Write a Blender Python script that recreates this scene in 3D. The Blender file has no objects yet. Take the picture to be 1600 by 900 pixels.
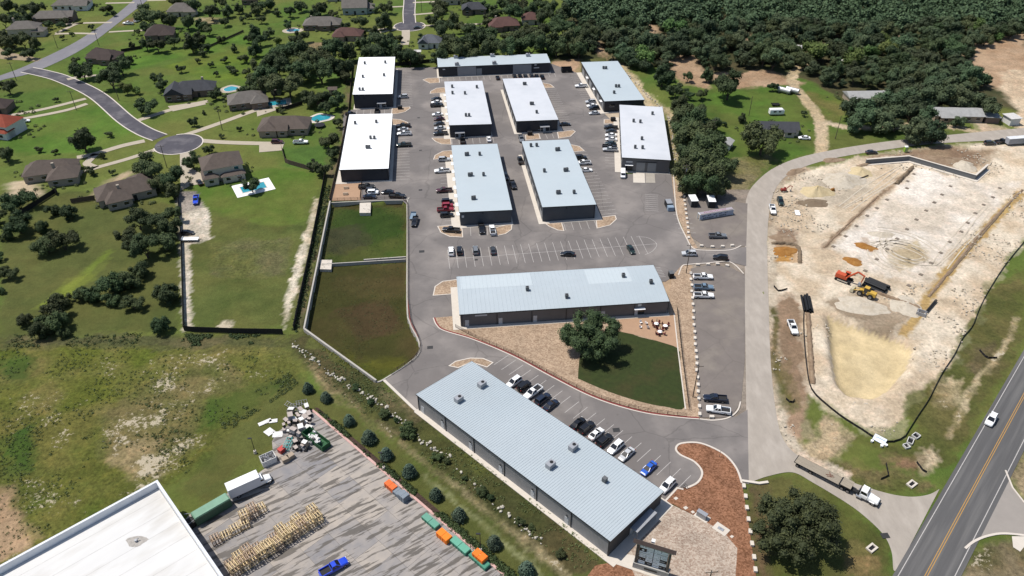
import bpy, bmesh, math, random
import numpy as np
from mathutils import Vector, Matrix
from mathutils.geometry import tessellate_polygon
random.seed(7); rng = np.random.default_rng(7)
scene = bpy.context.scene
COL = scene.collection
# ------------------------------------------------------------ camera, sky, sun, exposure
F_PX, HORIZON, CAM_H = 1200.0, -433.0, 138.0          # drone camera: focal length in photo pixels, horizon row, height in metres
PITCH = math.atan((450 - HORIZON) / F_PX)
CP, SP = math.cos(PITCH), math.sin(PITCH)
cam_data = bpy.data.cameras.new("camera"); cam = bpy.data.objects.new("camera", cam_data); COL.objects.link(cam)
cam.location = (0, 0, CAM_H); cam.rotation_euler = (math.pi/2 - PITCH, 0, 0)
cam_data.sensor_width = 36; cam_data.lens = F_PX/1600*36; cam_data.clip_end = 9000; cam_data.clip_start = 1
scene.camera = cam
SUN_EL, SHADOW_DIR = math.radians(64), math.radians(-16)
world = bpy.data.worlds.new("World"); scene.world = world; world.use_nodes = True
wn = world.node_tree.nodes; sky = wn.new("ShaderNodeTexSky"); sky.sky_type = 'NISHITA'; sky.sun_disc = False
sky.sun_elevation = SUN_EL
to_sun = Vector((-math.cos(SHADOW_DIR), -math.sin(SHADOW_DIR), 0))
sky.sun_rotation = math.atan2(to_sun.x, to_sun.y)
world.node_tree.links.new(sky.outputs[0], wn["Background"].inputs[0]); wn["Background"].inputs[1].default_value = 0.10
sun_data = bpy.data.lights.new("sun", 'SUN'); sun = bpy.data.objects.new("sun", sun_data); COL.objects.link(sun)
sun_data.energy = 4.4; sun_data.angle = math.radians(0.5); sun_data.color = (1.0, 0.95, 0.88)
sd = to_sun*math.cos(SUN_EL); sd.z = math.sin(SUN_EL)
sun.rotation_euler = sd.to_track_quat('Z', 'Y').to_euler(); sun.location = (0, 0, 300)
vs = scene.view_settings; vs.view_transform = 'Standard'; vs.look = 'None'; vs.exposure = 0.3; vs.gamma = 1.0
vs.use_curve_mapping = False
LIT = 1.8   # brightness of a sunlit flat white surface at this exposure, for turning colours into albedo

# ------------------------------------------------------------ helpers
def P(x, y, z=0.0):
    """photo pixel -> point of the place at height z (metres; x to the side, y away from the drone)"""
    dx, dy = (x-800)/F_PX, (y-450)/F_PX
    t = (CAM_H-z)/(SP+dy*CP)
    return Vector((dx*t, (CP-dy*SP)*t, z))
def PP(pts, z=0.0): return [P(a, b, z) for a, b in pts]
def head(a, b, z=0.0):
    d = P(*b, z)-P(*a, z); return math.atan2(d.y, d.x)
def px_per_m(y): return CP*(y-HORIZON)/CAM_H
def lin(c):
    c = c/255.0
    return c/12.92 if c <= .04045 else ((c+.055)/1.055)**2.4
def alb(r, g, b): return tuple(lin(v)/LIT for v in (r, g, b))
# --- materials
MATS = {}
def nodes(name):
    m = bpy.data.materials.new(name); m.use_nodes = True
    return m, m.node_tree.nodes, m.node_tree.links, m.node_tree.nodes["Principled BSDF"]
def mat(name, col, rough=.7, metal=0., var=.12, scale=.6, bump=0., bscale=8., spec=.3, coat=0., detail=6, obj_coord=True, stretch=None, second=None, sec_amt=.5, sec_scale=.2, rot=None, cracks=0.):
    """plain surface with uneven tone: base colour x noise, optional second colour in patches, optional bump"""
    if name in MATS: return MATS[name]
    m, N, L, B = nodes(name)
    B.inputs["Roughness"].default_value = rough; B.inputs["Metallic"].default_value = metal
    B.inputs["Specular IOR Level"].default_value = spec; B.inputs["Coat Weight"].default_value = coat
    tc = N.new("ShaderNodeTexCoord"); mp = N.new("ShaderNodeMapping"); L.new(tc.outputs["Object"], mp.inputs[0])
    if rot is not None: mp.vector_type = 'TEXTURE'; mp.inputs["Rotation"].default_value = (0, 0, rot)
    if stretch: mp.inputs["Scale"].default_value = stretch
    nz = N.new("ShaderNodeTexNoise"); nz.inputs["Scale"].default_value = scale; nz.inputs["Detail"].default_value = detail; nz.inputs["Roughness"].default_value = .65
    L.new(mp.outputs[0], nz.inputs["Vector"])
    mr = N.new("ShaderNodeMapRange"); mr.inputs["From Min"].default_value = .28; mr.inputs["From Max"].default_value = .72
    mr.inputs["To Min"].default_value = 1-var; mr.inputs["To Max"].default_value = 1+var; L.new(nz.outputs[0], mr.inputs[0])
    base = N.new("ShaderNodeRGB"); base.outputs[0].default_value = (*col, 1); src = base.outputs[0]
    if second:
        n2 = N.new("ShaderNodeTexNoise"); n2.inputs["Scale"].default_value = sec_scale; n2.inputs["Detail"].default_value = 5; L.new(mp.outputs[0], n2.inputs["Vector"])
        r2 = N.new("ShaderNodeMapRange"); r2.inputs["From Min"].default_value = .48; r2.inputs["From Max"].default_value = .66; r2.inputs["To Max"].default_value = sec_amt; L.new(n2.outputs[0], r2.inputs[0])
        mx = N.new("ShaderNodeMix"); mx.data_type = 'RGBA'; L.new(r2.outputs[0], mx.inputs[0]); L.new(src, mx.inputs[6]); mx.inputs[7].default_value = (*second, 1); src = mx.outputs[2]
    mu = N.new("ShaderNodeVectorMath"); mu.operation = 'SCALE'; L.new(src, mu.inputs[0]); L.new(mr.outputs[0], mu.inputs["Scale"])
    out_c = mu.outputs[0]
    if cracks:                                        # sealed cracks and drip spots of old paving
        wn_ = N.new("ShaderNodeTexNoise"); wn_.inputs["Scale"].default_value = .25; wn_.inputs["Detail"].default_value = 4; L.new(mp.outputs[0], wn_.inputs["Vector"])
        ds = N.new("ShaderNodeMix"); ds.data_type = 'RGBA'; ds.blend_type = 'LINEAR_LIGHT'; ds.inputs[0].default_value = .9; L.new(mp.outputs[0], ds.inputs[6]); L.new(wn_.outputs["Color"], ds.inputs[7])
        vo = N.new("ShaderNodeTexVoronoi"); vo.feature = 'DISTANCE_TO_EDGE'; vo.inputs["Scale"].default_value = .055; L.new(ds.outputs[2], vo.inputs["Vector"])
        ln = N.new("ShaderNodeMapRange"); ln.inputs["From Min"].default_value = .002; ln.inputs["From Max"].default_value = .011; ln.inputs["To Min"].default_value = 1-cracks; ln.inputs["To Max"].default_value = 1; L.new(vo.outputs["Distance"], ln.inputs[0])
        sp = N.new("ShaderNodeTexNoise"); sp.inputs["Scale"].default_value = .45; sp.inputs["Detail"].default_value = 3; L.new(mp.outputs[0], sp.inputs["Vector"])
        sr = N.new("ShaderNodeMapRange"); sr.inputs["From Min"].default_value = .64; sr.inputs["From Max"].default_value = .74; sr.inputs["To Min"].default_value = 1; sr.inputs["To Max"].default_value = 1-cracks*.8; L.new(sp.outputs[0], sr.inputs[0])
        pr = N.new("ShaderNodeMath"); pr.operation = 'MULTIPLY'; L.new(ln.outputs[0], pr.inputs[0]); L.new(sr.outputs[0], pr.inputs[1])
        m2 = N.new("ShaderNodeVectorMath"); m2.operation = 'SCALE'; L.new(out_c, m2.inputs[0]); L.new(pr.outputs[0], m2.inputs["Scale"]); out_c = m2.outputs[0]
    L.new(out_c, B.inputs["Base Color"])
    if bump:
        nb = N.new("ShaderNodeTexNoise"); nb.inputs["Scale"].default_value = bscale; nb.inputs["Detail"].default_value = 4; L.new(mp.outputs[0], nb.inputs["Vector"])
        bp = N.new("ShaderNodeBump"); bp.inputs["Strength"].default_value = bump; bp.inputs["Distance"].default_value = .1; L.new(nb.outputs[0], bp.inputs["Height"]); L.new(bp.outputs[0], B.inputs["Normal"])
    MATS[name] = m; return m
def stones(name, c1, c2, scale, mortar=.35, bump=.6):
    """pebbles, chips or mulch: voronoi cells, each with its own tone"""
    if name in MATS: return MATS[name]
    m, N, L, B = nodes(name); B.inputs["Roughness"].default_value = .9; B.inputs["Specular IOR Level"].default_value = .2
    tc = N.new("ShaderNodeTexCoord"); vo = N.new("ShaderNodeTexVoronoi"); vo.inputs["Scale"].default_value = scale; L.new(tc.outputs["Object"], vo.inputs["Vector"])
    sx = N.new("ShaderNodeSeparateColor"); L.new(vo.outputs["Color"], sx.inputs[0])
    mx = N.new("ShaderNodeMix"); mx.data_type = 'RGBA'; L.new(sx.outputs[0], mx.inputs[0]); mx.inputs[6].default_value = (*c1, 1); mx.inputs[7].default_value = (*c2, 1)
    big = N.new("ShaderNodeTexNoise"); big.inputs["Scale"].default_value = .25; big.inputs["Detail"].default_value = 6; L.new(tc.outputs["Object"], big.inputs["Vector"])
    mr = N.new("ShaderNodeMapRange"); mr.inputs["From Min"].default_value = .3; mr.inputs["From Max"].default_value = .7; mr.inputs["To Min"].default_value = .82; mr.inputs["To Max"].default_value = 1.15; L.new(big.outputs[0], mr.inputs[0])
    mu = N.new("ShaderNodeVectorMath"); mu.operation = 'SCALE'; L.new(mx.outputs[2], mu.inputs[0]); L.new(mr.outputs[0], mu.inputs["Scale"]); L.new(mu.outputs[0], B.inputs["Base Color"])
    bp = N.new("ShaderNodeBump"); bp.inputs["Strength"].default_value = bump; bp.inputs["Distance"].default_value = .08; bp.invert = True; L.new(vo.outputs["Distance"], bp.inputs["Height"]); L.new(bp.outputs[0], B.inputs["Normal"])
    MATS[name] = m; return m
def ribbed(name, col, pitch, axis='X', rough=.45, metal=0., depth=.5, dirt=.1):
    """ribbed metal sheet: fine relief every `pitch` metres along a local axis"""
    if name in MATS: return MATS[name]
    m, N, L, B = nodes(name); B.inputs["Roughness"].default_value = rough; B.inputs["Metallic"].default_value = metal; B.inputs["Specular IOR Level"].default_value = .3
    tc = N.new("ShaderNodeTexCoord")
    nz = N.new("ShaderNodeTexNoise"); nz.inputs["Scale"].default_value = .35; nz.inputs["Detail"].default_value = 7; L.new(tc.outputs["Object"], nz.inputs["Vector"])
    mr = N.new("ShaderNodeMapRange"); mr.inputs["From Min"].default_value = .3; mr.inputs["From Max"].default_value = .7; mr.inputs["To Min"].default_value = 1-dirt; mr.inputs["To Max"].default_value = 1+dirt*.6; L.new(nz.outputs[0], mr.inputs[0])
    c = N.new("ShaderNodeRGB"); c.outputs[0].default_value = (*col, 1)
    mu = N.new("ShaderNodeVectorMath"); mu.operation = 'SCALE'; L.new(c.outputs[0], mu.inputs[0]); L.new(mr.outputs[0], mu.inputs["Scale"]); L.new(mu.outputs[0], B.inputs["Base Color"])
    sp = N.new("ShaderNodeSeparateXYZ"); L.new(tc.outputs["Object"], sp.inputs[0])
    add = N.new("ShaderNodeMath"); add.operation = 'ADD'
    if axis == 'XY': L.new(sp.outputs[0], add.inputs[0]); L.new(sp.outputs[1], add.inputs[1])
    else: L.new(sp.outputs['XYZ'.index(axis)], add.inputs[0]); add.inputs[1].default_value = 0
    k = N.new("ShaderNodeMath"); k.operation = 'MULTIPLY'; L.new(add.outputs[0], k.inputs[0]); k.inputs[1].default_value = 1/pitch
    fr = N.new("ShaderNodeMath"); fr.operation = 'FRACT'; L.new(k.outputs[0], fr.inputs[0])
    pp = N.new("ShaderNodeMath"); pp.operation = 'PINGPONG'; L.new(fr.outputs[0], pp.inputs[0]); pp.inputs[1].default_value = .5
    bp = N.new("ShaderNodeBump"); bp.inputs["Strength"].default_value = depth; bp.inputs["Distance"].default_value = .06; L.new(pp.outputs[0], bp.inputs["Height"]); L.new(bp.outputs[0], B.inputs["Normal"])
    MATS[name] = m; return m
def objcolor(name, rough=.3, metal=0., coat=.4, var=.0):
    """paint whose colour each object carries itself (object colour)"""
    if name in MATS: return MATS[name]
    m, N, L, B = nodes(name); oi = N.new("ShaderNodeObjectInfo")
    tc = N.new("ShaderNodeTexCoord"); nz = N.new("ShaderNodeTexNoise"); nz.inputs["Scale"].default_value = 1.3; nz.inputs["Detail"].default_value = 6; L.new(tc.outputs["Object"], nz.inputs["Vector"])
    mr = N.new("ShaderNodeMapRange"); mr.inputs["From Min"].default_value = .3; mr.inputs["From Max"].default_value = .7; mr.inputs["To Min"].default_value = 1-var; mr.inputs["To Max"].default_value = 1+var; L.new(nz.outputs[0], mr.inputs[0])
    mu = N.new("ShaderNodeVectorMath"); mu.operation = 'SCALE'; L.new(oi.outputs["Color"], mu.inputs[0]); L.new(mr.outputs[0], mu.inputs["Scale"]); L.new(mu.outputs[0], B.inputs["Base Color"])
    B.inputs["Roughness"].default_value = rough; B.inputs["Metallic"].default_value = metal; B.inputs["Coat Weight"].default_value = coat; B.inputs["Coat Roughness"].default_value = .12
    MATS[name] = m; return m
# --- mesh builder
class MB:
    def __init__(s): s.v = []; s.f = []
    def box(s, c, size, rz=0., taper=1.):
        x, y, z = (k/2 for k in size); ca, sa = math.cos(rz), math.sin(rz); n = len(s.v)
        for dz in (-1, 1):
            t = taper if dz > 0 else 1
            for dx, dy in ((-1, -1), (1, -1), (1, 1), (-1, 1)):
                a, b = dx*x*t, dy*y*t; s.v.append((c[0]+ca*a-sa*b, c[1]+sa*a+ca*b, c[2]+dz*z))
        s.f += [tuple(n+i for i in q) for q in ((3, 2, 1, 0), (4, 5, 6, 7), (0, 1, 5, 4), (1, 2, 6, 5), (2, 3, 7, 6), (3, 0, 4, 7))]; return s
    def poly(s, pts, z0, z1=None):
        """flat polygon at z0 (or prism z0..z1)"""
        pts = [(p[0], p[1]) for p in pts]
        A = sum(pts[i][0]*pts[(i+1) % len(pts)][1]-pts[(i+1) % len(pts)][0]*pts[i][1] for i in range(len(pts)))
        if A < 0: pts = pts[::-1]
        top = z0 if z1 is None else z1; n = len(s.v); m = len(pts)
        s.v += [(a, b, top) for a, b in pts]
        for t in tessellate_polygon([[Vector((a, b, 0)) for a, b in pts]]):
            a, b, c = (Vector((*pts[i], 0)) for i in t); t = t if (b-a).cross(c-a).z > 0 else t[::-1]
            s.f.append(tuple(n+i for i in t))
        if z1 is not None:
            s.v += [(a, b, z0) for a, b in pts]
            for i in range(m): j = (i+1) % m; s.f.append((n+m+i, n+m+j, n+j, n+i))
        return s
    def quad(s, a, b, c, d):
        n = len(s.v); s.v += [tuple(a), tuple(b), tuple(c), tuple(d)]; s.f.append((n, n+1, n+2, n+3)); return s
    def tri(s, a, b, c):
        n = len(s.v); s.v += [tuple(a), tuple(b), tuple(c)]; s.f.append((n, n+1, n+2)); return s
    def tube(s, a, b, r0, r1=None, n=8, cap=True):
        a, b = Vector(a), Vector(b); r1 = r0 if r1 is None else r1; d = (b-a).normalized()
        u = d.orthogonal().normalized(); w = d.cross(u); k = len(s.v)
        for p, r in ((a, r0), (b, r1)):
            for i in range(n): t = 2*math.pi*i/n; s.v.append(tuple(p+(u*math.cos(t)+w*math.sin(t))*r))
        for i in range(n): j = (i+1) % n; s.f.append((k+i, k+j, k+n+j, k+n+i))
        if cap: s.f.append(tuple(k+i for i in range(n))[::-1]); s.f.append(tuple(k+n+i for i in range(n)))
        return s
    def ribbon(s, pts, w, z0, z1, closed=False, off=0.):
        """strip of width w along a polyline, from z0 to z1 (kerb, wall, painted line)"""
        q = [Vector((p[0], p[1])) for p in pts]; m = len(q); L_, R_ = [], []
        for i in range(m):
            a = q[(i-1) % m] if (closed or i > 0) else None; b = q[(i+1) % m] if (closed or i < m-1) else None
            d1 = (q[i]-a).normalized() if a is not None and (q[i]-a).length > 1e-6 else None
            d2 = (b-q[i]).normalized() if b is not None and (b-q[i]).length > 1e-6 else None
            d = ((d1 or d2)+(d2 or d1)); d = d.normalized() if d.length > 1e-6 else (d1 or d2)
            nrm = Vector((-d.y, d.x)); k = 1/max(.5, abs(nrm.dot(Vector((-(d1 or d2).y, (d1 or d2).x)))))
            L_.append(q[i]+nrm*(off+w/2)*k); R_.append(q[i]+nrm*(off-w/2)*k)
        n = len(s.v)
        for a, b in zip(L_, R_): s.v += [(a.x, a.y, z1), (b.x, b.y, z1), (a.x, a.y, z0), (b.x, b.y, z0)]
        for i in range(m if closed else m-1):
            a, b = n+4*i, n+4*((i+1) % m)
            s.f.append((a, a+1, b+1, b))
            if z1-z0 > .006: s.f += [(a+2, a, b, b+2), (a+1, a+3, b+3, b+1)]
        if not closed and z1-z0 > .006: s.f += [(n, n+2, n+3, n+1), (n+4*(m-1)+1, n+4*(m-1)+3, n+4*(m-1)+2, n+4*(m-1))]
        return s
    def mesh(s, name, m, smooth=False):
        me = bpy.data.meshes.new(name); me.from_pydata([tuple(v) for v in s.v], [], s.f); me.validate()
        if m: me.materials.append(m)
        if smooth:
            for p in me.polygons: p.use_smooth = True
        return me
    def obj(s, name, m, parent=None, loc=None, rz=None, smooth=False, **k):
        return add(name, s.mesh(name, m, smooth), parent, loc, rz, **k)
def add(name, me, parent=None, loc=None, rz=None, label=None, cat=None, group=None, kind=None, color=None):
    o = bpy.data.objects.new(name, me); COL.objects.link(o)
    if parent: o.parent = parent
    if loc is not None: o.location = loc
    if rz is not None: o.rotation_euler = (0, 0, rz)
    if color: o.color = (*color, 1)
    tag(o, label, cat, group, kind); return o
def tag(o, label=None, cat=None, group=None, kind=None):
    if label: o["label"] = label
    if cat: o["category"] = cat
    if group: o["group"] = group
    if kind: o["kind"] = kind
    return o
def thing(name, label, cat, loc=(0, 0, 0), rz=0., group=None, scale=None):
    o = add(name, None, None, loc, rz, label, cat, group)
    if scale: o.scale = (scale,)*3 if not hasattr(scale, '__len__') else scale
    return o
def copy_tree(o, parent=None):
    c = o.copy(); COL.objects.link(c); c.parent = parent
    for ch in KIDS.get(o.name, ()): copy_tree(ch, c)
    return c
KIDS = {}
def proto(root):
    """remember a thing's parts so that copies take them along"""
    for ch in root.children:
        KIDS.setdefault(root.name, []).append(ch); proto(ch)
    return root
ORD = ["first", "second", "third", "fourth", "fifth", "sixth", "seventh", "eighth", "ninth", "tenth", "eleventh", "twelfth", "thirteenth", "fourteenth", "fifteenth", "sixteenth", "seventeenth", "eighteenth", "nineteenth", "twentieth"]
def ordn(i): return ORD[i] if i < 20 else str(i+1)+"th"
def smooth_line(pts, k=6):
    """Catmull-Rom through the points"""
    q = [Vector((p[0], p[1], 0)) for p in pts]; out = []
    for i in range(len(q)-1):
        a, b, c, d = q[max(i-1, 0)], q[i], q[i+1], q[min(i+2, len(q)-1)]
        for j in range(k):
            t = j/k; out.append(.5*((2*b)+(c-a)*t+(2*a-5*b+4*c-d)*t*t+(3*b-a-3*c+d)*t**3))
    return out+[q[-1]]
def resample(pts, step):
    q = [Vector((p[0], p[1], 0)) for p in pts]; out = [q[0]]; left = step
    for a, b in zip(q, q[1:]):
        L_ = (b-a).length; t = left
        while t <= L_: out.append(a+(b-a)*(t/L_)); t += step
        left = t-L_
    return out
def rough_edge(pts, step=1.2, amp=.5):
    """closed outline with an uneven natural edge"""
    q = resample(list(pts)+[pts[0]], step); return [Vector((p.x+random.uniform(-amp, amp), p.y+random.uniform(-amp, amp), 0)) for p in q[:-1]]
# ------------------------------------------------------------ terrain
xs = np.concatenate([[-4000, -1500, -700], np.arange(-480, -150, 2.0), np.arange(-150, 215, .8), np.arange(215, 481, 2.0), [700, 1500, 4000]])
ys = np.concatenate([[-600, -100, 20], np.arange(55, 235, .8), np.arange(235, 400, 1.3), np.arange(400, 620, 2.2), [800, 1500, 5000]])
GX, GY = np.meshgrid(xs, ys)
def vnoise(x, y, s, seed):
    """smooth value noise in 0..1"""
    r = np.random.default_rng(seed).random((257, 257)); u, v = x/s+1000, y/s+1000
    i, j = np.floor(u).astype(int), np.floor(v).astype(int); fu, fv = u-i, v-j; fu, fv = fu*fu*(3-2*fu), fv*fv*(3-2*fv)
    a, b, c, d = r[i % 257, j % 257], r[(i+1) % 257, j % 257], r[i % 257, (j+1) % 257], r[(i+1) % 257, (j+1) % 257]
    return (a*(1-fu)+b*fu)*(1-fv)+(c*(1-fu)+d*fu)*fv
def fbm(x, y, s, seed, o=4):
    t, a, n = 0, .5, 0
    for k in range(o): t = t+a*vnoise(x, y, s/2**k, seed+k); n += a; a *= .55
    return t/n
def inside(poly, x, y):
    m = np.zeros(x.shape, bool)
    px, py = np.array([p[0] for p in poly]), np.array([p[1] for p in poly])
    bb = (x > px.min()) & (x < px.max()) & (y > py.min()) & (y < py.max()); xx, yy = x[bb], y[bb]; r = np.zeros(xx.shape, bool); j = len(px)-1
    for i in range(len(px)):
        if py[i] != py[j]: r ^= ((py[i] > yy) != (py[j] > yy)) & (xx < (px[j]-px[i])*(yy-py[i])/(py[j]-py[i])+px[i])
        j = i
    m[bb] = r; return m
WARPS = [(GX+(fbm(GX, GY, 8, 11+k*7, 4)-.5)*9, GY+(fbm(GX, GY, 8, 21+k*7, 4)-.5)*9) for k in range(3)]
WARPS_S = [(GX+(fbm(GX, GY, 3, 13+k*7, 3)-.5)*3, GY+(fbm(GX, GY, 3, 23+k*7, 3)-.5)*3) for k in range(2)]
n_big, n_mid, n_fine = fbm(GX, GY, 45, 31), fbm(GX, GY, 12, 41), fbm(GX, GY, 3.0, 51, 3)
COLR = np.zeros(GX.shape+(3,)); ROCK = np.zeros(GX.shape); ZT = np.full(GX.shape, -.05)-.05*n_mid
def paint(px, c1, c2=None, rock=0., warp=True, noise=None, world_pts=None, amt=1., thr=(.35, .65)):
    """colour of the ground itself inside an outline: two natural tones mixed by noise, and how stony it is"""
    poly = world_pts or PP(px)
    wl_ = WARPS_S if warp == 's' else WARPS
    w = sum(inside(poly, a, b).astype(np.float32) for a, b in wl_)/len(wl_) if warp else inside(poly, GX, GY).astype(np.float32)
    m = w > 0
    n = n_mid if noise is None else noise; t = np.clip((n-thr[0])/(thr[1]-thr[0]), 0, 1)[..., None]
    c1 = np.array(alb(*c1)); c2 = np.array(alb(*c2)) if c2 else c1
    col = c1*(1-t)+c2*t
    k = (w[m]*amt)[:, None]; COLR[m] = COLR[m]*(1-k)+col[m]*k; ROCK[m] = ROCK[m]*(1-w[m])+rock*w[m]
    return m
def strip(px, w, c1, c2=None, rock=0., warp=True, amt=1.):
    warp = 's' if warp else False; q = smooth_line(PP(px)); L_, R_ = [], []
    for i, p in enumerate(q):
        d = (q[min(i+1, len(q)-1)]-q[max(i-1, 0)]); d.normalize(); n = Vector((-d.y, d.x, 0)); L_.append(p+n*w/2); R_.append(p-n*w/2)
    return paint(None, c1, c2, rock, warp, world_pts=L_+R_[::-1], amt=amt)
paint([], (0, 0, 0), world_pts=[(-9999, -9999), (9999, -9999), (9999, 9999), (-9999, 9999)])
everywhere = [(-9999, -9999), (9999, -9999), (9999, 9999), (-9999, 9999)]
paint(None, (88, 118, 50), (108, 124, 60), 0, world_pts=everywhere, noise=n_big)                        # suburban lawns
# lawns of different lots, top of the picture
paint([(30, 190), (180, 160), (240, 215), (150, 240), (20, 240), (-10, 210)], (96, 132, 52), (82, 118, 44))
paint([(50, 112), (210, 65), (235, 45), (300, 60), (390, 55), (400, 75), (300, 85), (200, 110), (110, 125)], (80, 116, 44), (98, 136, 52))
paint([(250, 105), (330, 85), (400, 70), (420, 110), (380, 130), (300, 120)], (104, 130, 48), (88, 118, 46))
paint([(430, 5), (500, 0), (480, 30), (430, 40), (410, 40)], (84, 122, 48))
paint([(480, 115), (545, 105), (548, 145), (510, 150), (485, 135)], (92, 128, 58))
paint([(440, 230), (505, 225), (525, 265), (440, 260)], (90, 126, 54), (80, 112, 50))
paint([(0, 300), (60, 290), (280, 320), (282, 515), (0, 530)], (98, 108, 58), (84, 98, 50), noise=n_big)  # wide mown field with cedars
paint([(60, 480), (165, 390), (175, 392), (95, 480)], (140, 162, 62), (118, 142, 56), amt=.75)
paint([(290, 300), (500, 265), (490, 330), (455, 515), (292, 515)], (98, 112, 58), (82, 98, 48), .05)
paint([(300, 285), (430, 262), (500, 270), (480, 350), (420, 350), (310, 330)], (88, 120, 46), (100, 122, 54))
paint([(330, 380), (450, 370), (440, 430), (330, 430)], (112, 110, 74), (98, 108, 58), .22)
# rough meadow
paint([(-40, 530), (300, 530), (430, 530), (470, 590), (400, 640), (330, 720), (250, 760), (0, 900), (-200, 960), (-240, 600)], (82, 100, 38), (116, 114, 58), .36, noise=fbm(GX, GY, 14, 61))
paint([(-40, 545), (420, 540), (440, 560), (300, 600), (100, 640), (-40, 650)], (92, 108, 40), (128, 120, 70), .33, noise=fbm(GX, GY, 10, 65), amt=.8)
paint([(150, 640), (330, 560), (400, 600), (300, 700), (215, 750), (170, 720)], (130, 120, 78), (98, 104, 54), .5)
paint([(195, 695), (250, 690), (262, 735), (215, 755), (180, 725)], (165, 148, 110), (120, 112, 70), .72)
for q in ([(330, 620), (450, 580), (470, 600), (400, 640), (310, 690)], [(0, 690), (60, 660), (50, 740), (0, 745)], [(0, 560), (60, 555), (40, 590), (0, 595)]):
    paint(q, (62, 92, 38), (78, 104, 42), .02)
paint([(-60, 760), (10, 762), (55, 850), (-40, 900), (-120, 880)], (186, 158, 126), (170, 142, 110), .15)
paint([(0, 525), (290, 523), (440, 528), (455, 545), (300, 545), (0, 540)], (88, 92, 58), (110, 104, 72), .2)
# mown strip beside the yard, ditch and bank
paint([(395, 640), (470, 590), (900, 905), (780, 905), (490, 640), (420, 700), (330, 790), (270, 760)], (98, 106, 56), (84, 98, 48), .03)
paint([(445, 530), (475, 520), (600, 600), (650, 640), (955, 870), (930, 905), (880, 905), (560, 640), (470, 575)], (92, 86, 56), (72, 80, 44), .16)
paint([(472, 560), (500, 585), (560, 640), (620, 680), (612, 686), (545, 640), (490, 592)], (160, 142, 108), (120, 110, 76), .5)
strip([(620, 690), (690, 740), (760, 800), (840, 860), (890, 905)], 1.6, (160, 148, 112), (120, 116, 76), .5)
strip([(660, 740), (760, 825), (850, 900)], .9, (150, 152, 108), (128, 132, 88), .1)
paint([(600, 596), (645, 637), (660, 655), (640, 660), (590, 605)], (110, 100, 72), (130, 118, 88), .35)
# lane between the two fences
paint([(556, 95), (548, 175), (515, 316), (475, 520), (455, 520), (500, 318), (535, 180), (550, 95)], (120, 108, 82), (80, 92, 52), .1)
# pond floor
POND = [(515, 317), (628, 313), (635, 320), (635, 470), (640, 503), (652, 527), (655, 545), (645, 560), (588, 596), (475, 516)]
paint(POND, (72, 72, 36), (88, 78, 47), 0, warp=False)
paint([(515, 320), (632, 318), (632, 402), (505, 410)], (48, 74, 27), (62, 84, 35), 0)
paint([(508, 350), (560, 345), (575, 375), (540, 392), (505, 388)], (52, 62, 42), (70, 74, 48), 0)
paint([(595, 360), (635, 350), (635, 400), (570, 404)], (52, 82, 30), (68, 92, 36), 0)
paint([(520, 480), (600, 460), (630, 500), (560, 530)], (84, 70, 46), (70, 68, 38), .02)
paint([(490, 515), (560, 560), (640, 555), (600, 590), (580, 590)], (92, 92, 36), (72, 84, 32), 0)
pm = inside(PP(POND), GX, GY); ZT[pm] = -1.75+.25*n_mid[pm]
# woodland floor, dry clearings, ranch yards on the other side
paint([(860, 95), (900, 0), (860, -60), (1700, -60), (1800, 160), (1560, 170), (1400, 200), (1250, 120), (1100, 130), (1040, 105)], (92, 86, 60), (64, 74, 46), .06)
paint([(900, -60), (1190, -10), (1420, 0), (1500, -60)], (150, 132, 100), (120, 112, 80), .05)
for q in ([(930, 55), (945, 75), (950, 95), (925, 75)], [(1005, 35), (1025, 40), (1030, 75), (1010, 60)], [(1150, 40), (1165, 45), (1182, 75), (1160, 80)],
          [(1045, 88), (1085, 85), (1105, 115), (1110, 140), (1070, 130), (1040, 110)], [(1110, 115), (1200, 110), (1260, 130), (1200, 135), (1130, 140)],
          [(1500, 70), (1600, 50), (1620, 130), (1560, 140), (1510, 110)], [(1390, 55), (1410, 55), (1395, 85)], [(1450, 30), (1480, 30), (1470, 55)]):
    paint(q, (196, 168, 138), (176, 146, 116), .12)
paint([(1560, 110), (1640, 110), (1640, 215), (1575, 195), (1590, 170), (1565, 140)], (228, 208, 178), (206, 182, 152), .2)
paint([(900, 92), (950, 90), (952, 99), (915, 105), (905, 108)], (110, 108, 66), (92, 100, 56), .1)
paint([(862, 95), (905, 92), (902, 116), (866, 114)], (200, 168, 138), (190, 160, 130), .1)
paint([(1045, 140), (1120, 140), (1230, 135), (1290, 165), (1290, 225), (1200, 270), (1150, 300), (1130, 300), (1090, 200)], (88, 122, 48), (78, 104, 44))
paint([(1130, 250), (1210, 240), (1200, 262), (1170, 300), (1130, 305)], (108, 110, 60), (140, 130, 96), .3)
paint([(1255, 140), (1330, 160), (1310, 200), (1290, 200), (1260, 160)], (86, 116, 46), (120, 116, 66), .1)
paint([(1310, 205), (1470, 200), (1545, 212), (1400, 226), (1290, 235)], (82, 106, 48), (92, 112, 54))
strip([(1262, 95), (1240, 115), (1240, 130), (1258, 155), (1280, 185), (1285, 215), (1282, 245)], 5, (212, 192, 160), (196, 176, 140), .2)
strip([(1290, 190), (1320, 198), (1380, 200), (1440, 195), (1500, 200), (1540, 212)], 4.2, (214, 196, 168), (190, 172, 140), .2)
paint([(1510, 178), (1545, 195), (1590, 205), (1620, 200), (1600, 215), (1545, 214), (1530, 208)], (218, 200, 172), (206, 184, 156), .15)
paint([(950, 84), (975, 97), (1022, 155), (1050, 172), (1064, 270), (1072, 315), (1052, 302), (1046, 230), (1036, 172), (1005, 168), (965, 100)], (206, 188, 150), (150, 136, 98), .5)   # rock cut behind the east warehouses
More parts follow.
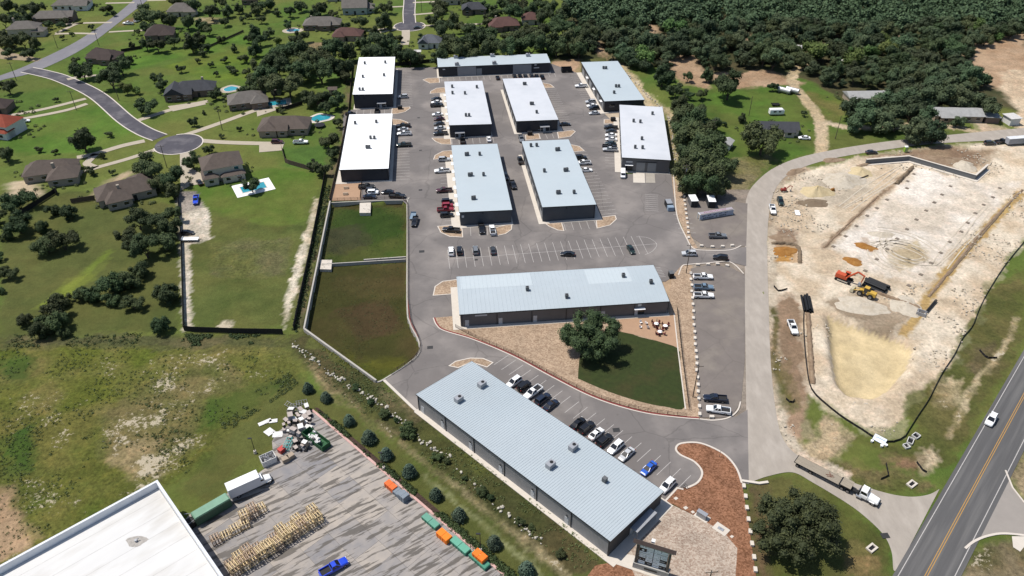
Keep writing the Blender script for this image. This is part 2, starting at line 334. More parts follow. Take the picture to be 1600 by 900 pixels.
paint([(1066, 296), (1176, 296), (1176, 665), (1085, 665), (1072, 400)], (168, 156, 142), (150, 138, 126), .1, warp=False)
paint([(1030, 405), (1082, 405), (1082, 485), (1040, 485)], (196, 170, 142), (180, 152, 124), .05, warp=False); paint([(936, 165), (976, 165), (976, 202), (936, 202)], (214, 196, 172), (190, 168, 142), .05, warp=False)
# construction site: stripped limestone
SITE = [(1205, 300), (1245, 268), (1340, 245), (1470, 228), (1600, 222), (1680, 300), (1600, 375), (1545, 452), (1500, 540), (1470, 590), (1420, 620), (1395, 680), (1370, 680), (1290, 632), (1255, 610), (1240, 700), (1225, 690), (1210, 610), (1203, 470), (1200, 380)]
paint(SITE, (242, 227, 203), (218, 197, 168), .34, noise=fbm(GX, GY, 9, 63))
paint([(1300, 385), (1432, 262), (1530, 285), (1600, 285), (1450, 430), (1440, 445), (1360, 425)], (252, 242, 228), (232, 218, 198), .15)
paint([(1205, 470), (1250, 460), (1260, 560), (1262, 620), (1240, 700), (1215, 650)], (176, 148, 122), (154, 130, 106), .15)
paint([(1205, 380), (1248, 385), (1250, 412), (1205, 410)], (196, 148, 84), (176, 140, 104), .12)
paint([(1205, 355), (1245, 358), (1248, 385), (1205, 380)], (158, 134, 112), (140, 116, 96), .15)
paint([(1340, 245), (1470, 228), (1560, 235), (1540, 255), (1510, 270), (1420, 245)], (146, 122, 100), (168, 146, 120), .2)
paint([(1255, 275), (1330, 262), (1365, 285), (1320, 320), (1250, 320)], (206, 192, 170), (226, 212, 190), .4)
paint([(1340, 378), (1350, 376), (1367, 386), (1362, 391), (1345, 389)], (176, 124, 60), (160, 112, 54))
paint([(1322, 403), (1340, 404), (1350, 413), (1325, 413)], (180, 130, 70), (160, 116, 60))
paint([(1390, 385), (1440, 375), (1450, 400), (1410, 425), (1390, 410)], (214, 198, 166), (196, 176, 142), .2)
paint([(1290, 470), (1330, 460), (1440, 490), (1390, 530), (1330, 500)], (188, 170, 146), (164, 146, 122), .3)
strip([(1420, 268), (1360, 320), (1310, 365), (1285, 388)], 1.6, (150, 128, 104), (170, 146, 120), .2)
strip([(1598, 300), (1520, 380), (1470, 440), (1410, 525)], 3.0, (206, 176, 116), (190, 160, 108), .1)
BASIN = [(1294, 492), (1350, 512), (1405, 530), (1428, 545), (1418, 570), (1390, 605), (1365, 620), (1325, 615), (1308, 595), (1300, 550)]
paint(BASIN, (234, 213, 170), (228, 206, 161), 0, warp=False)
bmk = inside(PP(BASIN), GX, GY).astype(float)
for _ in range(3): bmk = (bmk+np.roll(bmk, 1, 0)+np.roll(bmk, -1, 0)+np.roll(bmk, 1, 1)+np.roll(bmk, -1, 1))/5
ZT -= bmk*2.2; ring = np.clip(sum(np.roll(np.roll(bmk, i, 0), j, 1) for i, j in ((5, 0), (-5, 0), (0, 5), (0, -5), (4, 4), (-4, 4), (4, -4), (-4, -4)))/4-bmk*2, 0, 1); ZT += ring*.8
paint([(1228, 690), (1290, 700), (1340, 690), (1380, 700), (1440, 740), (1490, 720), (1520, 665), (1600, 540), (1600, 420), (1545, 455), (1500, 540), (1470, 590), (1420, 622), (1410, 650), (1440, 660), (1420, 700), (1370, 690), (1300, 680), (1290, 640), (1240, 740)], (90, 96, 50), (112, 106, 64), .14)
paint([(1240, 700), (1290, 640), (1310, 655), (1330, 690), (1300, 720), (1270, 720)], (196, 176, 142), (150, 128, 98), .4)
paint([(1240, 720), (1300, 720), (1400, 740), (1460, 760), (1440, 772), (1380, 768), (1300, 745)], (96, 100, 54), (150, 128, 96), .25)
paint([(1440, 705), (1465, 700), (1470, 735), (1445, 745)], (210, 192, 160), (150, 132, 104), .5)
paint([(1380, 715), (1440, 720), (1440, 740), (1390, 735)], (142, 114, 88), (110, 98, 66), .2)
paint([(1455, 600), (1500, 590), (1505, 625), (1475, 640)], (214, 196, 160), (130, 118, 78), .55)
paint([(1515, 545), (1560, 540), (1560, 565), (1530, 590), (1505, 580)], (120, 106, 80), (96, 92, 58), .2)
strip([(1590, 495), (1560, 555), (1520, 600), (1500, 650), (1480, 680)], 1.6, (196, 180, 146), (150, 138, 100), .5)
strip([(1262, 262), (1222, 285), (1207, 320), (1204, 400), (1206, 470), (1208, 540), (1214, 630), (1228, 684), (1262, 716), (1330, 746)], 3.2, (214, 200, 178), (186, 166, 140), .3)
strip([(1210, 480), (1212, 560), (1228, 625)], 1.6, (90, 92, 52), (120, 108, 76), .2)
paint([(1205, 560), (1225, 555), (1240, 620), (1245, 640), (1215, 640)], (78, 98, 42), (112, 104, 64), .1)
# corner by the junction, far verge of the highway
paint([(1172, 752), (1235, 738), (1290, 765), (1350, 810), (1382, 840), (1392, 905), (1172, 905)], (88, 98, 48), (110, 108, 62), .08)
paint([(1160, 760), (1195, 760), (1200, 860), (1200, 905), (1178, 905)], (130, 106, 80), (104, 92, 64), .12)
paint([(1335, 860), (1370, 860), (1375, 905), (1340, 905)], (158, 132, 92), (128, 112, 76), .2)
paint([(1570, 730), (1620, 690), (1660, 760), (1600, 790), (1580, 760)], (110, 104, 70), (176, 158, 126), .45)
paint([(1500, 870), (1530, 845), (1600, 838), (1680, 850), (1600, 940), (1480, 940)], (92, 90, 56), (170, 152, 122), .4)
paint([(1600, 560), (1680, 520), (1680, 640), (1590, 700)], (84, 104, 48), (96, 108, 54))
# scattered gravel of the fenced lot
paint([(276, 300), (300, 300), (325, 330), (332, 372), (312, 378), (296, 380), (300, 515), (288, 517)], (226, 216, 198), (196, 186, 164), .45, warp='s')
paint([(276, 300), (305, 298), (318, 325), (280, 335)], (146, 140, 134), (176, 166, 154), .3, warp='s')
paint([(492, 308), (500, 312), (480, 400), (452, 490), (440, 515), (445, 470), (465, 400)], (228, 218, 196), (186, 174, 144), .6, warp='s')
paint([(335, 515), (350, 502), (368, 502), (362, 515)], (226, 216, 194), (180, 168, 138), .6, warp='s')
# tan beds and dirt around houses
strip([(0, 85), (30, 88), (65, 95)], 4, (176, 158, 126), (150, 136, 104))
paint([(135, 310), (165, 285), (215, 260), (213, 266), (180, 290), (160, 312)], (190, 170, 140), (178, 158, 128))
paint([(10, 285), (48, 280), (75, 300), (55, 310), (10, 305)], (214, 196, 168), (190, 172, 142))
paint([(198, 28), (222, 25), (218, 35), (186, 42)], (150, 116, 90), (120, 100, 70))
paint([(305, 28), (345, 28), (345, 38), (310, 38)], (200, 180, 150), (150, 140, 100), .4)
paint([(480, 66), (540, 70), (520, 80), (480, 78)], (150, 132, 100), (110, 110, 64), .2)
dens = 1+.10*(n_fine-.5)[..., None]*2+.10*(n_big-.5)[..., None]*2
COLR *= dens*1.04
olive = np.array(alb(122, 118, 66)); gmask = np.clip((COLR[..., 1]/np.maximum(COLR[..., 0], 1e-4)-1.0)*4, 0, 1)*np.clip((fbm(GX, GY, 16, 111)-.42)*4, 0, 1)*.32; COLR = COLR*(1-gmask[..., None])+olive*gmask[..., None]
green = (COLR[..., 1] > COLR[..., 0]*1.12)[..., None]; COLR = np.where(green, COLR*np.array([1.09, 1.0, 1.03]), COLR)
site_m = inside(PP(SITE), *WARPS[0]) & ~inside(PP(BASIN), GX, GY); ZT[site_m] += ((fbm(GX, GY, 2.6, 101, 3)-.5)*.55*np.clip((fbm(GX, GY, 22, 103)-.38)*5, .12, 1))[site_m]
ROUGH = np.clip(ROCK*4.2, .12, 1); sm_ = inside(PP(SITE), *WARPS[0]); ROUGH[sm_] = np.minimum(ROUGH[sm_], .5); bs_m = inside(PP(BASIN), GX, GY); ROUGH[bs_m] = .08; ROCK[sm_] *= .8
ROCK *= np.clip((fbm(GX, GY, 6, 91)-.30)*3.2, 0, 1.35)
nx, ny = len(xs), len(ys)
verts = np.stack([GX, GY, ZT], -1).reshape(-1, 3)
idx = np.arange(nx*ny).reshape(ny, nx); quads = np.stack([idx[:-1, :-1], idx[:-1, 1:], idx[1:, 1:], idx[1:, :-1]], -1).reshape(-1, 4)
gm = bpy.data.meshes.new("terrain"); gm.vertices.add(len(verts)); gm.vertices.foreach_set("co", verts.ravel())
gm.loops.add(quads.size); gm.loops.foreach_set("vertex_index", quads.ravel()); gm.polygons.add(len(quads)); gm.polygons.foreach_set("loop_start", np.arange(0, quads.size, 4)); gm.update(); gm.validate()
ca = gm.color_attributes.new("soil", 'FLOAT_COLOR', 'POINT'); ca.data.foreach_set("color", np.concatenate([COLR.reshape(-1, 3), ROCK.reshape(-1, 1)], 1).astype(np.float32).ravel())
ra = gm.attributes.new("rough", 'FLOAT', 'POINT'); ra.data.foreach_set("value", ROUGH.ravel().astype(np.float32))
m, N, L, B = nodes("terrain_soil_and_grass"); B.inputs["Roughness"].default_value = .95; B.inputs["Specular IOR Level"].default_value = .12
at = N.new("ShaderNodeAttribute"); at.attribute_name = "soil"; tc = N.new("ShaderNodeTexCoord")
def nz(scale, detail=5, rough=.6):
    n = N.new("ShaderNodeTexNoise"); n.inputs["Scale"].default_value = scale; n.inputs["Detail"].default_value = detail; n.inputs["Roughness"].default_value = rough; L.new(tc.outputs["Object"], n.inputs["Vector"]); return n
def rg(src, a, b, c, d):
    r = N.new("ShaderNodeMapRange"); r.inputs["From Min"].default_value = a; r.inputs["From Max"].default_value = b; r.inputs["To Min"].default_value = c; r.inputs["To Max"].default_value = d; L.new(src, r.inputs[0]); return r
n1 = nz(1.1, 8, .7); n2 = nz(.16, 6); n3 = nz(.9, 9, .74)
ro_ = N.new("ShaderNodeAttribute"); ro_.attribute_name = "rough"
amp = rg(ro_.outputs["Fac"], 0, 1, .55, 2.3); cen = N.new("ShaderNodeMath"); cen.operation = 'SUBTRACT'; L.new(n1.outputs[0], cen.inputs[0]); cen.inputs[1].default_value = .5
n4 = nz(.33, 9, .7); cen4 = N.new("ShaderNodeMath"); cen4.operation = 'SUBTRACT'; L.new(n4.outputs[0], cen4.inputs[0]); cen4.inputs[1].default_value = .5
sm4 = N.new("ShaderNodeMath"); sm4.operation = 'MULTIPLY_ADD'; L.new(cen4.outputs[0], sm4.inputs[0]); sm4.inputs[1].default_value = .55; L.new(cen.outputs[0], sm4.inputs[2])
r1 = N.new("ShaderNodeMath"); r1.operation = 'MULTIPLY_ADD'; L.new(sm4.outputs[0], r1.inputs[0]); L.new(amp.outputs[0], r1.inputs[1]); r1.inputs[2].default_value = 1.0
r2 = rg(n2.outputs[0], .3, .7, .86, 1.14)
mm = N.new("ShaderNodeMath"); mm.operation = 'MULTIPLY'; L.new(r1.outputs[0], mm.inputs[0]); L.new(r2.outputs[0], mm.inputs[1])
sc = N.new("ShaderNodeVectorMath"); sc.operation = 'SCALE'; L.new(at.outputs["Color"], sc.inputs[0]); L.new(mm.outputs[0], sc.inputs["Scale"])
# stones: where noise exceeds 1 - stoniness
s1 = N.new("ShaderNodeMath"); s1.operation = 'ADD'; L.new(n3.outputs[0], s1.inputs[0]); sr = rg(at.outputs["Alpha"], 0, 1, -.30, .22); L.new(sr.outputs[0], s1.inputs[1])
sm = rg(s1.outputs[0], .47, .55, 0, .8)
mx = N.new("ShaderNodeMix"); mx.data_type = 'RGBA'; L.new(sm.outputs[0], mx.inputs[0]); tn = rg(n4.outputs[0], .5, .68, 0, .55); tm_ = N.new("ShaderNodeMath"); tm_.operation = 'MULTIPLY'; L.new(tn.outputs[0], tm_.inputs[0]); L.new(ro_.outputs["Fac"], tm_.inputs[1])
warm = N.new("ShaderNodeVectorMath"); warm.operation = 'MULTIPLY'; L.new(sc.outputs[0], warm.inputs[0]); warm.inputs[1].default_value = (1.28, 1.05, 1.05)
wm = N.new("ShaderNodeMix"); wm.data_type = 'RGBA'; L.new(tm_.outputs[0], wm.inputs[0]); L.new(sc.outputs[0], wm.inputs[6]); L.new(warm.outputs[0], wm.inputs[7]); L.new(wm.outputs[2], mx.inputs[6]); mx.inputs[7].default_value = (*alb(226, 212, 186), 1)
L.new(mx.outputs[2], B.inputs["Base Color"])
bn = nz(2.2, 8, .75); bp = N.new("ShaderNodeBump"); bp.inputs["Strength"].default_value = .7; bp.inputs["Distance"].default_value = .4; L.new(bn.outputs[0], bp.inputs["Height"]); L.new(bp.outputs[0], B.inputs["Normal"])
gm.materials.append(m)
for p in gm.polygons: p.use_smooth = True
add("terrain", gm, kind="structure")
# ------------------------------------------------------------ roads, lots, kerbs, markings
ASPH = mat("lot_asphalt", alb(136, 130, 127), .9, var=.09, scale=.12, bump=.15, bscale=14, second=alb(166, 158, 152), sec_amt=.75, sec_scale=.06, cracks=.2)
ASPH_OLD = mat("worn_lot_asphalt", alb(140, 131, 125), .95, var=.1, scale=.25, bump=.3, bscale=6, second=alb(164, 154, 142), sec_amt=.6, sec_scale=.12, cracks=.1)
HWY = mat("highway_asphalt", alb(106, 105, 105), .85, var=.12, scale=1.0, stretch=(26, 1.3, 1), rot=math.atan2(P(1600, 546).y-P(1396, 897).y, P(1600, 546).x-P(1396, 897).x), bump=.15, bscale=10, second=alb(132, 130, 128), sec_amt=.8, sec_scale=.7)
ROADG = mat("caliche_road", alb(190, 180, 168), .95, var=.10, scale=.8, stretch=(1.5, 4, 1), rot=0, bump=.3, bscale=5, second=alb(202, 192, 180), sec_amt=.8, sec_scale=.6)
STREET = mat("street_pale_asphalt", alb(142, 140, 146), .9, var=.08, scale=.3, second=alb(156, 153, 156), sec_scale=.1)
STREET_D = mat("street_dark_asphalt", alb(92, 90, 98), .9, var=.12, scale=.4, second=alb(132, 128, 132), sec_amt=.7, sec_scale=.16)
CONC = mat("concrete", alb(240, 230, 216), .85, var=.06, scale=.7, bump=.1, bscale=6)
KERB = mat("kerb_concrete", alb(242, 231, 218), .85, var=.06, scale=.6)
REDK = mat("red_painted_kerb", alb(150, 70, 66), .8, var=.12, scale=1.5)
DRIVE = mat("driveway_concrete", alb(204, 192, 172), .9, var=.08, scale=.5)
WHITE_P = mat("white_road_paint", alb(214, 209, 204), .8, var=.2, scale=2)
YEL_P = mat("yellow_road_paint", alb(214, 164, 84), .8, var=.12, scale=2)
GRAV = stones("tan_river_gravel", alb(214, 188, 160), alb(168, 142, 118), 3.0)
PEBB = stones("pinkish_pebbles", alb(220, 204, 186), alb(172, 148, 130), 3.4)
MULCH = stones("red_brown_mulch", alb(182, 132, 102), alb(124, 84, 58), 3.2)
PATIO = mat("tan_decomposed_granite", alb(200, 164, 134), .95, var=.07, scale=.8)
TURF = mat("dark_mown_turf", alb(58, 70, 29), .95, var=.22, scale=.8, bump=.5, bscale=5, second=alb(76, 70, 38), sec_amt=.6, sec_scale=.12)
def sheet(name, pts, z, m, world=False, smooth=False, kind="structure", z0=None):
    q = pts if world else PP(pts)
    mb = MB().poly(q, z) if z0 is None else MB().poly(q, z0, z)
    return mb.obj(name, m, kind=kind)
def road(name, px, w, z, m, world=False, k=6):
    q = smooth_line(px if world else PP(px), k); return MB().ribbon(q, w, z, z).obj(name, m, kind="structure")
# gravel road past the construction site down to the highway
L_edge = [(1160, 756), (1166, 700), (1166, 640), (1165, 560), (1164, 480), (1164, 420), (1164, 390), (1164, 330), (1168, 305), (1180, 286), (1210, 262), (1260, 243), (1350, 226), (1450, 214), (1640, 196)]
R_edge = [(1640, 216), (1480, 223), (1390, 233), (1300, 248), (1240, 268), (1212, 295), (1201, 340), (1199, 400), (1201, 470), (1204, 560), (1212, 640), (1226, 690), (1262, 722), (1320, 749), (1380, 769), (1420, 776), (1450, 773), (1468, 764)]
low = [(1402, 890), (1396, 890), (1393, 862), (1380, 835), (1350, 806), (1320, 784), (1270, 754), (1238, 738), (1200, 744), (1172, 754)]
sheet("gravel_road", [tuple(p) for p in smooth_line(PP(L_edge))+smooth_line(PP(R_edge))+smooth_line(PP(low))], .012, ROADG, world=True)
# highway
a0, a1, b0, b1 = P(1396, 897), P(1600, 546), P(1489, 897), P(1600, 678)
hd = (a1-a0).normalized(); hn = Vector((hd.y, -hd.x, 0)); hw = 10.2
A_ = a0-hd*120; B_ = a0+hd*420
sheet("highway", [A_, B_, B_+hn*hw, A_+hn*hw], .02, HWY, world=True)
mk = MB()
for off, wd in ((.85, .16), (hw-.95, .16)): mk.ribbon([A_+hn*off, B_+hn*off], wd, .026, .026)
mk.obj("highway_edge_line", WHITE_P, kind="structure")
mk = MB()
for off in (hw*.5-.32, hw*.5+.08): mk.ribbon([A_+hn*off, B_+hn*off], .14, .026, .026)
mk.obj("highway_centre_line", YEL_P, kind="structure")
sheet("side_road_apron", [(1505, 858), (1522, 845), (1545, 836), (1575, 834), (1640, 842), (1640, 800), (1600, 785), (1582, 762), (1571, 738), (1572, 728)], .014, mat("pale_apron_asphalt", alb(176, 168, 160), .9, var=.06, scale=.3))
MB().ribbon(PP([(1571, 735), (1582, 762), (1600, 785), (1640, 803)]), .35, 0, .12).obj("apron_kerb", KERB, kind="structure")
MB().ribbon(smooth_line(PP([(1508, 857), (1522, 846), (1545, 837), (1575, 834), (1640, 842)])), .5, 0, .12).obj("apron_kerb", KERB, kind="structure")
sheet("concrete_inlet_pad", [(1581, 838), (1600, 838), (1604, 850), (1594, 862), (1583, 855)], .03, CONC)
# residential streets
def two_edge(name, left, right, z, m): return sheet(name, smooth_line(PP(left))+smooth_line(PP(right)), z, m, world=True)
two_edge("residential_street", [(-60, 140), (0, 118), (40, 103), (110, 70), (150, 45), (185, 20), (215, -6), (240, -30)], [(268, -30), (236, -4), (190, 32), (130, 76), (55, 112), (0, 126), (-60, 150)], .012, STREET)
cul = smooth_line(PP([(42, 109), (70, 115), (100, 124), (150, 148), (195, 186), (225, 205), (250, 215)])); MB().ribbon(cul, 6.6, .016, .016).obj("residential_street", STREET_D, kind="structure")
c0 = P(279, 225); MB().poly([c0+Vector((9.2*math.cos(t), 9.2*math.sin(t), 0)) for t in np.linspace(0, 6.283, 28)[:-1]], .034).obj("street_turning_circle", STREET_D, kind="structure")
kb = MB().ribbon(cul, .5, 0, .07, off=3.5).ribbon(cul, .5, 0, .07, off=-3.5)
kb.ribbon([c0+Vector((9.5*math.cos(t), 9.5*math.sin(t), 0)) for t in np.linspace(-2.7, 2.0, 24)], .5, 0, .07)
kb.obj("street_kerb", KERB, kind="structure")
cul2 = smooth_line(PP([(640, -14), (640, 4), (639, 20), (640, 36)])); MB().ribbon(cul2, 6.5, .016, .016).obj("residential_street", STREET_D, kind="structure")
c1 = P(640, 41); MB().poly([c1+Vector((8.5*math.cos(t), 8.5*math.sin(t), 0)) for t in np.linspace(0, 6.283, 26)[:-1]], .02).obj("street_turning_circle", STREET_D, kind="structure")
MB().ribbon(cul2, .5, 0, .07, off=3.5).ribbon(cul2, .5, 0, .07, off=-3.5).ribbon([c1+Vector((8.8*math.cos(t), 8.8*math.sin(t), 0)) for t in np.linspace(2.2, 7.2, 24)], .5, 0, .07).obj("street_kerb", KERB, kind="structure")
for px, w in (([(5, 182), (70, 170), (134, 154)], 2.6), ([(28, 187), (100, 173), (136, 162)], 2.6), ([(216, 188), (265, 172), (300, 163), (325, 158)], 3), ([(272, 216), (310, 204), (350, 190), (400, 172), (425, 166)], 3),
              ([(105, 124), (125, 120), (150, 118)], 3), ([(298, 218), (345, 222), (405, 224), (440, 224)], 3.2), ([(120, 246), (150, 240), (190, 228), (226, 220)], 3.2), ([(124, 270), (150, 262), (200, 248), (245, 233)], 2.6),
              ([(150, 240), (140, 250), (136, 256), (150, 262)], 3), ([(86, 53), (120, 52), (150, 53)], 2.5), ([(100, 38), (130, 36), (175, 35)], 2.5), ([(165, 5), (210, 4)], 2.5), ([(170, 50), (205, 48), (238, 47)], 2.3),
              ([(88, 52), (118, 38), (130, 36)], 2.5), ([(575, 48), (600, 45), (618, 43)], 2.5), ([(580, 54), (606, 48), (622, 46)], 2.3), ([(634, 47), (634, 58), (632, 70)], 4.5), ([(660, 40), (700, 39), (760, 37)], 2.3), ([(646, 23), (680, 20)], 2.3),
              ([(645, 4), (690, 2)], 2.5), ([(590, 12), (630, 10)], 2.3), ([(230, 1), (260, 0)], 2.3)):
    road("driveway", px, w, .022, DRIVE)
sheet("driveway", [(281, 240), (300, 236), (298, 262), (330, 280), (322, 286), (298, 290), (282, 298)], .026, DRIVE)
sheet("driveway", [(0, 75), (14, 82), (66, 92), (58, 96), (0, 92)], .024, mat("tan_gravel_drive", alb(176, 158, 130), .95))
sheet("driveway", [(400, 168), (428, 165), (432, 172), (402, 182)], .028, DRIVE); sheet("driveway", [(405, 225), (445, 222), (440, 235), (405, 238)], .028, DRIVE)
sheet("driveway", [(262, 166), (318, 158), (322, 163), (270, 174)], .028, DRIVE)
# ---- business park lot
LOT = [(530, 290), (534, 282), (536, 180), (546, 172), (556, 171), (614, 170), (616, 106), (684, 105), (860, 99), (905, 115), (918, 138), (945, 178), (968, 200), (972, 272), (1049, 271), (1052, 300), (1058, 340), (1072, 370), (1082, 387), (1102, 391), (1166, 386), (1166, 416), (1140, 409), (1100, 412), (1070, 414), (1052, 432), (1040, 440), (720, 452), (716, 494), (677, 497),
       (682, 508), (694, 517), (740, 531), (800, 556), (860, 588), (915, 616), (960, 633), (1010, 646), (1060, 652), (1100, 656), (1150, 651), (1168, 640), (1170, 757), (1159, 753), (1150, 731), (1130, 709), (1095, 693), (1065, 693), (1056, 701), (1063, 711), (1085, 722), (1097, 738), (1090, 754), (1072, 762), (1058, 762), (1036, 786), (980, 750), (740, 582), (700, 610), (655, 645), (598, 595), (645, 562), (656, 546), (652, 528), (640, 504), (636, 470), (636, 320), (628, 313), (560, 315)]
sheet("parking_lot_asphalt", LOT, .03, ASPH)
sheet("gravel_parking_lot", [(1072, 305), (1168, 318), (1166, 384), (1142, 389), (1104, 387), (1080, 370), (1073, 335)], .022, ASPH_OLD)
sheet("gravel_parking_lot", [(1078, 420), (1104, 414), (1140, 417), (1164, 430), (1164, 560), (1158, 628), (1142, 652), (1093, 652), (1088, 560)], .022, ASPH_OLD)
sheet("gravel_strip", [(1049, 272), (1066, 302), (1072, 320), (1079, 368), (1090, 388), (1083, 388), (1072, 370), (1058, 335), (1052, 300)], .05, GRAV, z0=-.1)
# raised landscape islands with kerbs
def island(px, m=GRAV, kerb=KERB, red=None, h=.14):
    q = PP(px); MB().poly(q, -.1, h-.03).obj("landscape_island", m, kind="structure")
    MB().ribbon(q, .32, -.05, h, closed=True).obj("kerb", kerb, kind="structure")
def half(cx, cy, x2, y2, bulge, n=9):
    """half-moon island between two pixel points, bulging to one side"""
    a, b = P(cx, cy), P(x2, y2); d = b-a; nn = Vector((d.y, -d.x, 0)).normalized(); out = []
    for i in range(n+1): t = math.pi*i/n; out.append(a+d*(.5-.5*math.cos(t))+nn*bulge*math.sin(t))
    return out
ISL = [[(612, 178.5), (613, 169.5), (640, 167.3), (641, 169.5), (633, 175), (621, 178)], [(612, 186), (625, 187), (636, 191), (641, 196.5), (612, 195.5)], [(661, 125), (668, 122.5), (686, 122), (687, 129.5), (672, 130.5)],
       [(672, 146.5), (673, 143), (682, 138), (695, 137), (697, 145)], [(675, 216), (704, 216), (705, 226), (690, 225.5), (680, 221)], [(677.5, 249.5), (680, 243), (692, 236.5), (706, 235.5), (708, 246)],
       [(684, 354), (712, 352), (722, 358), (723, 371), (703, 370), (689, 363.5)], [(774, 356), (800, 350), (799, 359), (790, 365.5), (776, 368.5)], [(821, 211.5), (842, 209.5), (844, 217), (822, 219)], [(871, 207), (895, 203.5), (899, 206), (891, 213.5), (873, 216.5)],
       [(891, 226), (905, 229), (913, 236), (895, 237.5)], [(851, 348.5), (877, 346.5), (881, 361), (872, 360), (858, 354)], [(931, 341), (961, 337), (963, 343), (953, 352), (933, 357)], [(847, 129.5), (860, 132), (866, 137), (850, 138)],
       [(702, 572), (712, 565), (735, 560), (755, 560.5), (770, 567), (761, 574), (736, 566), (716, 575)], [(944, 187), (963, 186.5), (963, 193), (944, 193.5)], [(680, 448), (692, 440), (716, 437), (716, 459), (677, 462)]]
for q in ISL: island(q)
MISL = [(677, 497), (712, 494), (712, 488), (1044, 468), (1050, 432), (1066, 414), (1079, 418), (1093, 653), (1060, 653), (1010, 646), (960, 633), (915, 616), (860, 588), (800, 556), (740, 531), (694, 517), (682, 508)]
MB().poly(PP(MISL), -.1, .1).obj("landscape_island", GRAV, kind="structure")
edge_m = [(1092, 655), (1060, 652.5), (1010, 646), (960, 633), (915, 616), (860, 588), (800, 556), (740, 531), (694, 517), (682, 508), (677, 497)]
em = smooth_line(PP(edge_m))
MB().ribbon(em, .3, 0, .13).obj("kerb", KERB, kind="structure"); MB().ribbon(em, .42, 0, .15, off=-.38).obj("red_kerb", REDK, kind="structure")
sheet("lawn", smooth_line(PP([(903, 592), (904, 575), (908, 552), (925, 535), (970, 518), (1000, 527), (1058, 544), (1062, 580), (1070, 636), (1040, 636), (1000, 628), (950, 612), (903, 592)]), 4), .115, TURF, world=True)
sheet("patio", [(966, 500), (1053, 493), (1059, 543), (1000, 525), (966, 518)], .12, PATIO)
MB().ribbon(PP([(1053, 490), (1059, 545), (1071, 640)]), .3, .1, .2).obj("kerb", KERB, kind="structure")
sheet("patio", [(522, 284), (566, 283), (564, 313), (516, 314)], .05, PATIO)
# kerbs round the lots
for px in ([(1052, 268), (1054, 300), (1058, 338), (1072, 371), (1083, 388), (1103, 391.5), (1140, 391), (1158, 384)], [(1060, 430), (1066, 416), (1076, 413.5), (1104, 411.5), (1140, 409.5), (1162, 428)], [(1093, 655), (1115, 657), (1138, 653), (1152, 642), (1157, 628)]):
    MB().ribbon(smooth_line(PP(px)), .35, 0, .14).obj("kerb", KERB, kind="structure")
# mulch bed and pebble bed by the entrance
MUL = [(1036, 786), (1050, 772), (1058, 762), (1072, 763), (1090, 754), (1097, 738), (1085, 722), (1063, 711), (1056, 701), (1065, 693), (1095, 693), (1130, 709), (1150, 731), (1159, 755), (1170, 820), (1184, 920), (1148, 920), (1152, 857), (1130, 831), (1085, 806), (1051, 788)]
sheet("mulch_bed", MUL, .09, MULCH, z0=-.1); MB().ribbon(smooth_line(PP(MUL[3:14]), 5), .45, -.05, .15).obj("kerb", KERB, kind="structure")
MB().ribbon(PP([(1036, 787), (1058, 763), (1068, 765)]), .4, -.05, .15).obj("kerb", KERB, kind="structure")
sheet("pebble_bed", [(1050, 789), (1085, 806), (1130, 831), (1152, 857), (1148, 920), (1000, 920), (976, 862), (1010, 828)], .085, PEBB, z0=-.1)
sheet("mulch_bed", [(930, 884), (955, 879), (1010, 899), (1020, 925), (900, 925)], .08, MULCH, z0=-.1)
sheet("concrete_pad", [(957, 880), (972, 865), (990, 868), (1042, 890), (1048, 905), (1030, 905)], .11, CONC, z0=-.05)
for q in ([(1052, 779), (1056, 776.5), (1060, 779), (1056, 782)], [(1067, 793.5), (1071.5, 791), (1075.5, 794), (1071, 797)], [(1079, 800), (1082.5, 798), (1086, 801), (1082, 803)], [(1140, 839), (1143, 836.5), (1147, 838.5), (1143.5, 841.5)]):
    sheet("stepping_stone", q, .14, CONC, z0=.0)
sheet("concrete_pad", [(1083, 806), (1091, 798), (1111, 810), (1103, 818)], .14, CONC, z0=0); sheet("concrete_pad", [(1112, 825), (1121, 815.5), (1141, 829), (1132, 838.5)], .14, CONC, z0=0)
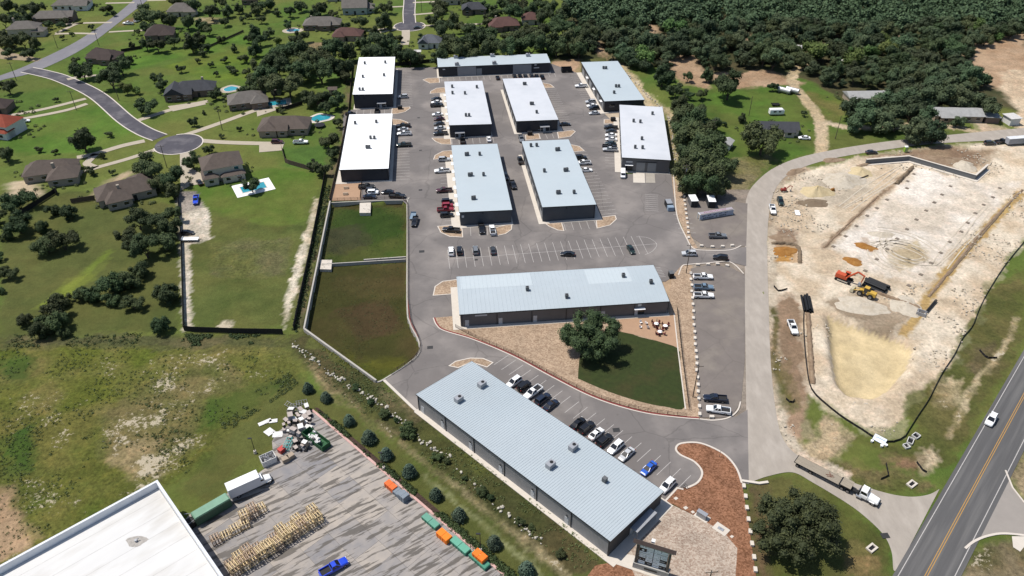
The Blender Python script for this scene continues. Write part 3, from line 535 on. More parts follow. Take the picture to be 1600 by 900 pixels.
# ---- painted stall lines
def stalls(pa, pb, n, depth, side, name="stall_line", w=.125, z=.036):
    """n+1 lines from a row between two pixels; side = +1/-1, depth in metres"""
    a, b = P(*pa), P(*pb); d = (b-a).normalized(); nn = Vector((-d.y, d.x, 0))*side; mb = MB()
    for i in range(n+1): p = a+(b-a)*(i/n); mb.ribbon([p, p+nn*depth], w, z, z)
    mb.obj("parking_stall_line", WHITE_P, kind="structure")
stalls((701, 405), (1005, 382), 24, 5.4, 1); stalls((701, 405), (1005, 382), 24, 5.4, -1)
MB().ribbon(PP([(699, 404), (700, 405), (1026, 381)]), .12, .037, .037).ribbon(smooth_line(PP([(994, 370), (1012, 371.5), (1026, 381), (1020, 392), (1008, 398)])), .12, .036, .036).obj("parking_stall_line", WHITE_P, kind="structure")
stalls((627, 107), (626, 166), 20, 5.4, -1) if False else None
for pa, pb, n, dp, sd in (((625, 108), (626, 166), 22, 5.4, 1), ((619, 198), (618, 281), 20, 5.4, 1), ((695, 147), (704, 213), 19, 5.6, -1), ((708, 250), (722, 350), 18, 5.8, -1), ((690, 121), (866, 114), 19, 5.2, -1),
                          ((706, 217), (770, 214), 6, 5.4, -1), ((878, 206), (852, 140), 19, 5.4, -1), ((940, 335), (895, 238), 19, 5.6, -1), ((908, 120), (942, 177), 18, 5.4, -1), ((962, 195), (968, 260), 16, 5.4, -1),
                          ((558, 172), (612, 170), 5, 5.6, -1), ((735, 355), (774, 353.5), 3, 5.6, -1), ((880, 347), (928, 344), 4, 5.4, -1), ((842, 209.5), (872, 207.5), 3, 5.0, -1), ((707, 460), (708, 495), 4, 5.6, 1),
                          ((1052, 335), (1062, 364), 4, 5.4, 1), ((1028, 305), (1029, 330), 8, 4.6, -1), ((700, 603), (650, 640), 5, 4.6, 1), ((772, 570), (1058, 764), 21, 5.4, 1), ((1032, 418), (1040, 432), 6, 4.6, -1)):
    stalls(pa, pb, n, dp, sd)
# drains and worn utility covers
for i, (x, y, s_) in enumerate(((659, 393, 1.3), (657, 297, 1.0), (672, 543, 1.2), (963, 672, 1.3), (744, 406, .8), (654, 184, .8), (657, 235, .8), (1383, 837, 1.3), (915, 130, .6))):
    MB().box((0, 0, .03), (s_*1.3, s_, .04)).obj("drain_grate", mat("cast_iron", (.03, .03, .03), .6), loc=P(x, y, .01), rz=.1,
        label=["dark drain grate in the drive beside the pond wall", "drain grate in the lane between warehouses, near the pickup row", "dark drain grate ringed in faded red paint by the bend", "square drain grate in the drive beside the long blue-roofed building", "small cover in the middle of the central parking rows",
               "small cover in the lane by the white cars", "small cover in the lane beside the second white-roofed warehouse", "round dark cover at the edge of the gravel junction", "tiny drain cover near the far corner of the lot"][i], cat="drain")
# ------------------------------------------------------------ business-park buildings
ROOF_W = mat("white_membrane_roof", (.80, .81, .81), .5, var=.05, scale=.15, second=(.70, .71, .71), sec_amt=.6, sec_scale=.1)
ROOF_W2 = mat("off_white_membrane_roof", alb(240, 243, 248), .5, var=.03, scale=.2, second=alb(228, 232, 238), sec_amt=.7, sec_scale=.12)
ROOF_C = mat("pale_membrane_roof", alb(213, 225, 231), .5, var=.03, scale=.12, second=alb(205, 218, 225), sec_amt=.5, sec_scale=.05)
ROOF_B = mat("pale_blue_metal_roof", alb(208, 219, 225), .45, var=.05, scale=.12, spec=.4, second=alb(198, 211, 218), sec_amt=.6, sec_scale=.06)
SEAM = mat("roof_seam_metal", alb(200, 212, 219), .45)
W_DARK = ribbed("charcoal_wall_panel", (.028, .032, .040), .4, 'XY')
W_DARK2 = ribbed("dark_slate_wall_panel", (.055, .065, .078), .4, 'XY')
W_GREY = ribbed("grey_ribbed_wall", (.22, .22, .225), .35, 'XY', depth=.8)
W_BROWN = ribbed("dark_bronze_wall", (.055, .05, .048), .35, 'XY')
W_MID = ribbed("mid_grey_wall_panel", (.11, .11, .115), .4, 'XY')
W_LITE = ribbed("light_grey_wall_panel", (.27, .27, .275), .4, 'XY')
TRIM = mat("black_metal_trim", (.018, .02, .024), .5)
DOOR_L = mat("pale_grey_door", (.42, .43, .44), .5); DOOR_G = ribbed("grey_rollup_door", (.22, .23, .24), .3, 'Z')
GLASS = mat("dark_window_glass", (.012, .016, .02), .08, spec=.6)
UNIT = mat("galvanised_unit", (.30, .31, .33), .5, metal=.3); UNIT_D = mat("dark_unit", (.10, .105, .11), .55); FAN = mat("fan_grille", (.01, .01, .012), .6)
def apron(cx, cy, yaw, w, l, left=0, right=0, front=0, back=0):
    ca, sa = math.cos(yaw), math.sin(yaw); x0, x1, y0, y1 = -w/2-left, w/2+right, -l/2-front, l/2+back
    q = [Vector((cx+ca*a-sa*b, cy+sa*a+ca*b, 0)) for a, b in ((x0, y0), (x1, y0), (x1, y1), (x0, y1))]
    sheet("sidewalk", q, .13, CONC, world=True, z0=-.05)
def unit_mesh(big):
    b, f = MB(), MB()
    if big:
        b.box((0, 0, .75), (2.0, 1.4, 1.2)).box((-.85, 0, .1), (.15, 1.5, .2)).box((.85, 0, .1), (.15, 1.5, .2)); f.tube((.3, 0, 1.36), (.3, 0, 1.40), .42, n=14)
    else:
        b.box((0, 0, .75), (.95, .95, 1.0)).box((-.35, 0, .12), (.1, 1.1, .25)).box((.35, 0, .12), (.1, 1.1, .25)); f.tube((0, 0, 1.26), (0, 0, 1.29), .34, n=12)
    return b.mesh("rooftop_unit", UNIT if big else UNIT_D), f.mesh("fan", FAN)
UM = {True: unit_mesh(True), False: unit_mesh(False)}
def warehouse(label, cx, cy, yawd, w, l, h, wall=W_DARK, roof=ROOF_W, slope='x', rise=.35, units=(), big=False, ap=(0, 0, 0, 0), front=(), left=(), right=(), end_back=None, bays=(), seams=0., front_wall=None):
    """metal building: local x across the width, local y away; h = eave height.  front/left/right = (kind, position along wall, width, height, sill)"""
    yaw = math.radians(yawd); t = thing("warehouse", label, "building", (cx, cy, 0), yaw)
    if any(ap): apron(cx, cy, yaw, w, l, *ap)
    X, Y = w/2, l/2; ov = .25
    def rz_(x, y):                                   # roof height
        if slope == 'x': return h+rise*(.5-x/w)
        if slope == '-x': return h+rise*(.5+x/w)
        if slope == 'gx': return h+rise*(1-abs(y)/Y)  # ridge along x
        return h
    for nm, a, b, mm in (("front", (-X, -Y), (X, -Y), front_wall or wall), ("side", (X, -Y), (X, Y), wall), ("back", (X, Y), (-X, Y), wall), ("side", (-X, Y), (-X, -Y), wall)):
        mb = MB(); k = 1 if slope != 'gx' else 2
        mid = ((a[0]+b[0])/2, (a[1]+b[1])/2); pts = [a, b] if k == 1 else [a, mid, b]
        for p, q in zip(pts, pts[1:]): mb.quad((*p, 0), (*q, 0), (*q, rz_(*q)), (*p, rz_(*p)))
        mb.obj("wall", mm, t)
    rb = MB(); th = .16; xs_ = [-X-ov, X+ov]; ys_ = [-Y-ov, Y+ov] if slope != 'gx' else [-Y-ov, 0, Y+ov]
    for ya, yb in zip(ys_, ys_[1:]):
        q = [(xs_[0], ya), (xs_[1], ya), (xs_[1], yb), (xs_[0], yb)]; n = len(rb.v)
        for dz in (0, th): rb.v += [(a, b, rz_(a, b)+dz+.01) for a, b in q]
        rb.f += [(n+4, n+5, n+6, n+7), (n+3, n+2, n+1, n), (n, n+1, n+5, n+4), (n+1, n+2, n+6, n+5), (n+2, n+3, n+7, n+6), (n+3, n, n+4, n+7)]
    ro = rb.obj("roof", roof, t)
    tb = MB()                                         # eave trim, set just outside the roof edge
    for a, b in (((-X-ov-.05, -Y-ov-.05), (X+ov+.05, -Y-ov-.05)), ((X+ov+.05, -Y-ov-.05), (X+ov+.05, Y+ov+.05)), ((X+ov+.05, Y+ov+.05), (-X-ov-.05, Y+ov+.05)), ((-X-ov-.05, Y+ov+.05), (-X-ov-.05, -Y-ov-.05))):
        pts = [a, b]
        if slope == 'gx' and abs(a[0]-b[0]) < .1: pts = [a, (a[0], 0), b]
        for p, q in zip(pts, pts[1:]):
            za, zb = rz_(*p), rz_(*q); tb.quad((*p, za-.12), (*q, zb-.12), (*q, zb+th+.02), (*p, za+th+.02))
    tb.obj("eave_trim", TRIM, t)
    if seams:
        sb = MB(); n = int((l if slope in ('x', '-x') else w)/seams)
        for i in range(n+1):
            if slope in ('x', '-x'):
                y = -Y+i*l/n; a, b = (-X-ov+.03, y), (X+ov-.03, y); segs = [(a, b)]
                for p, q in segs: _rib(sb, p, q, rz_, th, .045)
            else:
                x = -X+i*w/n
                for p, q in (((x, -Y-ov+.03), (x, 0)), ((x, 0), (x, Y+ov-.03))): _rib(sb, p, q, rz_, th, .045)
        sb.obj("roof_seams", SEAM, ro, kind="stuff")
    for px, py in units:
        g = P(px, py, h+.8); v = g-Vector((cx, cy, 0)); lx, ly = v.x*math.cos(-yaw)-v.y*math.sin(-yaw), v.x*math.sin(-yaw)+v.y*math.cos(-yaw)
        lx, ly = max(-X+1, min(X-1, lx)), max(-Y+1, min(Y-1, ly))
        u = add("rooftop_unit", UM[big][0], t, (lx, ly, rz_(lx, ly)+th+.01)); add("fan", UM[big][1], u)
    def place(kind, s, wd, ht, sill, wallname):
        d = {"front": ((s, -Y-.03), 0), "left": ((-X-.03, s), -math.pi/2), "right": ((X+.03, s), math.pi/2), "back": ((s, Y+.03), math.pi)}[wallname]
        if kind == "window": o = MB().box((0, 0, ht/2), (wd, .06, ht)).obj("window", GLASS, t, (*d[0], sill), d[1]); MB().box((0, -.03, -.05), (wd+.2, .14, .1)).obj("sill", DOOR_L, o)
        elif kind == "door": o = MB().box((0, 0, ht/2), (wd, .06, ht)).obj("door", DOOR_L, t, (*d[0], .13), d[1]); MB().box((wd*.35, -.06, ht*.48), (.08, .06, .16)).obj("handle", TRIM, o)
        elif kind == "rollup": o = MB().box((0, 0, ht/2), (wd, .06, ht)).obj("rollup_door", DOOR_G, t, (*d[0], .13), d[1]); MB().box((0, -.06, ht+.1), (wd+.3, .16, .2)).obj("door_hood", TRIM, o)
        elif kind == "panel": MB().box((0, 0, ht/2), (wd, .05, ht)).obj("wall_panel", W_LITE if sill == 0 else W_MID, t, (*d[0], .05), d[1])
        elif kind == "canopy":
            o = MB().box((0, -.9, 0), (wd, 1.8, .12)).obj("canopy", UNIT, t, (*d[0], sill), d[1])
            for k in (-1, 1): MB().tube((k*(wd/2-.1), -1.7, 0), (k*(wd/2-.1), -1.7, -sill), .07, n=6).obj("post", UNIT, o)
        elif kind == "awning": MB().box((0, -.5, 0), (wd, 1.0, .1)).obj("awning", mat("white_awning", (.7, .7, .7), .6), t, (*d[0], sill), d[1])
        elif kind == "sign": MB().box((0, 0, ht/2), (wd, .08, ht)).obj("wall_sign", mat("pale_wall_sign", (.5, .5, .5), .5), t, (*d[0], sill), d[1])
        elif kind == "light": MB().box((0, -.12, 0), (.35, .25, .25)).obj("wall_light", TRIM, t, (*d[0], sill), d[1])
        elif kind == "pipe": MB().box((0, -.05, sill/2), (.16, .12, sill)).obj("downpipe", TRIM, t, (*d[0], .02), d[1])
    for lst, nm in ((front, "front"), (left, "left"), (right, "right")):
        for e in lst: place(*e, nm)
    return t
def _rib(sb, p, q, rz_, th, hh):
    d = Vector((q[0]-p[0], q[1]-p[1], 0)).normalized(); n = Vector((-d.y, d.x, 0))*.035; za, zb = rz_(*p)+th+.012, rz_(*q)+th+.012; k = len(sb.v)
    for (x, y), z in ((p, za), (q, zb)):
        sb.v += [(x+n.x, y+n.y, z), (x+n.x*.4, y+n.y*.4, z+hh), (x-n.x*.4, y-n.y*.4, z+hh), (x-n.x, y-n.y, z)]
    sb.f += [(k, k+1, k+5, k+4), (k+1, k+2, k+6, k+5), (k+2, k+3, k+7, k+6)]
def roll(n, l, wd=3.4, ht=3.2): return [("rollup", -l/2+l*(i+.5)/n, wd, ht, 0) for i in range(n)]
warehouse("white-roofed charcoal warehouse at the far end, beside the neighbourhood fence", -63.58, 345.68, 5.65, 16.94, 46.17, 6.2, units=((570, 99), (602, 97), (567, 120), (600, 117), (562, 140), (567, 140)), ap=(.6, 1.2, 1.2, .4),
          front=(("canopy", 3.5, 4, 0, 2.6), ("door", 3, 1.1, 2.2, 0), ("window", 4.8, 1.4, 1.2, 1), ("light", -4, 0, 0, 4.6)), right=roll(6, 46))
warehouse("white-roofed charcoal warehouse beside the tan yard above the pond", -57.07, 279.33, 5.47, 17.5, 49.36, 4.9, units=((555, 192.5), (588, 190), (579, 215), (585, 215), (573, 230), (577, 230)), ap=(2.2, 1.2, 1.3, .4),
          front=(("light", 6.5, 0, 0, 4.0), ("pipe", 8.4, 0, 0, 4.7)), right=roll(6, 49))
warehouse("white-roofed warehouse in the middle of the far row, left of the twin", -19.68, 316.57, 6.42, 17.0, 47.17, 5.2, roof=ROOF_W2, units=((706.5, 135.5), (745, 135.5), (707, 145.5), (726.5, 145.5), (728, 180), (733, 180)), ap=(2.6, .4, 1.2, .3),
          front=(("canopy", -4.5, 4, 0, 2.6), ("door", -4.5, 1.1, 2.2, 0), ("window", -3, 1.4, 1.2, 1)), left=[("door", -20+i*7, 1.1, 2.2, 0) for i in range(6)]+[("awning", -20+i*7, 2, 0, 2.8) for i in range(6)])
warehouse("white-roofed warehouse in the far row with a dumpster at its front", 7.48, 321.21, 7.52, 17.2, 46.96, 4.9, roof=ROOF_W2, units=((818.5, 131), (821, 131), (829.5, 162), (832.5, 162), (838.5, 175)), ap=(1.2, 2.2, 1.2, .3),
          front=(("canopy", 3, 4, 0, 2.7), ("door", 3, 1.1, 2.2, 0), ("window", 1.2, 1.6, 1.2, 1)), left=roll(7, 47))
warehouse("long pale-roofed warehouse closing the far end of the lot", -9.12, 368.96, 6.29, 54.16, 12.29, 4.8, roof=ROOF_C, slope='gx', rise=.05, units=((712, 88), (714, 100), (769, 86), (772.5, 98.5), (825, 86)), big=True, ap=(.8, .4, 1.5, .3),
          front=(("panel", -13.5, 9, 4.7, 0), ("panel", 13.5, 9, 4.7, 0), ("rollup", -7.5, 2.6, 3.4, 0), ("sign", 20.5, 2.6, .5, 2.4), ("sign", -24.5, 1.2, .5, 3.4), ("sign", 20, 1, .6, 3.8)))
warehouse("pale-roofed warehouse in the centre of the lot, red cars along its side", -11.77, 249.36, 6.62, 17.46, 50.57, 5.1, wall=W_DARK2, roof=ROOF_C, rise=.3, units=((728, 241.5), (731, 241), (749.5, 240.5), (733, 273.5), (737, 273), (755.5, 272.5), (738.5, 310), (741.5, 309.5)), ap=(3.0, .5, 1.6, .3),
          front=(("light", -1, 0, 0, 4.6), ("sign", -7.8, .8, .9, 3.2)), left=[("door", -22+i*6.2, 1.1, 2.2, 0) for i in range(8)]+[("awning", -22+i*6.2, 2.4, 0, 2.9) for i in range(8)], right=roll(7, 50))
warehouse("pale-roofed warehouse in the centre of the lot, charcoal end facing the parking rows", 16.3, 252.19, 7.27, 18.19, 50.78, 5.5, wall=W_DARK2, roof=ROOF_C, rise=.3, units=((829.5, 227.5), (838.5, 227), (869.5, 233.5), (873, 233), (850.5, 267), (882.5, 265.5), (886, 265), (871, 301), (874, 300.7), (897, 300)), ap=(1.5, 2.4, 1.6, .3),
          front=(("light", -1, 0, 0, 4.9), ("pipe", 8.8, 0, 0, 5.3)), left=roll(8, 50))
warehouse("pale-roofed warehouse near the rock cut, far corner of the lot", 45.93, 342.77, 7.83, 17.66, 47.85, 4.8, wall=W_DARK, roof=ROOF_C, rise=.3, units=((943, 106), (947, 106), (962.5, 134.5), (967, 134.5), (959.5, 144.5)), ap=(2.4, 1.5, 1.4, .3),
          front=(("window", -5.5, 2.2, 1.2, 2.5), ("canopy", 1.5, 3.5, 0, 2.6), ("door", 1.5, 1.1, 2.2, 0)), left=roll(6, 47, 4.5, 3.6)+[("awning", 2+7*i, 2.4, 0, 3.3) for i in (-3, -1, 1)])
warehouse("white-roofed warehouse with two roll-up doors and concrete ramps facing front", 52.91, 286.53, -5.36, 17.82, 49.34, 5.5, wall=W_DARK, roof=ROOF_W2, rise=.3, front_wall=W_MID, units=((1019.5, 177), (990, 189), (1000.5, 190), (1003, 216.5), (992.5, 230), (1004, 230.5)), ap=(2.4, .6, 1.0, .3),
          front=(("awning", -6.2, 3, 0, 3.0), ("window", -6.2, 2.8, 2.2, .4), ("sign", -6.2, 2.4, .5, 3.9), ("rollup", -1.8, 3.2, 4.0, 0), ("rollup", 2.4, 3.2, 4.0, 0), ("light", .3, 0, 0, 4.3), ("panel", 6.6, 4.4, 5.2, 1)), left=[("door", -20+i*7, 1.1, 2.2, 0) for i in range(6)]+[("light", -18+i*9, 0, 0, 3.2) for i in range(5)])
sheet("concrete_ramp", [(989, 267), (1007, 267.5), (1008, 286), (989.5, 285.5)], .09, CONC, z0=-.02); sheet("concrete_ramp", [(1008.5, 268.5), (1022.5, 268.5), (1024, 286), (1009, 286)], .09, mat("ramp_concrete_grey", alb(190, 182, 170), .9), z0=-.02)
Mb = warehouse("long pale-roofed grey building behind the big oak and patio", 14.24, 180.9, 5.87, 59.63, 17.92, 4.5, wall=W_MID, roof=ROOF_B, slope='gx', rise=.55, units=((824, 453), (885.5, 463.5), (974, 431.5), (1017, 442)), ap=(2.2, .6, 1.3, 1.2), seams=1.2,
          front=[("pipe", -29.4+i*9.9, 0, 0, 4.4) for i in range(7)]+[("door", -28, 1.1, 2.2, 0), ("door", -18.5, 1.1, 2.2, 0), ("door", -8.6, 1.1, 2.2, 0), ("door", 11, 1.1, 2.2, 0), ("window", 22.2, 1.8, 2.1, .3), ("door", 20.6, 1.1, 2.2, 0), ("awning", 21.5, 3.2, 0, 2.8), ("sign", 21.5, 1.0, .8, 3.4), ("sign", -24, 3.4, .5, 3.5)])
Ab = warehouse("long blue-roofed grey building with ribbed roof along the ditch", 4.65, 121.88, 45.86, 18.27, 59.84, 4.15, wall=W_GREY, front_wall=W_BROWN, roof=ROOF_B, slope='x', rise=1.15, units=((717, 627), (753, 602), (895.5, 700), (860, 730)), big=True, ap=(1.3, 1.6, 2.4, .4), seams=.62,
          left=[("pipe", -19.8+i*9.9, 0, 0, 5.0) for i in range(5)]+[("pipe", 29.8, 0, 0, 5.1), ("pipe", -29.8, 0, 0, 5.1)]+[("door", -18.6+i*9.9, 1.1, 2.2, 0) for i in range(5)]+[("door", 28.3, 1.1, 2.2, 0)]+[("light", -18.6+i*9.9, 0, 0, 3.0) for i in range(5)],
          front=(("canopy", 1.5, 7.0, 0, 2.5), ("window", 3.2, 2.4, 1.8, .6), ("door", -1.3, 1.4, 2.2, 0)), right=[("door", -27+i*6, 1.1, 2.2, 0) for i in range(10)])
add("rooftop_unit", UM[False][0], Ab, (2.2, -19.5, 4.15+.5+.16)); 
PATCH = mat("recoated_roof_patch", alb(220, 231, 236), .5, var=.02)
for x0, x1, y0, y1 in ((8.5, 21.5, .6, 8.6), (-29, -8, 2.0, 8.8)):
    zz = lambda y: 4.5+.55*(1-abs(y)/8.96)+.19
    MB().quad((x0, y0, zz(y0)), (x1, y0, zz(y0)), (x1, y1, zz(y1)), (x0, y1, zz(y1))).obj("roof_patch", PATCH, Mb)
# ---- white warehouse at the near corner, parapet roof
wc = P(245, 752, 9.0); dA = head((245, 752), (0, 885), 9.0); dB = head((245, 752), (370, 900), 9.0)
uA, uB = Vector((math.cos(dA), math.sin(dA), 0)), Vector((math.cos(dB), math.sin(dB), 0))
uB = Vector((uA.y, -uA.x, 0)) if Vector((uA.y, -uA.x, 0)).dot(uB) > 0 else Vector((-uA.y, uA.x, 0))
o0 = Vector((wc.x, wc.y, 0)); LA, LB = 62, 50
wt = thing("flat_roof_warehouse", "white flat-roofed warehouse with raised parapet at the near corner", "building", o0, 0)
def lq(a, b, z): v = uA*a+uB*b; return (v.x, v.y, z)
MB().quad(lq(.3, .3, 7.3), lq(LA, .3, 7.3), lq(LA, LB, 7.3), lq(.3, LB, 7.3)).obj("roof", mat("white_tpo_roof", alb(247, 246, 243), .6, var=.05, scale=.3, second=alb(214, 208, 198), sec_amt=.6, sec_scale=.35, stretch=(1.2, 5, 1), rot=dB), wt)
for i in range(11):
    MB().ribbon([lq(.6, 3+i*4.3, 0), lq(LA, 3+i*4.3, 0)], .1, 7.306, 7.306).obj("membrane_seam", mat("seam_grey", alb(214, 212, 208), .7, var=.2, scale=.6), wt)
pa = MB(); pa.ribbon([lq(LA, 0, 0), lq(0, 0, 0), lq(0, LB, 0)], .5, 7.2, 9.0); pa.obj("parapet", mat("parapet_white", (.66, .67, .68), .6), wt)
MB().ribbon([lq(LA, 0, 0), lq(0, 0, 0), lq(0, LB, 0)], .5, 9.004, 9.08).obj("coping", mat("coping_metal", (.55, .57, .6), .4), wt)
for a, b in (((0, 0), (LA, 0)), ((0, 0), (0, LB)), ((LA, 0), (LA, LB)), ((0, LB), (LA, LB))):
    MB().quad(lq(*a, 0), lq(*b, 0), lq(*b, 8.9), lq(*a, 8.9)).obj("wall", W_LITE, wt)
vp = P(213, 846, 7.3)-o0
v_ = MB().tube((0, 0, 0), (0, 0, .5), .28, n=10).tube((.1, .1, .4), (.5, .35, .65), .09, n=6).obj("vent", UNIT, wt, (vp.x, vp.y, 7.3)); 
MB().poly([(2.0*math.cos(t)*(1+.25*math.sin(3*t)), 1.3*math.sin(t), 0) for t in np.linspace(0, 6.28, 16)[:-1]], .012).obj("patch", mat("roof_patch_grey", alb(196, 190, 182), .8, var=.3, scale=1.6), v_)
# ------------------------------------------------------------ vehicles
PAINT = objcolor("car_paint", .28, 0., .6); CGLASS = mat("car_glass", (.008, .010, .013), .06, spec=.7, var=0); TYRE = mat("tyre_rubber", (.012, .012, .012), .85); RIM = mat("wheel_rim", (.25, .25, .26), .35, metal=.7)
LAMP = mat("headlamp_lens", (.6, .6, .58), .15); TAIL = mat("tail_lamp_red", (.30, .01, .01), .25); BLACKP = mat("black_plastic", (.014, .014, .015), .7); BEDL = mat("bed_liner", (.02, .02, .022), .8)
def loft(mb, st):
    """st: (x, z0, z1, half width low, half width top) from rear to front, rounded cross-section"""
    rings = []
    for x, z0, z1, a, b in st:
        h = z1-z0; r = [(-a*.93, z0), (-a, z0+.18*h), (-a, z0+.55*h), (-(a*.35+b*.65), z0+.85*h), (-b*.86, z1), (b*.86, z1), ((a*.35+b*.65), z0+.85*h), (a, z0+.55*h), (a, z0+.18*h), (a*.93, z0)]
        n = len(mb.v); mb.v += [(x, y, z) for y, z in r]; rings.append(n)
    m = 10
    for p, q in zip(rings, rings[1:]):
        for i in range(m): j = (i+1) % m; mb.f.append((p+i, q+i, q+j, p+j))
    mb.f.append(tuple(rings[0]+i for i in range(m))); mb.f.append(tuple(rings[-1]+i for i in range(m))[::-1])
def frame_top(mb, x0, x1, x2, x3, zb, zt, a, b, post=.07):
    """roof panel and pillars over a glasshouse x0..x3 at belt, x1..x2 at roof"""
    mb.box(((x1+x2)/2, 0, zt+.015), (x2-x1, 2*b, .07), taper=.92)
    for s in (-1, 1):
        for (xa, xb) in ((x0, x1), (x3, x2), ((x0+x3)/2, (x1+x2)/2)):
            mb.tube((xa, s*a*.99, zb), (xb, s*b*.98, zt), post, n=4)
def glass_house(x0, x1, x2, x3, zb, zt, a, b):
    g = MB(); lo = [(x0, -a), (x3, -a), (x3, a), (x0, a)]; hi = [(x1, -b), (x2, -b), (x2, b), (x1, b)]
    g.v = [(x, y, zb) for x, y in lo]+[(x, y, zt) for x, y in hi]
    g.f = [(4, 5, 6, 7), (0, 1, 5, 4), (1, 2, 6, 5), (2, 3, 7, 6), (3, 0, 4, 7)]; return g
def wheel_mesh(r, w):
    t = MB().tube((0, -w/2, 0), (0, w/2, 0), r, n=16).mesh("tyre", TYRE); k = MB().tube((0, -w/2-.015, 0), (0, w/2+.015, 0), r*.6, n=10).mesh("rim", RIM); return t, k
WH = {k: wheel_mesh(*v) for k, v in dict(car=(.33, .22), truck=(.41, .27)).items()}
def make_vehicle(kind):
    t = thing("parked_"+kind, "x", "car"); b = MB(); gl = []; bed = None; wk = "car"
    if kind == "sedan":
        loft(b, [(-2.36, .45, .85, .66, .6), (-2.28, .28, .98, .82, .74), (-1.6, .22, 1.0, .9, .8), (-.9, .2, .98, .91, .84), (.8, .2, .95, .91, .84), (1.2, .2, .93, .9, .8), (2.0, .24, .80, .86, .72), (2.3, .3, .68, .74, .62), (2.38, .38, .55, .6, .5)])
        gl.append(glass_house(-1.75, -1.0, .25, 1.15, .95, 1.42, .80, .60)); frame_top(b, -1.75, -1.0, .25, 1.15, .95, 1.42, .80, .60); wb, tr = (-1.38, 1.42), .8; L_ = (2.28, .62)
    elif kind == "suv":
        loft(b, [(-2.36, .5, 1.0, .72, .7), (-2.3, .32, 1.08, .88, .82), (-1.6, .26, 1.1, .95, .88), (.8, .26, 1.08, .95, .88), (1.25, .26, 1.08, .94, .85), (2.1, .28, .98, .9, .78), (2.36, .36, .86, .78, .66), (2.42, .45, .7, .62, .52)])
        gl.append(glass_house(-2.2, -1.95, .3, 1.15, 1.07, 1.70, .86, .70)); frame_top(b, -2.2, -1.95, .3, 1.15, 1.07, 1.70, .86, .70); b.box((-.8, .62, 1.78), (2.0, .04, .05)).box((-.8, -.62, 1.78), (2.0, .04, .05)); wb, tr = (-1.42, 1.45), .84; L_ = (2.32, .78)
    elif kind == "jeep":
        b.box((0, 0, .78), (3.9, 1.55, .62)).box((1.35, 0, 1.12), (1.25, 1.4, .14), taper=.93)
        for s in (-1, 1):
            for x in (-1.25, 1.35): b.box((x, s*.86, .88), (1.05, .3, .10))
        gl.append(MB().box((-.55, 0, 1.42), (2.5, 1.44, .66), taper=.93)); b.box((-.55, 0, 1.78), (2.45, 1.42, .08)); b.box((-2.02, 0, .95), (.2, .7, .7)); wb, tr = (-1.25, 1.35), .8; L_ = (1.96, .85); wk = "truck"
        for x in (-1.75, -.5, .68):
            for s in (-1, 1): b.box((x, s*.71, 1.42), (.09, .07, .7))
    elif kind == "van":
        loft(b, [(-2.6, .4, 2.0, .92, .84), (-2.5, .3, 2.12, .98, .88), (.9, .3, 2.12, .98, .88), (1.35, .3, 1.95, .98, .84), (1.95, .3, 1.25, .96, .8), (2.5, .36, 1.05, .88, .7), (2.62, .45, .85, .7, .6)])
        gl.append(MB().quad((1.36, -.8, 1.90), (1.36, .8, 1.90), (1.98, .76, 1.28), (1.98, -.76, 1.28))); 
        g = gl[0]; g.v = [(x+.03, y, z+.03) for x, y, z in g.v]; g.f = [g.f[0][::-1]]
        for s in (-1, 1): g.box((.85, s*.965, 1.5), (.9, .05, .5))
        wb, tr = (-1.6, 1.65), .86; L_ = (2.52, .85); wk = "truck"
    else:                                            # pickup
        loft(b, [(-.72, .42, 1.18, .95, .9), (.9, .42, 1.16, .97, .9), (1.35, .42, 1.2, .97, .86), (2.3, .45, 1.14, .95, .84), (2.78, .5, 1.05, .9, .78), (2.9, .55, .9, .8, .7)])
        b.box((-1.86, 0, .64), (2.32, 1.86, .36))                                       # bed floor and sides
        for s in (-1, 1): b.box((-1.86, s*.91, .98), (2.32, .14, .5))
        b.box((-2.96, 0, .98), (.12, 1.9, .5)); b.box((-.74, 0, .98), (.08, 1.8, .5)); b.box((-3.06, 0, .6), (.14, 1.7, .16))
        bed = MB().box((-1.84, 0, .835), (2.1, 1.66, .02))
        gl.append(glass_house(-.70, -.52, .45, 1.25, 1.16, 1.80, .86, .68)); frame_top(b, -.70, -.52, .45, 1.25, 1.16, 1.80, .86, .68, .08); wb, tr = (-1.85, 1.92), .86; L_ = (2.84, .92); wk = "truck"
    b.obj("body", PAINT, t)
    for g in gl: g.obj("window", CGLASS, t)
    if bed: bed.obj("bed_liner", BEDL, t)
    r = .33 if wk == "car" else .41
    for x in wb:
        for s in (-1, 1):
            w_ = add("wheel", None, t, (x, s*tr, r)); add("tyre", WH[wk][0], w_); add("rim", WH[wk][1], w_)
    rx = {"sedan": -2.33, "suv": -2.36, "jeep": -1.97, "van": -2.6, "pickup": -3.0}[kind]
    for s in (-1, 1):
        MB().box((L_[0], s*.62, L_[1]), (.12, .34, .16)).obj("headlight", LAMP, t); MB().box((rx, s*.74, .86), (.1, .2, .22)).obj("tail_light", TAIL, t)
    return proto(t)
VP = {k: make_vehicle(k) for k in ("sedan", "suv", "pickup", "jeep", "van")}; USED = set()
CC = dict(black=(.008, .008, .009), white=(.78, .78, .77), silver=(.42, .43, .44), grey=(.14, .15, .16), navy=(.012, .018, .035), maroon=(.06, .012, .016), red=(.22, .015, .025), green=(.012, .025, .020), blue=(.02, .09, .42), steel=(.13, .19, .25), cobalt=(.01, .05, .5), charcoal=(.035, .037, .04))
CN = dict(steel="blue-grey", cobalt="bright blue", charcoal="dark grey", blue="blue", green="dark green")
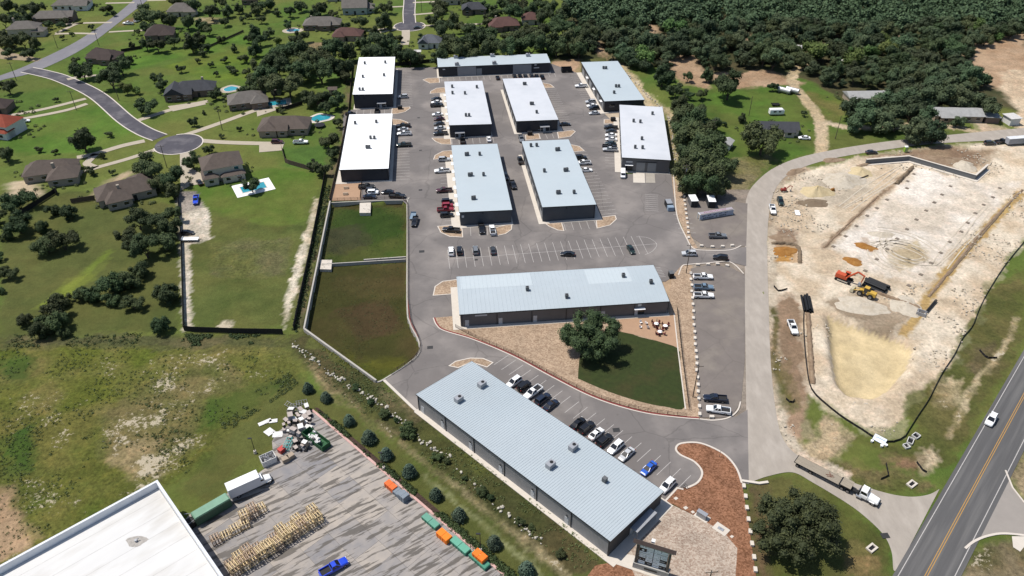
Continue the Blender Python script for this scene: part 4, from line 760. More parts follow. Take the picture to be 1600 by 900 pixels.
def vehicle(kind, colour, x, y, hd_, label, group=None, z=.034, scale=1.):
    if kind in USED: t = copy_tree(VP[kind])
    else: t = VP[kind]; USED.add(kind)
    g = P(x, y, .8); t.location = (g.x, g.y, z); t.rotation_euler = (0, 0, hd_); t.scale = (scale,)*3
    t["label"] = label; t["category"] = "van" if kind == "van" else ("pickup" if kind == "pickup" else "car")
    if group: t["group"] = group
    elif "group" in t: del t["group"]
    for c in t.children:
        if c.name.split('.')[0] == "body": c.color = (*CC[colour], 1)
    return t
D = math.radians
def row(desc, start, cars, group):
    """cars listed in order from `start`"""
    for i, (k, c, x, y, h_) in enumerate(cars):
        vehicle(k, c, x, y, D(h_), f"{CN.get(c, c)} {k}, {ordn(i)} from {start}, {desc}", group)
row("beside the far middle warehouse", "the far island", [("sedan", "black", 681.5, 154, 186), ("sedan", "white", 682, 159, 186), ("pickup", "black", 683, 164, 6), ("sedan", "white", 683.5, 178, 186), ("sedan", "maroon", 686, 185, 186), ("sedan", "charcoal", 686, 192.5, 186), ("sedan", "silver", 687, 199.5, 186), ("pickup", "black", 688, 208, 186)], "cars beside the far middle warehouse")
row("beside the white roof above the pond", "the gravel island", [("pickup", "black", 630, 196, 186), ("sedan", "silver", 629.5, 201.5, 186), ("pickup", "white", 631, 208.5, 186), ("pickup", "green", 631, 226, 186)], "cars beside the warehouse above the pond")
vehicle("suv", "silver", 629.5, 150.5, D(186), "lone silver SUV beside the farthest white-roofed warehouse")
vehicle("pickup", "black", 589, 173, D(96), "black pickup in the stalls between two white-roofed warehouses"); vehicle("sedan", "black", 547.5, 177, D(5), "black sedan tucked by the fence between two white-roofed warehouses")
row("in front of the far long warehouse", "the open stalls", [("sedan", "black", 777.5, 120.5, 97), ("suv", "black", 804, 119, 97), ("suv", "black", 812.5, 118.5, 97), ("suv", "charcoal", 821, 118.5, 97), ("suv", "charcoal", 830.5, 118, 97), ("suv", "black", 838.5, 119, 97), ("suv", "black", 847, 119.5, 97)], "cars before the far long warehouse")
vehicle("pickup", "black", 722.5, 219, D(97), "black pickup before the canopied end of the far middle warehouse"); vehicle("sedan", "white", 764, 216.5, D(97), "white sedan in the end stall of the far middle warehouse")
vehicle("pickup", "grey", 814.5, 216.5, D(277), "grey pickup loaded with pale boxes near the dumpster island"); vehicle("sedan", "black", 883, 193.5, D(6), "lone black sedan beside the far warehouse with the dumpster")
row("by the corner warehouse", "the far kerb", [("pickup", "white", 908, 134, 186), ("suv", "silver", 923, 158.5, 186), ("sedan", "white", 925, 164.5, 186), ("suv", "black", 928.5, 168.5, 186), ("sedan", "silver", 928.5, 176, 186)], "cars by the corner warehouse")
row("along the warehouse with ramps", "the dumpster", [("pickup", "black", 954, 198.5, 175), ("sedan", "charcoal", 955, 204, 175), ("sedan", "white", 954.5, 210.5, 175), ("sedan", "white", 955, 217, 175), ("sedan", "green", 954, 223.5, 175), ("pickup", "black", 953, 228.5, -5), ("pickup", "silver", 953, 233.5, 175)], "cars along the warehouse with ramps")
row("beside the central warehouse", "the gravel tip", [("suv", "silver", 694, 248.5, 6), ("pickup", "white", 690.5, 266.5, 186), ("pickup", "maroon", 693.5, 297, 186), ("jeep", "black", 699, 314.5, 6), ("jeep", "red", 699.5, 321, 6), ("pickup", "red", 696.5, 327, 6), ("suv", "black", 698, 335.5, 6)], "cars beside the central warehouse")
vehicle("pickup", "black", 704.5, 359, D(172), "black pickup parked on the gravel island at the central warehouse corner", z=.12)
vehicle("pickup", "black", 752.5, 357, D(277), "black pickup nosed up to the central warehouse end wall"); vehicle("pickup", "white", 769.5, 359, D(97), "white pickup with dark bed at the central warehouse end wall")
vehicle("suv", "black", 790.5, 275.5, D(280), "black SUV in the lane, farther of two behind the central warehouse"); vehicle("pickup", "black", 801.5, 288.5, D(280), "black pickup in the lane behind the central warehouse"); vehicle("pickup", "black", 813, 250, D(97), "black pickup with green load in the lane between pale roofs")
row("beside the second central warehouse", "the small island", [("suv", "black", 907.5, 245.5, 6), ("pickup", "white", 911, 254, 186), ("sedan", "white", 916, 265, 6)], "cars beside the second central warehouse")
row("by the tan yard above the pond", "the warehouse wall", [("pickup", "charcoal", 573, 291, 3), ("suv", "charcoal", 581, 297, 3), ("jeep", "white", 583, 300.5, 3), ("sedan", "navy", 577.5, 306.5, 3)], "cars by the tan yard")
vehicle("sedan", "black", 605.5, 299.5, D(182), "black sedan pulled up behind the pond railing"); vehicle("pickup", "black", 621, 305.5, D(-4), "black pickup at the pond railing corner"); vehicle("pickup", "black", 648, 346, D(268), "black pickup in the drive towing a flat trailer beside the pond")
vehicle("van", "white", 973.5, 272, D(264), "white van by the corner of the ramped warehouse")
row("in the central rows", "the pond end", [("suv", "white", 705, 392, 95), ("suv", "black", 718, 391, 95), ("suv", "grey", 743, 390.5, 95), ("sedan", "charcoal", 770.5, 390.5, 95), ("sedan", "black", 887, 396, 176), ("sedan", "green", 986, 389, 282)], "cars in the central parking rows")
vehicle("suv", "silver", 1077, 395.5, D(178), "silver SUV at the lot entrance beside the utility pole"); vehicle("suv", "black", 1126, 402, D(166), "black SUV turning in at the lot entrance"); vehicle("pickup", "grey", 1121.5, 368, D(0), "grey pickup alone in the upper gravel lot")
row("by the blocks in the lower gravel lot", "the entrance", [("pickup", "white", 1099, 432, -2), ("pickup", "steel", 1100, 448.5, -2), ("pickup", "white", 1100, 461, -2), ("pickup", "navy", 1117, 622, 174), ("pickup", "white", 1122, 640, 168)], "pickups in the lower gravel lot")
row("along the long blue roof", "the pond end", [("suv", "white", 803, 596.5, 226), ("jeep", "black", 818.5, 603, 46), ("pickup", "white", 832, 613, 226), ("suv", "navy", 848, 622.5, 46), ("sedan", "navy", 861, 632, 46), ("sedan", "black", 903, 660.5, 46), ("suv", "black", 916.5, 667, 46), ("sedan", "white", 931.5, 677, 46), ("suv", "black", 944.5, 687, 46), ("suv", "white", 962, 698, 226), ("sedan", "silver", 979, 709, 226), ("sedan", "blue", 1013.5, 731, 226), ("suv", "white", 1042.5, 758, 226)], "cars along the long blue-roofed building")
HWA = math.atan2(hd.y, hd.x)
vehicle("suv", "white", 1549, 655, HWA+math.pi, "white SUV driving on the highway", z=.026)
vehicle("pickup", "white", 1239, 511, D(268), "white pickup parked on the dirt beside the sediment basin", z=.0); vehicle("suv", "green", 1219.5, 314, D(265), "dark green SUV near the small excavator", z=0); vehicle("pickup", "white", 1207.5, 327, D(262), "white pickup on the road edge by the small excavator", z=.02)
vehicle("sedan", "charcoal", 1362, 237, D(4), "dark sedan on the gravel road above the retaining wall", z=.02); vehicle("suv", "charcoal", 1547, 223, D(4), "dark SUV waiting on the gravel road, ahead of a pickup", z=.02); vehicle("pickup", "black", 1566, 220.5, D(12), "black pickup coupled to the long grey trailer on the gravel road", z=.02)
vehicle("sedan", "white", 1257, 214.5, D(172), "white sedan on the lawn beside the dark-roofed ranch house", z=0); vehicle("pickup", "white", 200, 36, D(175), "white pickup on bare ground beside the pale street", z=0); vehicle("suv", "white", 215, 31.5, D(70), "white SUV under the tree beside the pale street", z=0)
vehicle("sedan", "charcoal", 652.5, 42.5, D(8), "dark sedan at the edge of the far turning circle", z=.024); vehicle("sedan", "white", 37, 188.5, D(25), "white sedan beside the red-roofed house", z=.03)
vehicle("sedan", "black", 311.5, 284, D(125), "black sedan on the two-storey house driveway", z=.03); vehicle("suv", "charcoal", 323, 276.5, D(140), "dark SUV by the two-storey house wall", z=.03); vehicle("sedan", "black", 291.5, 362.5, D(2), "black sedan on gravel along the black fence", z=0)
vehicle("pickup", "cobalt", 306, 312, D(285), "blue and white pickup on the fenced gravel drive", z=0); vehicle("suv", "maroon", 433, 221, D(2), "maroon SUV on the driveway of the house by the freeform pool", z=.035); vehicle("pickup", "white", 470, 221.5, D(4), "white pickup beside the house by the freeform pool", z=0)
vehicle("pickup", "cobalt", 522, 886, head((500, 899), (541, 876)), "bright blue pickup on the stained concrete yard", z=.06)
# trucks and trailers
def wheels(t, xs_, tr, r=.5, w=.3):
    tm, rm = wheel_mesh(r, w)
    for x in xs_:
        for s in (-1, 1): o = add("wheel", None, t, (x, s*tr, r)); add("tyre", tm, o); add("rim", rm, o)
CABW = mat("white_truck_paint", (.75, .75, .74), .35, coat=.4, var=.03)
def truck_cab(t, x0, hood=2.0, w=1.15, zroof=2.9):
    b = MB(); loft(b, [(x0, .75, 1.9, w, w*.95), (x0+1.6, .75, 1.9, w, w*.92), (x0+1.7, .75, 1.75, w*.92, w*.8), (x0+1.6+hood, .7, 1.45, w*.85, w*.7), (x0+1.75+hood, .75, 1.2, w*.75, w*.6)])
    b.box((x0+.75, 0, zroof), (1.3, w*1.75, .25), taper=.85)
    for s in (-1, 1):
        b.tube((x0+.02, s*w*.93, 1.85), (x0+.1, s*w*.86, zroof), .1, n=4); b.tube((x0+1.65, s*w*.9, 1.85), (x0+1.3, s*w*.84, zroof), .07, n=4); b.box((x0+1.5+hood*.55, s*w*.9, .95), (1.2, .35, .14)); b.tube((x0+1.7, s*(w+.25), 1.7), (x0+1.7, s*(w+.25), 2.2), .08, n=5)
    b.box((x0+.05, 0, 2.3), (.1, w*1.8, 1.0)); b.obj("cab", CABW, t)
    glass_house(x0+.12, x0+.15, x0+1.3, x0+1.66, 1.88, zroof-.1, w*.9, w*.82).obj("window", CGLASS, t)
    for s in (-1, 1): MB().box((x0+1.72+hood, s*w*.6, 1.05), (.1, .3, .2)).obj("headlight", LAMP, t)
    MB().box((x0+1.85+hood, 0, .6), (.2, w*1.8, .35)).obj("bumper", BLACKP, t)
WOOD = mat("trailer_deck_wood", alb(180, 168, 150), .9, var=.15, scale=1.2, stretch=(.3, 4, 1))
s0, s1 = P(1244, 717, 1.2), P(1378, 786, 1.2); sh = math.atan2(s1.y-s0.y, s1.x-s0.x); SL = (s1-s0).length
t = thing("semi_truck", "white tractor unit coupled to an empty flatbed trailer on the gravel road", "truck", (s0.x, s0.y, .02), sh)
truck_cab(t, SL-4.6, 2.3, 1.15, 2.8); MB().box((SL-6, 0, .85), (4.6, .9, .3)).box((SL-4.9, 0, 1.5), (.15, 2.2, 1.4)).obj("chassis", BLACKP, t)
for s in (-1, 1): MB().tube((SL-5.2, s*1.0, .75), (SL-4.0, s*1.0, .75), .32, n=10).obj("fuel_tank", mat("polished_tank", (.5, .5, .5), .3, metal=.8), t)
wheels(t, (SL-1.5, SL-7.0, SL-8.3), .95, .5)
t = thing("flatbed_trailer", "long empty flatbed trailer with weathered plank deck behind the white tractor", "trailer", (s0.x, s0.y, .02), sh); DL = SL-6.6
for i in range(8): MB().box((DL*.41, -1.12+i*.32, 1.32), (DL*.82, .30, .06)).obj("plank", WOOD, t)
for i in range(4): MB().box((DL*.82+.05+DL*.09, -.96+i*.64, 1.75), (DL*.18, .62, .08)).obj("plank", WOOD, t)
MB().box((DL*.41, 0, 1.12), (DL*.82, 1.0, .3)).box((DL*.9, 0, 1.55), (DL*.2, 2.5, .26)).box((.06, 0, 1.3), (.12, 2.6, .25)).box((DL*.41, 1.29, 1.27), (DL*.82, .06, .16)).box((DL*.41, -1.29, 1.27), (DL*.82, .06, .16)).obj("frame", BLACKP, t); wheels(t, (.9, 4.0), 1.0, .45)
for a, b, r in ((DL*.6, .1, .5), (DL*.63, -.2, .5), (DL*.61, .3, -1.0)): MB().box((a, b, 1.42), (1.6, .12, .1), rz=r).obj("strap", mat("rusty_strap", (.16, .07, .05), .8), t)
bx0, bx1 = P(357, 772, 1.5), P(424, 742, 1.5); bh = math.atan2(bx1.y-bx0.y, bx1.x-bx0.x); BL = (bx1-bx0).length
t = thing("box_truck", "white box truck parked at the edge of the stained concrete yard", "truck", (bx0.x, bx0.y, .05), bh)
BOXW = ribbed("white_box_panel", (.62, .63, .66), .6, 'X', depth=.2)
MB().box((BL*.36, 0, 2.35), (BL*.72, 2.5, 2.7)).obj("cargo_box", BOXW, t); MB().box((BL*.36, 0, 3.72), (BL*.72+.06, 2.56, .06)).obj("box_roof", mat("pale_box_roof", (.66, .66, .66), .6), t)
truck_cab(t, BL-3.4, 1.4, 1.05, 2.45); MB().box((BL*.45, 0, .8), (BL*.85, .9, .3)).obj("chassis", BLACKP, t); wheels(t, (1.8, BL-.9), .95, .48)
g0, g1 = P(303, 812, 1.4), P(358, 780, 1.4); gh = math.atan2(g1.y-g0.y, g1.x-g0.x); GL = (g1-g0).length
GREENM = ribbed("green_container_steel", (.045, .10, .065), .6, 'X', depth=.4); GREEN_T = mat("pale_green_lid", (.15, .27, .19), .6)
t = thing("compactor_container", "green closed compactor container beside the white box truck", "container", (g0.x, g0.y, .05), gh)
MB().box((GL/2, 0, 1.35), (GL, 2.4, 2.2)).obj("body", GREENM, t); MB().box((GL/2, 0, 2.56), (GL, 2.2, .22), taper=.94).obj("lid", GREEN_T, t)
MB().box((-1.4, 0, .9), (2.6, 1.9, 1.5)).obj("compactor", BLACKP, t); MB().tube((-.1, 1.0, 2.6), (-1.2, 1.4, 2.9), .08, n=6).tube((-.1, -1.0, 2.4), (-2.2, -.8, 1.7), .07, n=6).obj("hydraulic_arm", UNIT, t)
# long trailers, signs on wheels
q0, q1 = P(1571, 226), P(1640, 221); qh = math.atan2(q1.y-q0.y, q1.x-q0.x); ql = (q1-q0).length
t = thing("cargo_trailer", "long grey enclosed trailer behind the black pickup on the gravel road", "trailer", (q0.x, q0.y, .02), qh)
MB().box((ql/2, 0, 1.75), (ql, 2.4, 2.3)).obj("body", mat("grey_trailer_skin", (.3, .31, .34), .5), t); MB().box((ql/2, 0, 2.95), (ql+.05, 2.45, .08)).obj("roof", mat("pale_trailer_roof", (.55, .56, .57), .5), t); wheels(t, (ql*.5, ql*.5+1.1), 1.0, .4)
b0, b1 = P(1092.5, 344.5), P(1145, 335.5); bhh = math.atan2(b1.y-b0.y, b1.x-b0.x); bl = (b1-b0).length
t = thing("banner_frame", "long white open-ended frame with lettered banners in the upper gravel lot", "banner", (b0.x, b0.y, .02), bhh)
WF = mat("white_banner_frame", (.6, .63, .64), .6); BAN = mat("pale_blue_banner", (.34, .37, .44), .7)
MB().box((.1, 0, 1.1), (.25, .12, 2.2)).box((.1, 1.5, 1.1), (.25, .12, 2.2)).box((.1, .75, 2.2), (.3, 1.6, .14)).box((bl-.1, 0, 1.1), (.25, .12, 2.2)).box((bl-.1, 1.5, 1.1), (.25, .12, 2.2)).box((bl/2, 1.5, 2.2), (bl, .1, .12)).obj("frame", WF, t)
MB().box((bl/2, -.08, 1.15), (bl-.3, .05, 1.9)).obj("banner", BAN, t); MB().box((bl/2, .75, 2.32), (bl-.4, 1.35, .05)).obj("top_banner", mat("pinkish_banner", (.30, .27, .30), .7), t)
INK = mat("dark_lettering", (.02, .022, .04), .7); REDI = mat("red_lettering", (.22, .04, .09), .7)
lt = MB(); rr = random.Random(3)
for i in range(13):                                  # illegible lettering: rows of strokes
    x = 1.6+i*.7
    if i in (6, 8): continue
    lt.box((x-.16, -.125, .66), (.17, .03, .6)).box((x+.14, -.125, .66+rr.uniform(-.1, .1)), (.17, .03, .42)).box((x, -.125, .5+.35*rr.random()), (.36, .03, .1))
for i in range(5):
    x = 1.2+i*2.15; lt.box((x, -.125, 1.48), (.5, .03, .28), rz=0).box((x+.6, -.125, 1.62), (.42, .03, .3))
lt.obj("lettering", INK, t)
lr = MB()
for i in range(14):
    x = 2.0+i*.62; lr.box((x, .75, 2.36), (.14, .8, .02)).box((x+.2, .55+rr.random()*.4, 2.36), (.24, .14, .02))
lr.obj("lettering", REDI, t)
# camper, flat trailers
g = P(1212, 179); t = thing("camper_trailer", "white camper trailer on the lawn behind the dark-roofed ranch house", "trailer", (g.x, g.y, 0), .05)
b = MB(); loft(b, [(-3.1, .6, 2.6, 1.05, 1.0), (-2.9, .5, 2.75, 1.15, 1.05), (2.5, .5, 2.75, 1.15, 1.05), (3.2, .6, 2.3, 1.1, .95)]); b.obj("body", CABW, t); MB().box((-1, -1.17, 1.8), (1.2, .05, .6)).box((1.2, -1.17, 1.8), (1, .05, .6)).obj("window", CGLASS, t); wheels(t, (-.4, .5), .95, .34, .22)
def flat_trailer(x, y, h_, L2, label, m):
    g = P(x, y, .6); t = thing("utility_trailer", label, "trailer", (g.x, g.y, .02), h_)
    MB().box((0, 0, .62), (L2, 1.9, .1)).box((-L2/2+.05, 0, .9), (.06, 1.9, .5)).box((0, .95, .75), (L2, .05, .2)).box((0, -.95, .75), (L2, .05, .2)).obj("deck", m, t); MB().tube((L2/2, .6, .55), (L2/2+1.3, 0, .5), .05, n=5).tube((L2/2, -.6, .55), (L2/2+1.3, 0, .5), .05, n=5).obj("drawbar", BLACKP, t); wheels(t, (-.2, .6), 1.0, .34, .2)
flat_trailer(297, 373.5, D(2), 5.4, "pale flatbed trailer on gravel behind the black sedan by the fence", CABW); flat_trailer(645, 337.5, D(268), 4.2, "flat blue-grey trailer hitched behind the black pickup in the drive", mat("bluegrey_deck", (.16, .22, .28), .6)); flat_trailer(1212, 163, D(5), 3.6, "small dark utility trailer on the lawn above the camper", BLACKP)
# ------------------------------------------------------------ trees
def leaf_mat(name, dark, light, rough=.75):
    m, N, L, B = nodes(name); at = N.new("ShaderNodeAttribute"); at.attribute_name = "tint"; oi = N.new("ShaderNodeObjectInfo")
    mx = N.new("ShaderNodeMix"); mx.data_type = 'RGBA'; mx.inputs[6].default_value = (*dark, 1); mx.inputs[7].default_value = (*light, 1); L.new(at.outputs["Fac"], mx.inputs[0])
    mr = N.new("ShaderNodeMapRange"); mr.inputs["To Min"].default_value = .72; mr.inputs["To Max"].default_value = 1.4; rf_ = N.new("ShaderNodeMath"); rf_.operation = "MULTIPLY"; rf_.inputs[1].default_value = 7.31; L.new(oi.outputs["Random"], rf_.inputs[0]); fr_ = N.new("ShaderNodeMath"); fr_.operation = "FRACT"; L.new(rf_.outputs[0], fr_.inputs[0]); L.new(fr_.outputs[0], mr.inputs[0])
    hs = N.new("ShaderNodeHueSaturation"); mh = N.new("ShaderNodeMapRange"); mh.inputs["To Min"].default_value = .455; mh.inputs["To Max"].default_value = .53; L.new(oi.outputs["Random"], mh.inputs[0]); L.new(mh.outputs[0], hs.inputs["Hue"]); L.new(mr.outputs[0], hs.inputs["Value"]); L.new(mx.outputs[2], hs.inputs["Color"])
    L.new(hs.outputs[0], B.inputs["Base Color"]); B.inputs["Roughness"].default_value = rough; B.inputs["Specular IOR Level"].default_value = .2
    MATS[name] = m; return m
OAK_M = leaf_mat("oak_leaves", (.030, .046, .019), (.066, .092, .036)); JUN_M = leaf_mat("juniper_leaves", (.026, .042, .016), (.058, .082, .030)); SPR_M = leaf_mat("blue_spruce_needles", (.036, .058, .040), (.080, .116, .080)); FOR_M = leaf_mat("woodland_leaves", (.034, .052, .025), (.070, .098, .046)); LIME_M = leaf_mat("light_green_leaves", (.05, .085, .02), (.11, .16, .045)); WEED_M = leaf_mat("weed_leaves", (.085, .105, .035), (.15, .165, .065))
BARK = mat("oak_bark", (.07, .055, .042), .95, var=.25, scale=3, bump=.6, bscale=6)
def leaf_cloud(n_lump, n_leaf, rad, leaf, seed, shape='round', flat=.75):
    """numpy arrays for leaf-clump quads over many lumps that fill a crown of unit radius standing on z=0"""
    r = np.random.default_rng(seed); C, R = [], []
    while len(C) < n_lump:
        p = r.uniform(-1, 1, 3)
        if shape == 'cone':
            zz = (len(C)+.5)/n_lump; a = len(C)*2.4; k = (1-zz)**.65*.68; C.append((math.cos(a)*k, math.sin(a)*k, zz*1.75+.25)); R.append((.34*(1-zz)**.6+.12)*r.uniform(.75, 1.2)); continue
        if not len(C): bo = r.normal(size=(max(6, n_lump//6), 3)); bo /= np.linalg.norm(bo, axis=1)[:, None]; bo *= r.uniform(.42, .86, (len(bo), 1)); bo[0] *= .2
        q = bo[len(C) % len(bo)]+r.normal(size=3)*.19; d = np.linalg.norm(q)
        if d > 1.02-rad*.5: q = q/d*(1.02-rad*.5)
        C.append((q[0], q[1], (q[2]*flat)+flat*1.02)); R.append(rad*r.uniform(.75, 1.25))
    C, R = np.array(C), np.array(R); w = R**2/np.sum(R**2); k = r.choice(n_lump, n_leaf, p=w)
    d = r.normal(size=(n_leaf, 3)); d /= np.linalg.norm(d, axis=1)[:, None]; pos = C[k]+d*R[k][:, None]*r.uniform(.5, 1.18, (n_leaf, 1))**.8
    ctr = np.array([0, 0, flat if shape != 'cone' else 1.0]); keep = np.ones(n_leaf, bool)
    nrm = d*.45+(pos-ctr)*.5+r.normal(size=(n_leaf, 3))*.5+np.array([0, 0, .35]); nrm /= np.linalg.norm(nrm, axis=1)[:, None]
    u = np.cross(nrm, r.normal(size=(n_leaf, 3))); u /= np.linalg.norm(u, axis=1)[:, None]; v = np.cross(nrm, u); s = leaf*r.uniform(.6, 1.3, (n_leaf, 1))
    quad = np.stack([pos-u*s-v*s*.55, pos+u*s*.3-v*s*.7, pos+u*s+v*s*.5, pos-u*s*.35+v*s*.75], 1)
    lump_t = r.uniform(0, 1, n_lump); tint = np.clip(lump_t[k]*.55+r.uniform(0, 1, n_leaf)*.45, 0, 1)
    return quad, tint, C, R
def cloud_mesh(name, parts, m, core=None):
    V = np.concatenate([p[0].reshape(-1, 3) for p in parts]); T = np.concatenate([np.repeat(p[1], 4) for p in parts]); nq = len(V)//4
    F = np.arange(len(V)).reshape(-1, 4).tolist(); Vl = V.tolist(); Tl = T.tolist()
    if core is not None:
        for c, rr in core:
            bm = bmesh.new(); bmesh.ops.create_icosphere(bm, subdivisions=1, radius=rr); n = len(Vl)
            for v in bm.verts: Vl.append([c[0]+v.co.x, c[1]+v.co.y, c[2]+v.co.z]); Tl.append(0.)
            for f in bm.faces: F.append([n+v.index for v in f.verts])
            bm.free()
    me = bpy.data.meshes.new(name); me.from_pydata(Vl, [], F); a = me.attributes.new("tint", 'FLOAT', 'POINT'); a.data.foreach_set("value", np.array(Tl, np.float32)); me.materials.append(m); return me
def crown_mesh(name, n_lump, n_leaf, rad, leaf, seed, m, shape='round', flat=.75, core=.78):
    q, t, C, R = leaf_cloud(n_lump, n_leaf, rad, leaf, seed, shape, flat); return cloud_mesh(name, [(q, t)], m, core=[(c, r*core) for c, r in zip(C, R)])
def trunk_mesh(name, h, r, seed, limbs=5):
    q = random.Random(seed); b = MB(); b.tube((0, 0, -.1), (0, 0, h*.55), r, r*.7, n=8)
    for i in range(limbs): a = 6.28*i/limbs+q.random(); b.tube((0, 0, h*(.4+.12*q.random())), (math.cos(a)*h*.55, math.sin(a)*h*.55, h*(.95+.3*q.random())), r*.5, r*.15, n=6, cap=False)
    return b.mesh(name, BARK)
OAKS = [(trunk_mesh("trunk", .55, .07, i), crown_mesh("crown", 46, 5200, .23, .042, 100+i, OAK_M, flat=.62+.06*(i % 3))) for i in range(5)]
WOODS = [(trunk_mesh("trunk", .5, .06, 20+i), crown_mesh("crown", 34, 3000, .26, .05, 200+i, FOR_M, flat=.62+.05*(i % 3))) for i in range(5)]
JUNS = [(trunk_mesh("trunk", .3, .06, 40+i), crown_mesh("crown", 44, 4600, .25, .042, 300+i, JUN_M, flat=.72)) for i in range(4)]
LIMES = [(trunk_mesh("trunk", .5, .06, 60+i), crown_mesh("crown", 16, 1500, .36, .06, 400+i, LIME_M, flat=.7)) for i in range(2)]
SPRS = [(trunk_mesh("trunk", .6, .07, 80+i), crown_mesh("crown", 44, 3600, .2, .085, 500+i, SPR_M, 'cone', core=.5)) for i in range(3)]
BIGS = [(trunk_mesh("trunk", .6, .06, 90+i, 9), crown_mesh("crown", 110, 20000, .17, .022, 600+i, OAK_M, flat=.56)) for i in range(2)]
KINDS_T = dict(oak=OAKS, wood=WOODS, juniper=JUNS, lime=LIMES, spruce=SPRS, big=BIGS)
LIFT = dict(oak=.30, wood=.2, juniper=.0, lime=.3, spruce=.05, big=.16)
TREE_AT = []
def tree(kind, x, y, wpx, label, cat="tree", name=None, group=None, world=None, rad=None, sq=1.):
    tm, cm = random.choice(KINDS_T[kind])
    if world is None:
        r_ = wpx/2/px_per_m(y+4)*(1.1 if kind in ('oak', 'wood') else 1.0); fl = {"spruce": .85}.get(kind, .65); g = P(x, y, r_*(fl+LIFT[kind])); loc = (g.x, g.y, -.05)
    else: r_ = rad; loc = world
    if kind == 'spruce': r_ *= 1.0
    TREE_AT.append((loc[0], loc[1], r_))
    t = thing(name or {"oak": "oak_tree", "wood": "woodland_tree", "juniper": "juniper_tree", "lime": "garden_tree", "spruce": "spruce_tree", "big": "live_oak"}[kind], label, cat, loc, random.uniform(0, 6.28), group, (r_, r_, r_*sq*random.uniform(.92, 1.08)))
    add("trunk", tm, t); add("crown", cm, t, (0, 0, LIFT[kind])); return t
def grove(kind, items, desc, start, group, cat="tree", name=None, key=None, sq=1.):
    for i, (x, y, w) in enumerate(sorted(items, key=key or (lambda e: e[0]))): tree(kind, x, y, w, f"{desc}, {ordn(i)} from {start}", cat, name, group, sq=sq)
tree("big", 925, 518, 90, "huge spreading live oak shading the lawn and gravel by the long building"); tree("big", 1245, 822, 130, "huge live oak at the corner of the gravel junction")
grove("spruce", [(481, 606, 17), (509, 620, 18), (545, 656, 19), (576, 682, 24), (603, 709, 21), (639, 735, 23), (681, 772, 21), (717, 803, 23), (772, 847, 23), (823, 888, 26)], "blue-green spruce in the mown strip beside the yard", "the scrap pile", "spruces along the yard fence")
grove("juniper", [(555, 604, 14), (603, 645, 22), (640, 671, 34), (580, 628, 14), (683, 712, 18), (699, 718, 14), (750, 766, 22), (766, 778, 14), (814, 813, 18), (832, 822, 14), (878, 866, 20), (620, 655, 12), (726, 745, 12)], "dark shrub along the ditch below the blue roof", "the pond corner", "shrubs along the ditch", "shrub", "ditch_shrub", sq=.8)
grove("juniper", [(28, 315, 48), (28, 352, 44), (62, 355, 28), (82, 330, 24), (104, 334, 30), (72, 382, 42), (98, 377, 46), (12, 428, 30), (-2, 402, 18), (8, 368, 26), (95, 466, 34), (88, 488, 52), (64, 514, 38), (80, 505, 46), (37, 499, 27), (150, 455, 40), (178, 446, 48), (203, 434, 42), (216, 422, 36), (172, 470, 29), (207, 474, 34), (258, 463, 44), (248, 508, 34), (100, 522, 20), (-4, 340, 30), (130, 460, 30), (0, 455, 14)],
      "dark rounded cedar on the wide mown field", "the field's outer side", "cedars on the mown field")
grove("oak", [(195, 366, 30), (215, 343, 36), (242, 343, 40), (262, 352, 36), (225, 384, 42), (256, 373, 38), (268, 335, 28), (205, 380, 28)], "dark tree in the clump behind the brown-roofed house", "the open field", "clump behind the brown-roofed house")
grove("oak", [(234, 261, 44), (265, 275, 38), (268, 297, 30), (300, 251, 28), (325, 232, 18), (142, 266, 15), (392, 288, 26), (245, 285, 30)], "shade tree between the turning circle and the two-storey house", "the brown roof", "trees round the turning circle")
grove("oak", [(128, 218, 42), (170, 208, 12), (12, 135, 24), (87, 155, 9), (8, 240, 26), (175, 268, 10), (60, 232, 12), (85, 236, 10), (160, 242, 12)], "tree on the lawns inside the bend of the dark street", "the red roof", "trees inside the street bend")
grove("oak", [(10, 8, 24), (35, 12, 22), (58, 15, 24), (25, 33, 30), (40, 28, 22), (5, 58, 30), (18, 64, 26), (35, 62, 26), (54, 66, 20), (10, 82, 16), (42, 82, 20), (75, 38, 14), (95, 40, 14), (100, 32, 14), (143, 42, 10), (176, 20, 10), (97, 58, 8), (112, 52, 8), (165, 12, 18), (5, 32, 22)], "tree by the grey-roofed houses above the pale street", "the outer edge", "trees above the pale street")
grove("oak", [(128, 108, 32), (118, 94, 14), (172, 120, 36), (188, 102, 30), (203, 92, 16), (228, 68, 20), (245, 70, 24), (270, 64, 20), (298, 66, 32), (315, 80, 16), (232, 22, 38), (262, 30, 26), (292, 34, 24), (350, 33, 16), (379, 30, 12), (389, 24, 11), (232, 40, 22), (215, 50, 10)], "dark tree near the brown-roofed houses below the pale street", "the street corner", "trees below the pale street")
grove("oak", [(282, 106, 14), (245, 120, 18), (252, 130, 20), (228, 164, 30), (308, 94, 10), (338, 115, 9), (366, 110, 12), (360, 106, 14), (395, 135, 26), (336, 146, 20), (302, 190, 16), (318, 175, 8), (373, 200, 9), (346, 212, 8), (355, 150, 14), (380, 140, 20)], "small tree around the slate-roofed house and round pool", "the dark street", "trees around the slate roof")
grove("lime", [(197, 138, 20), (214, 140, 16), (460, 100, 26), (432, 62, 16), (448, 88, 18), (610, 42, 12)], "light green tree among the darker gardens", "the dark street", "light green garden trees")
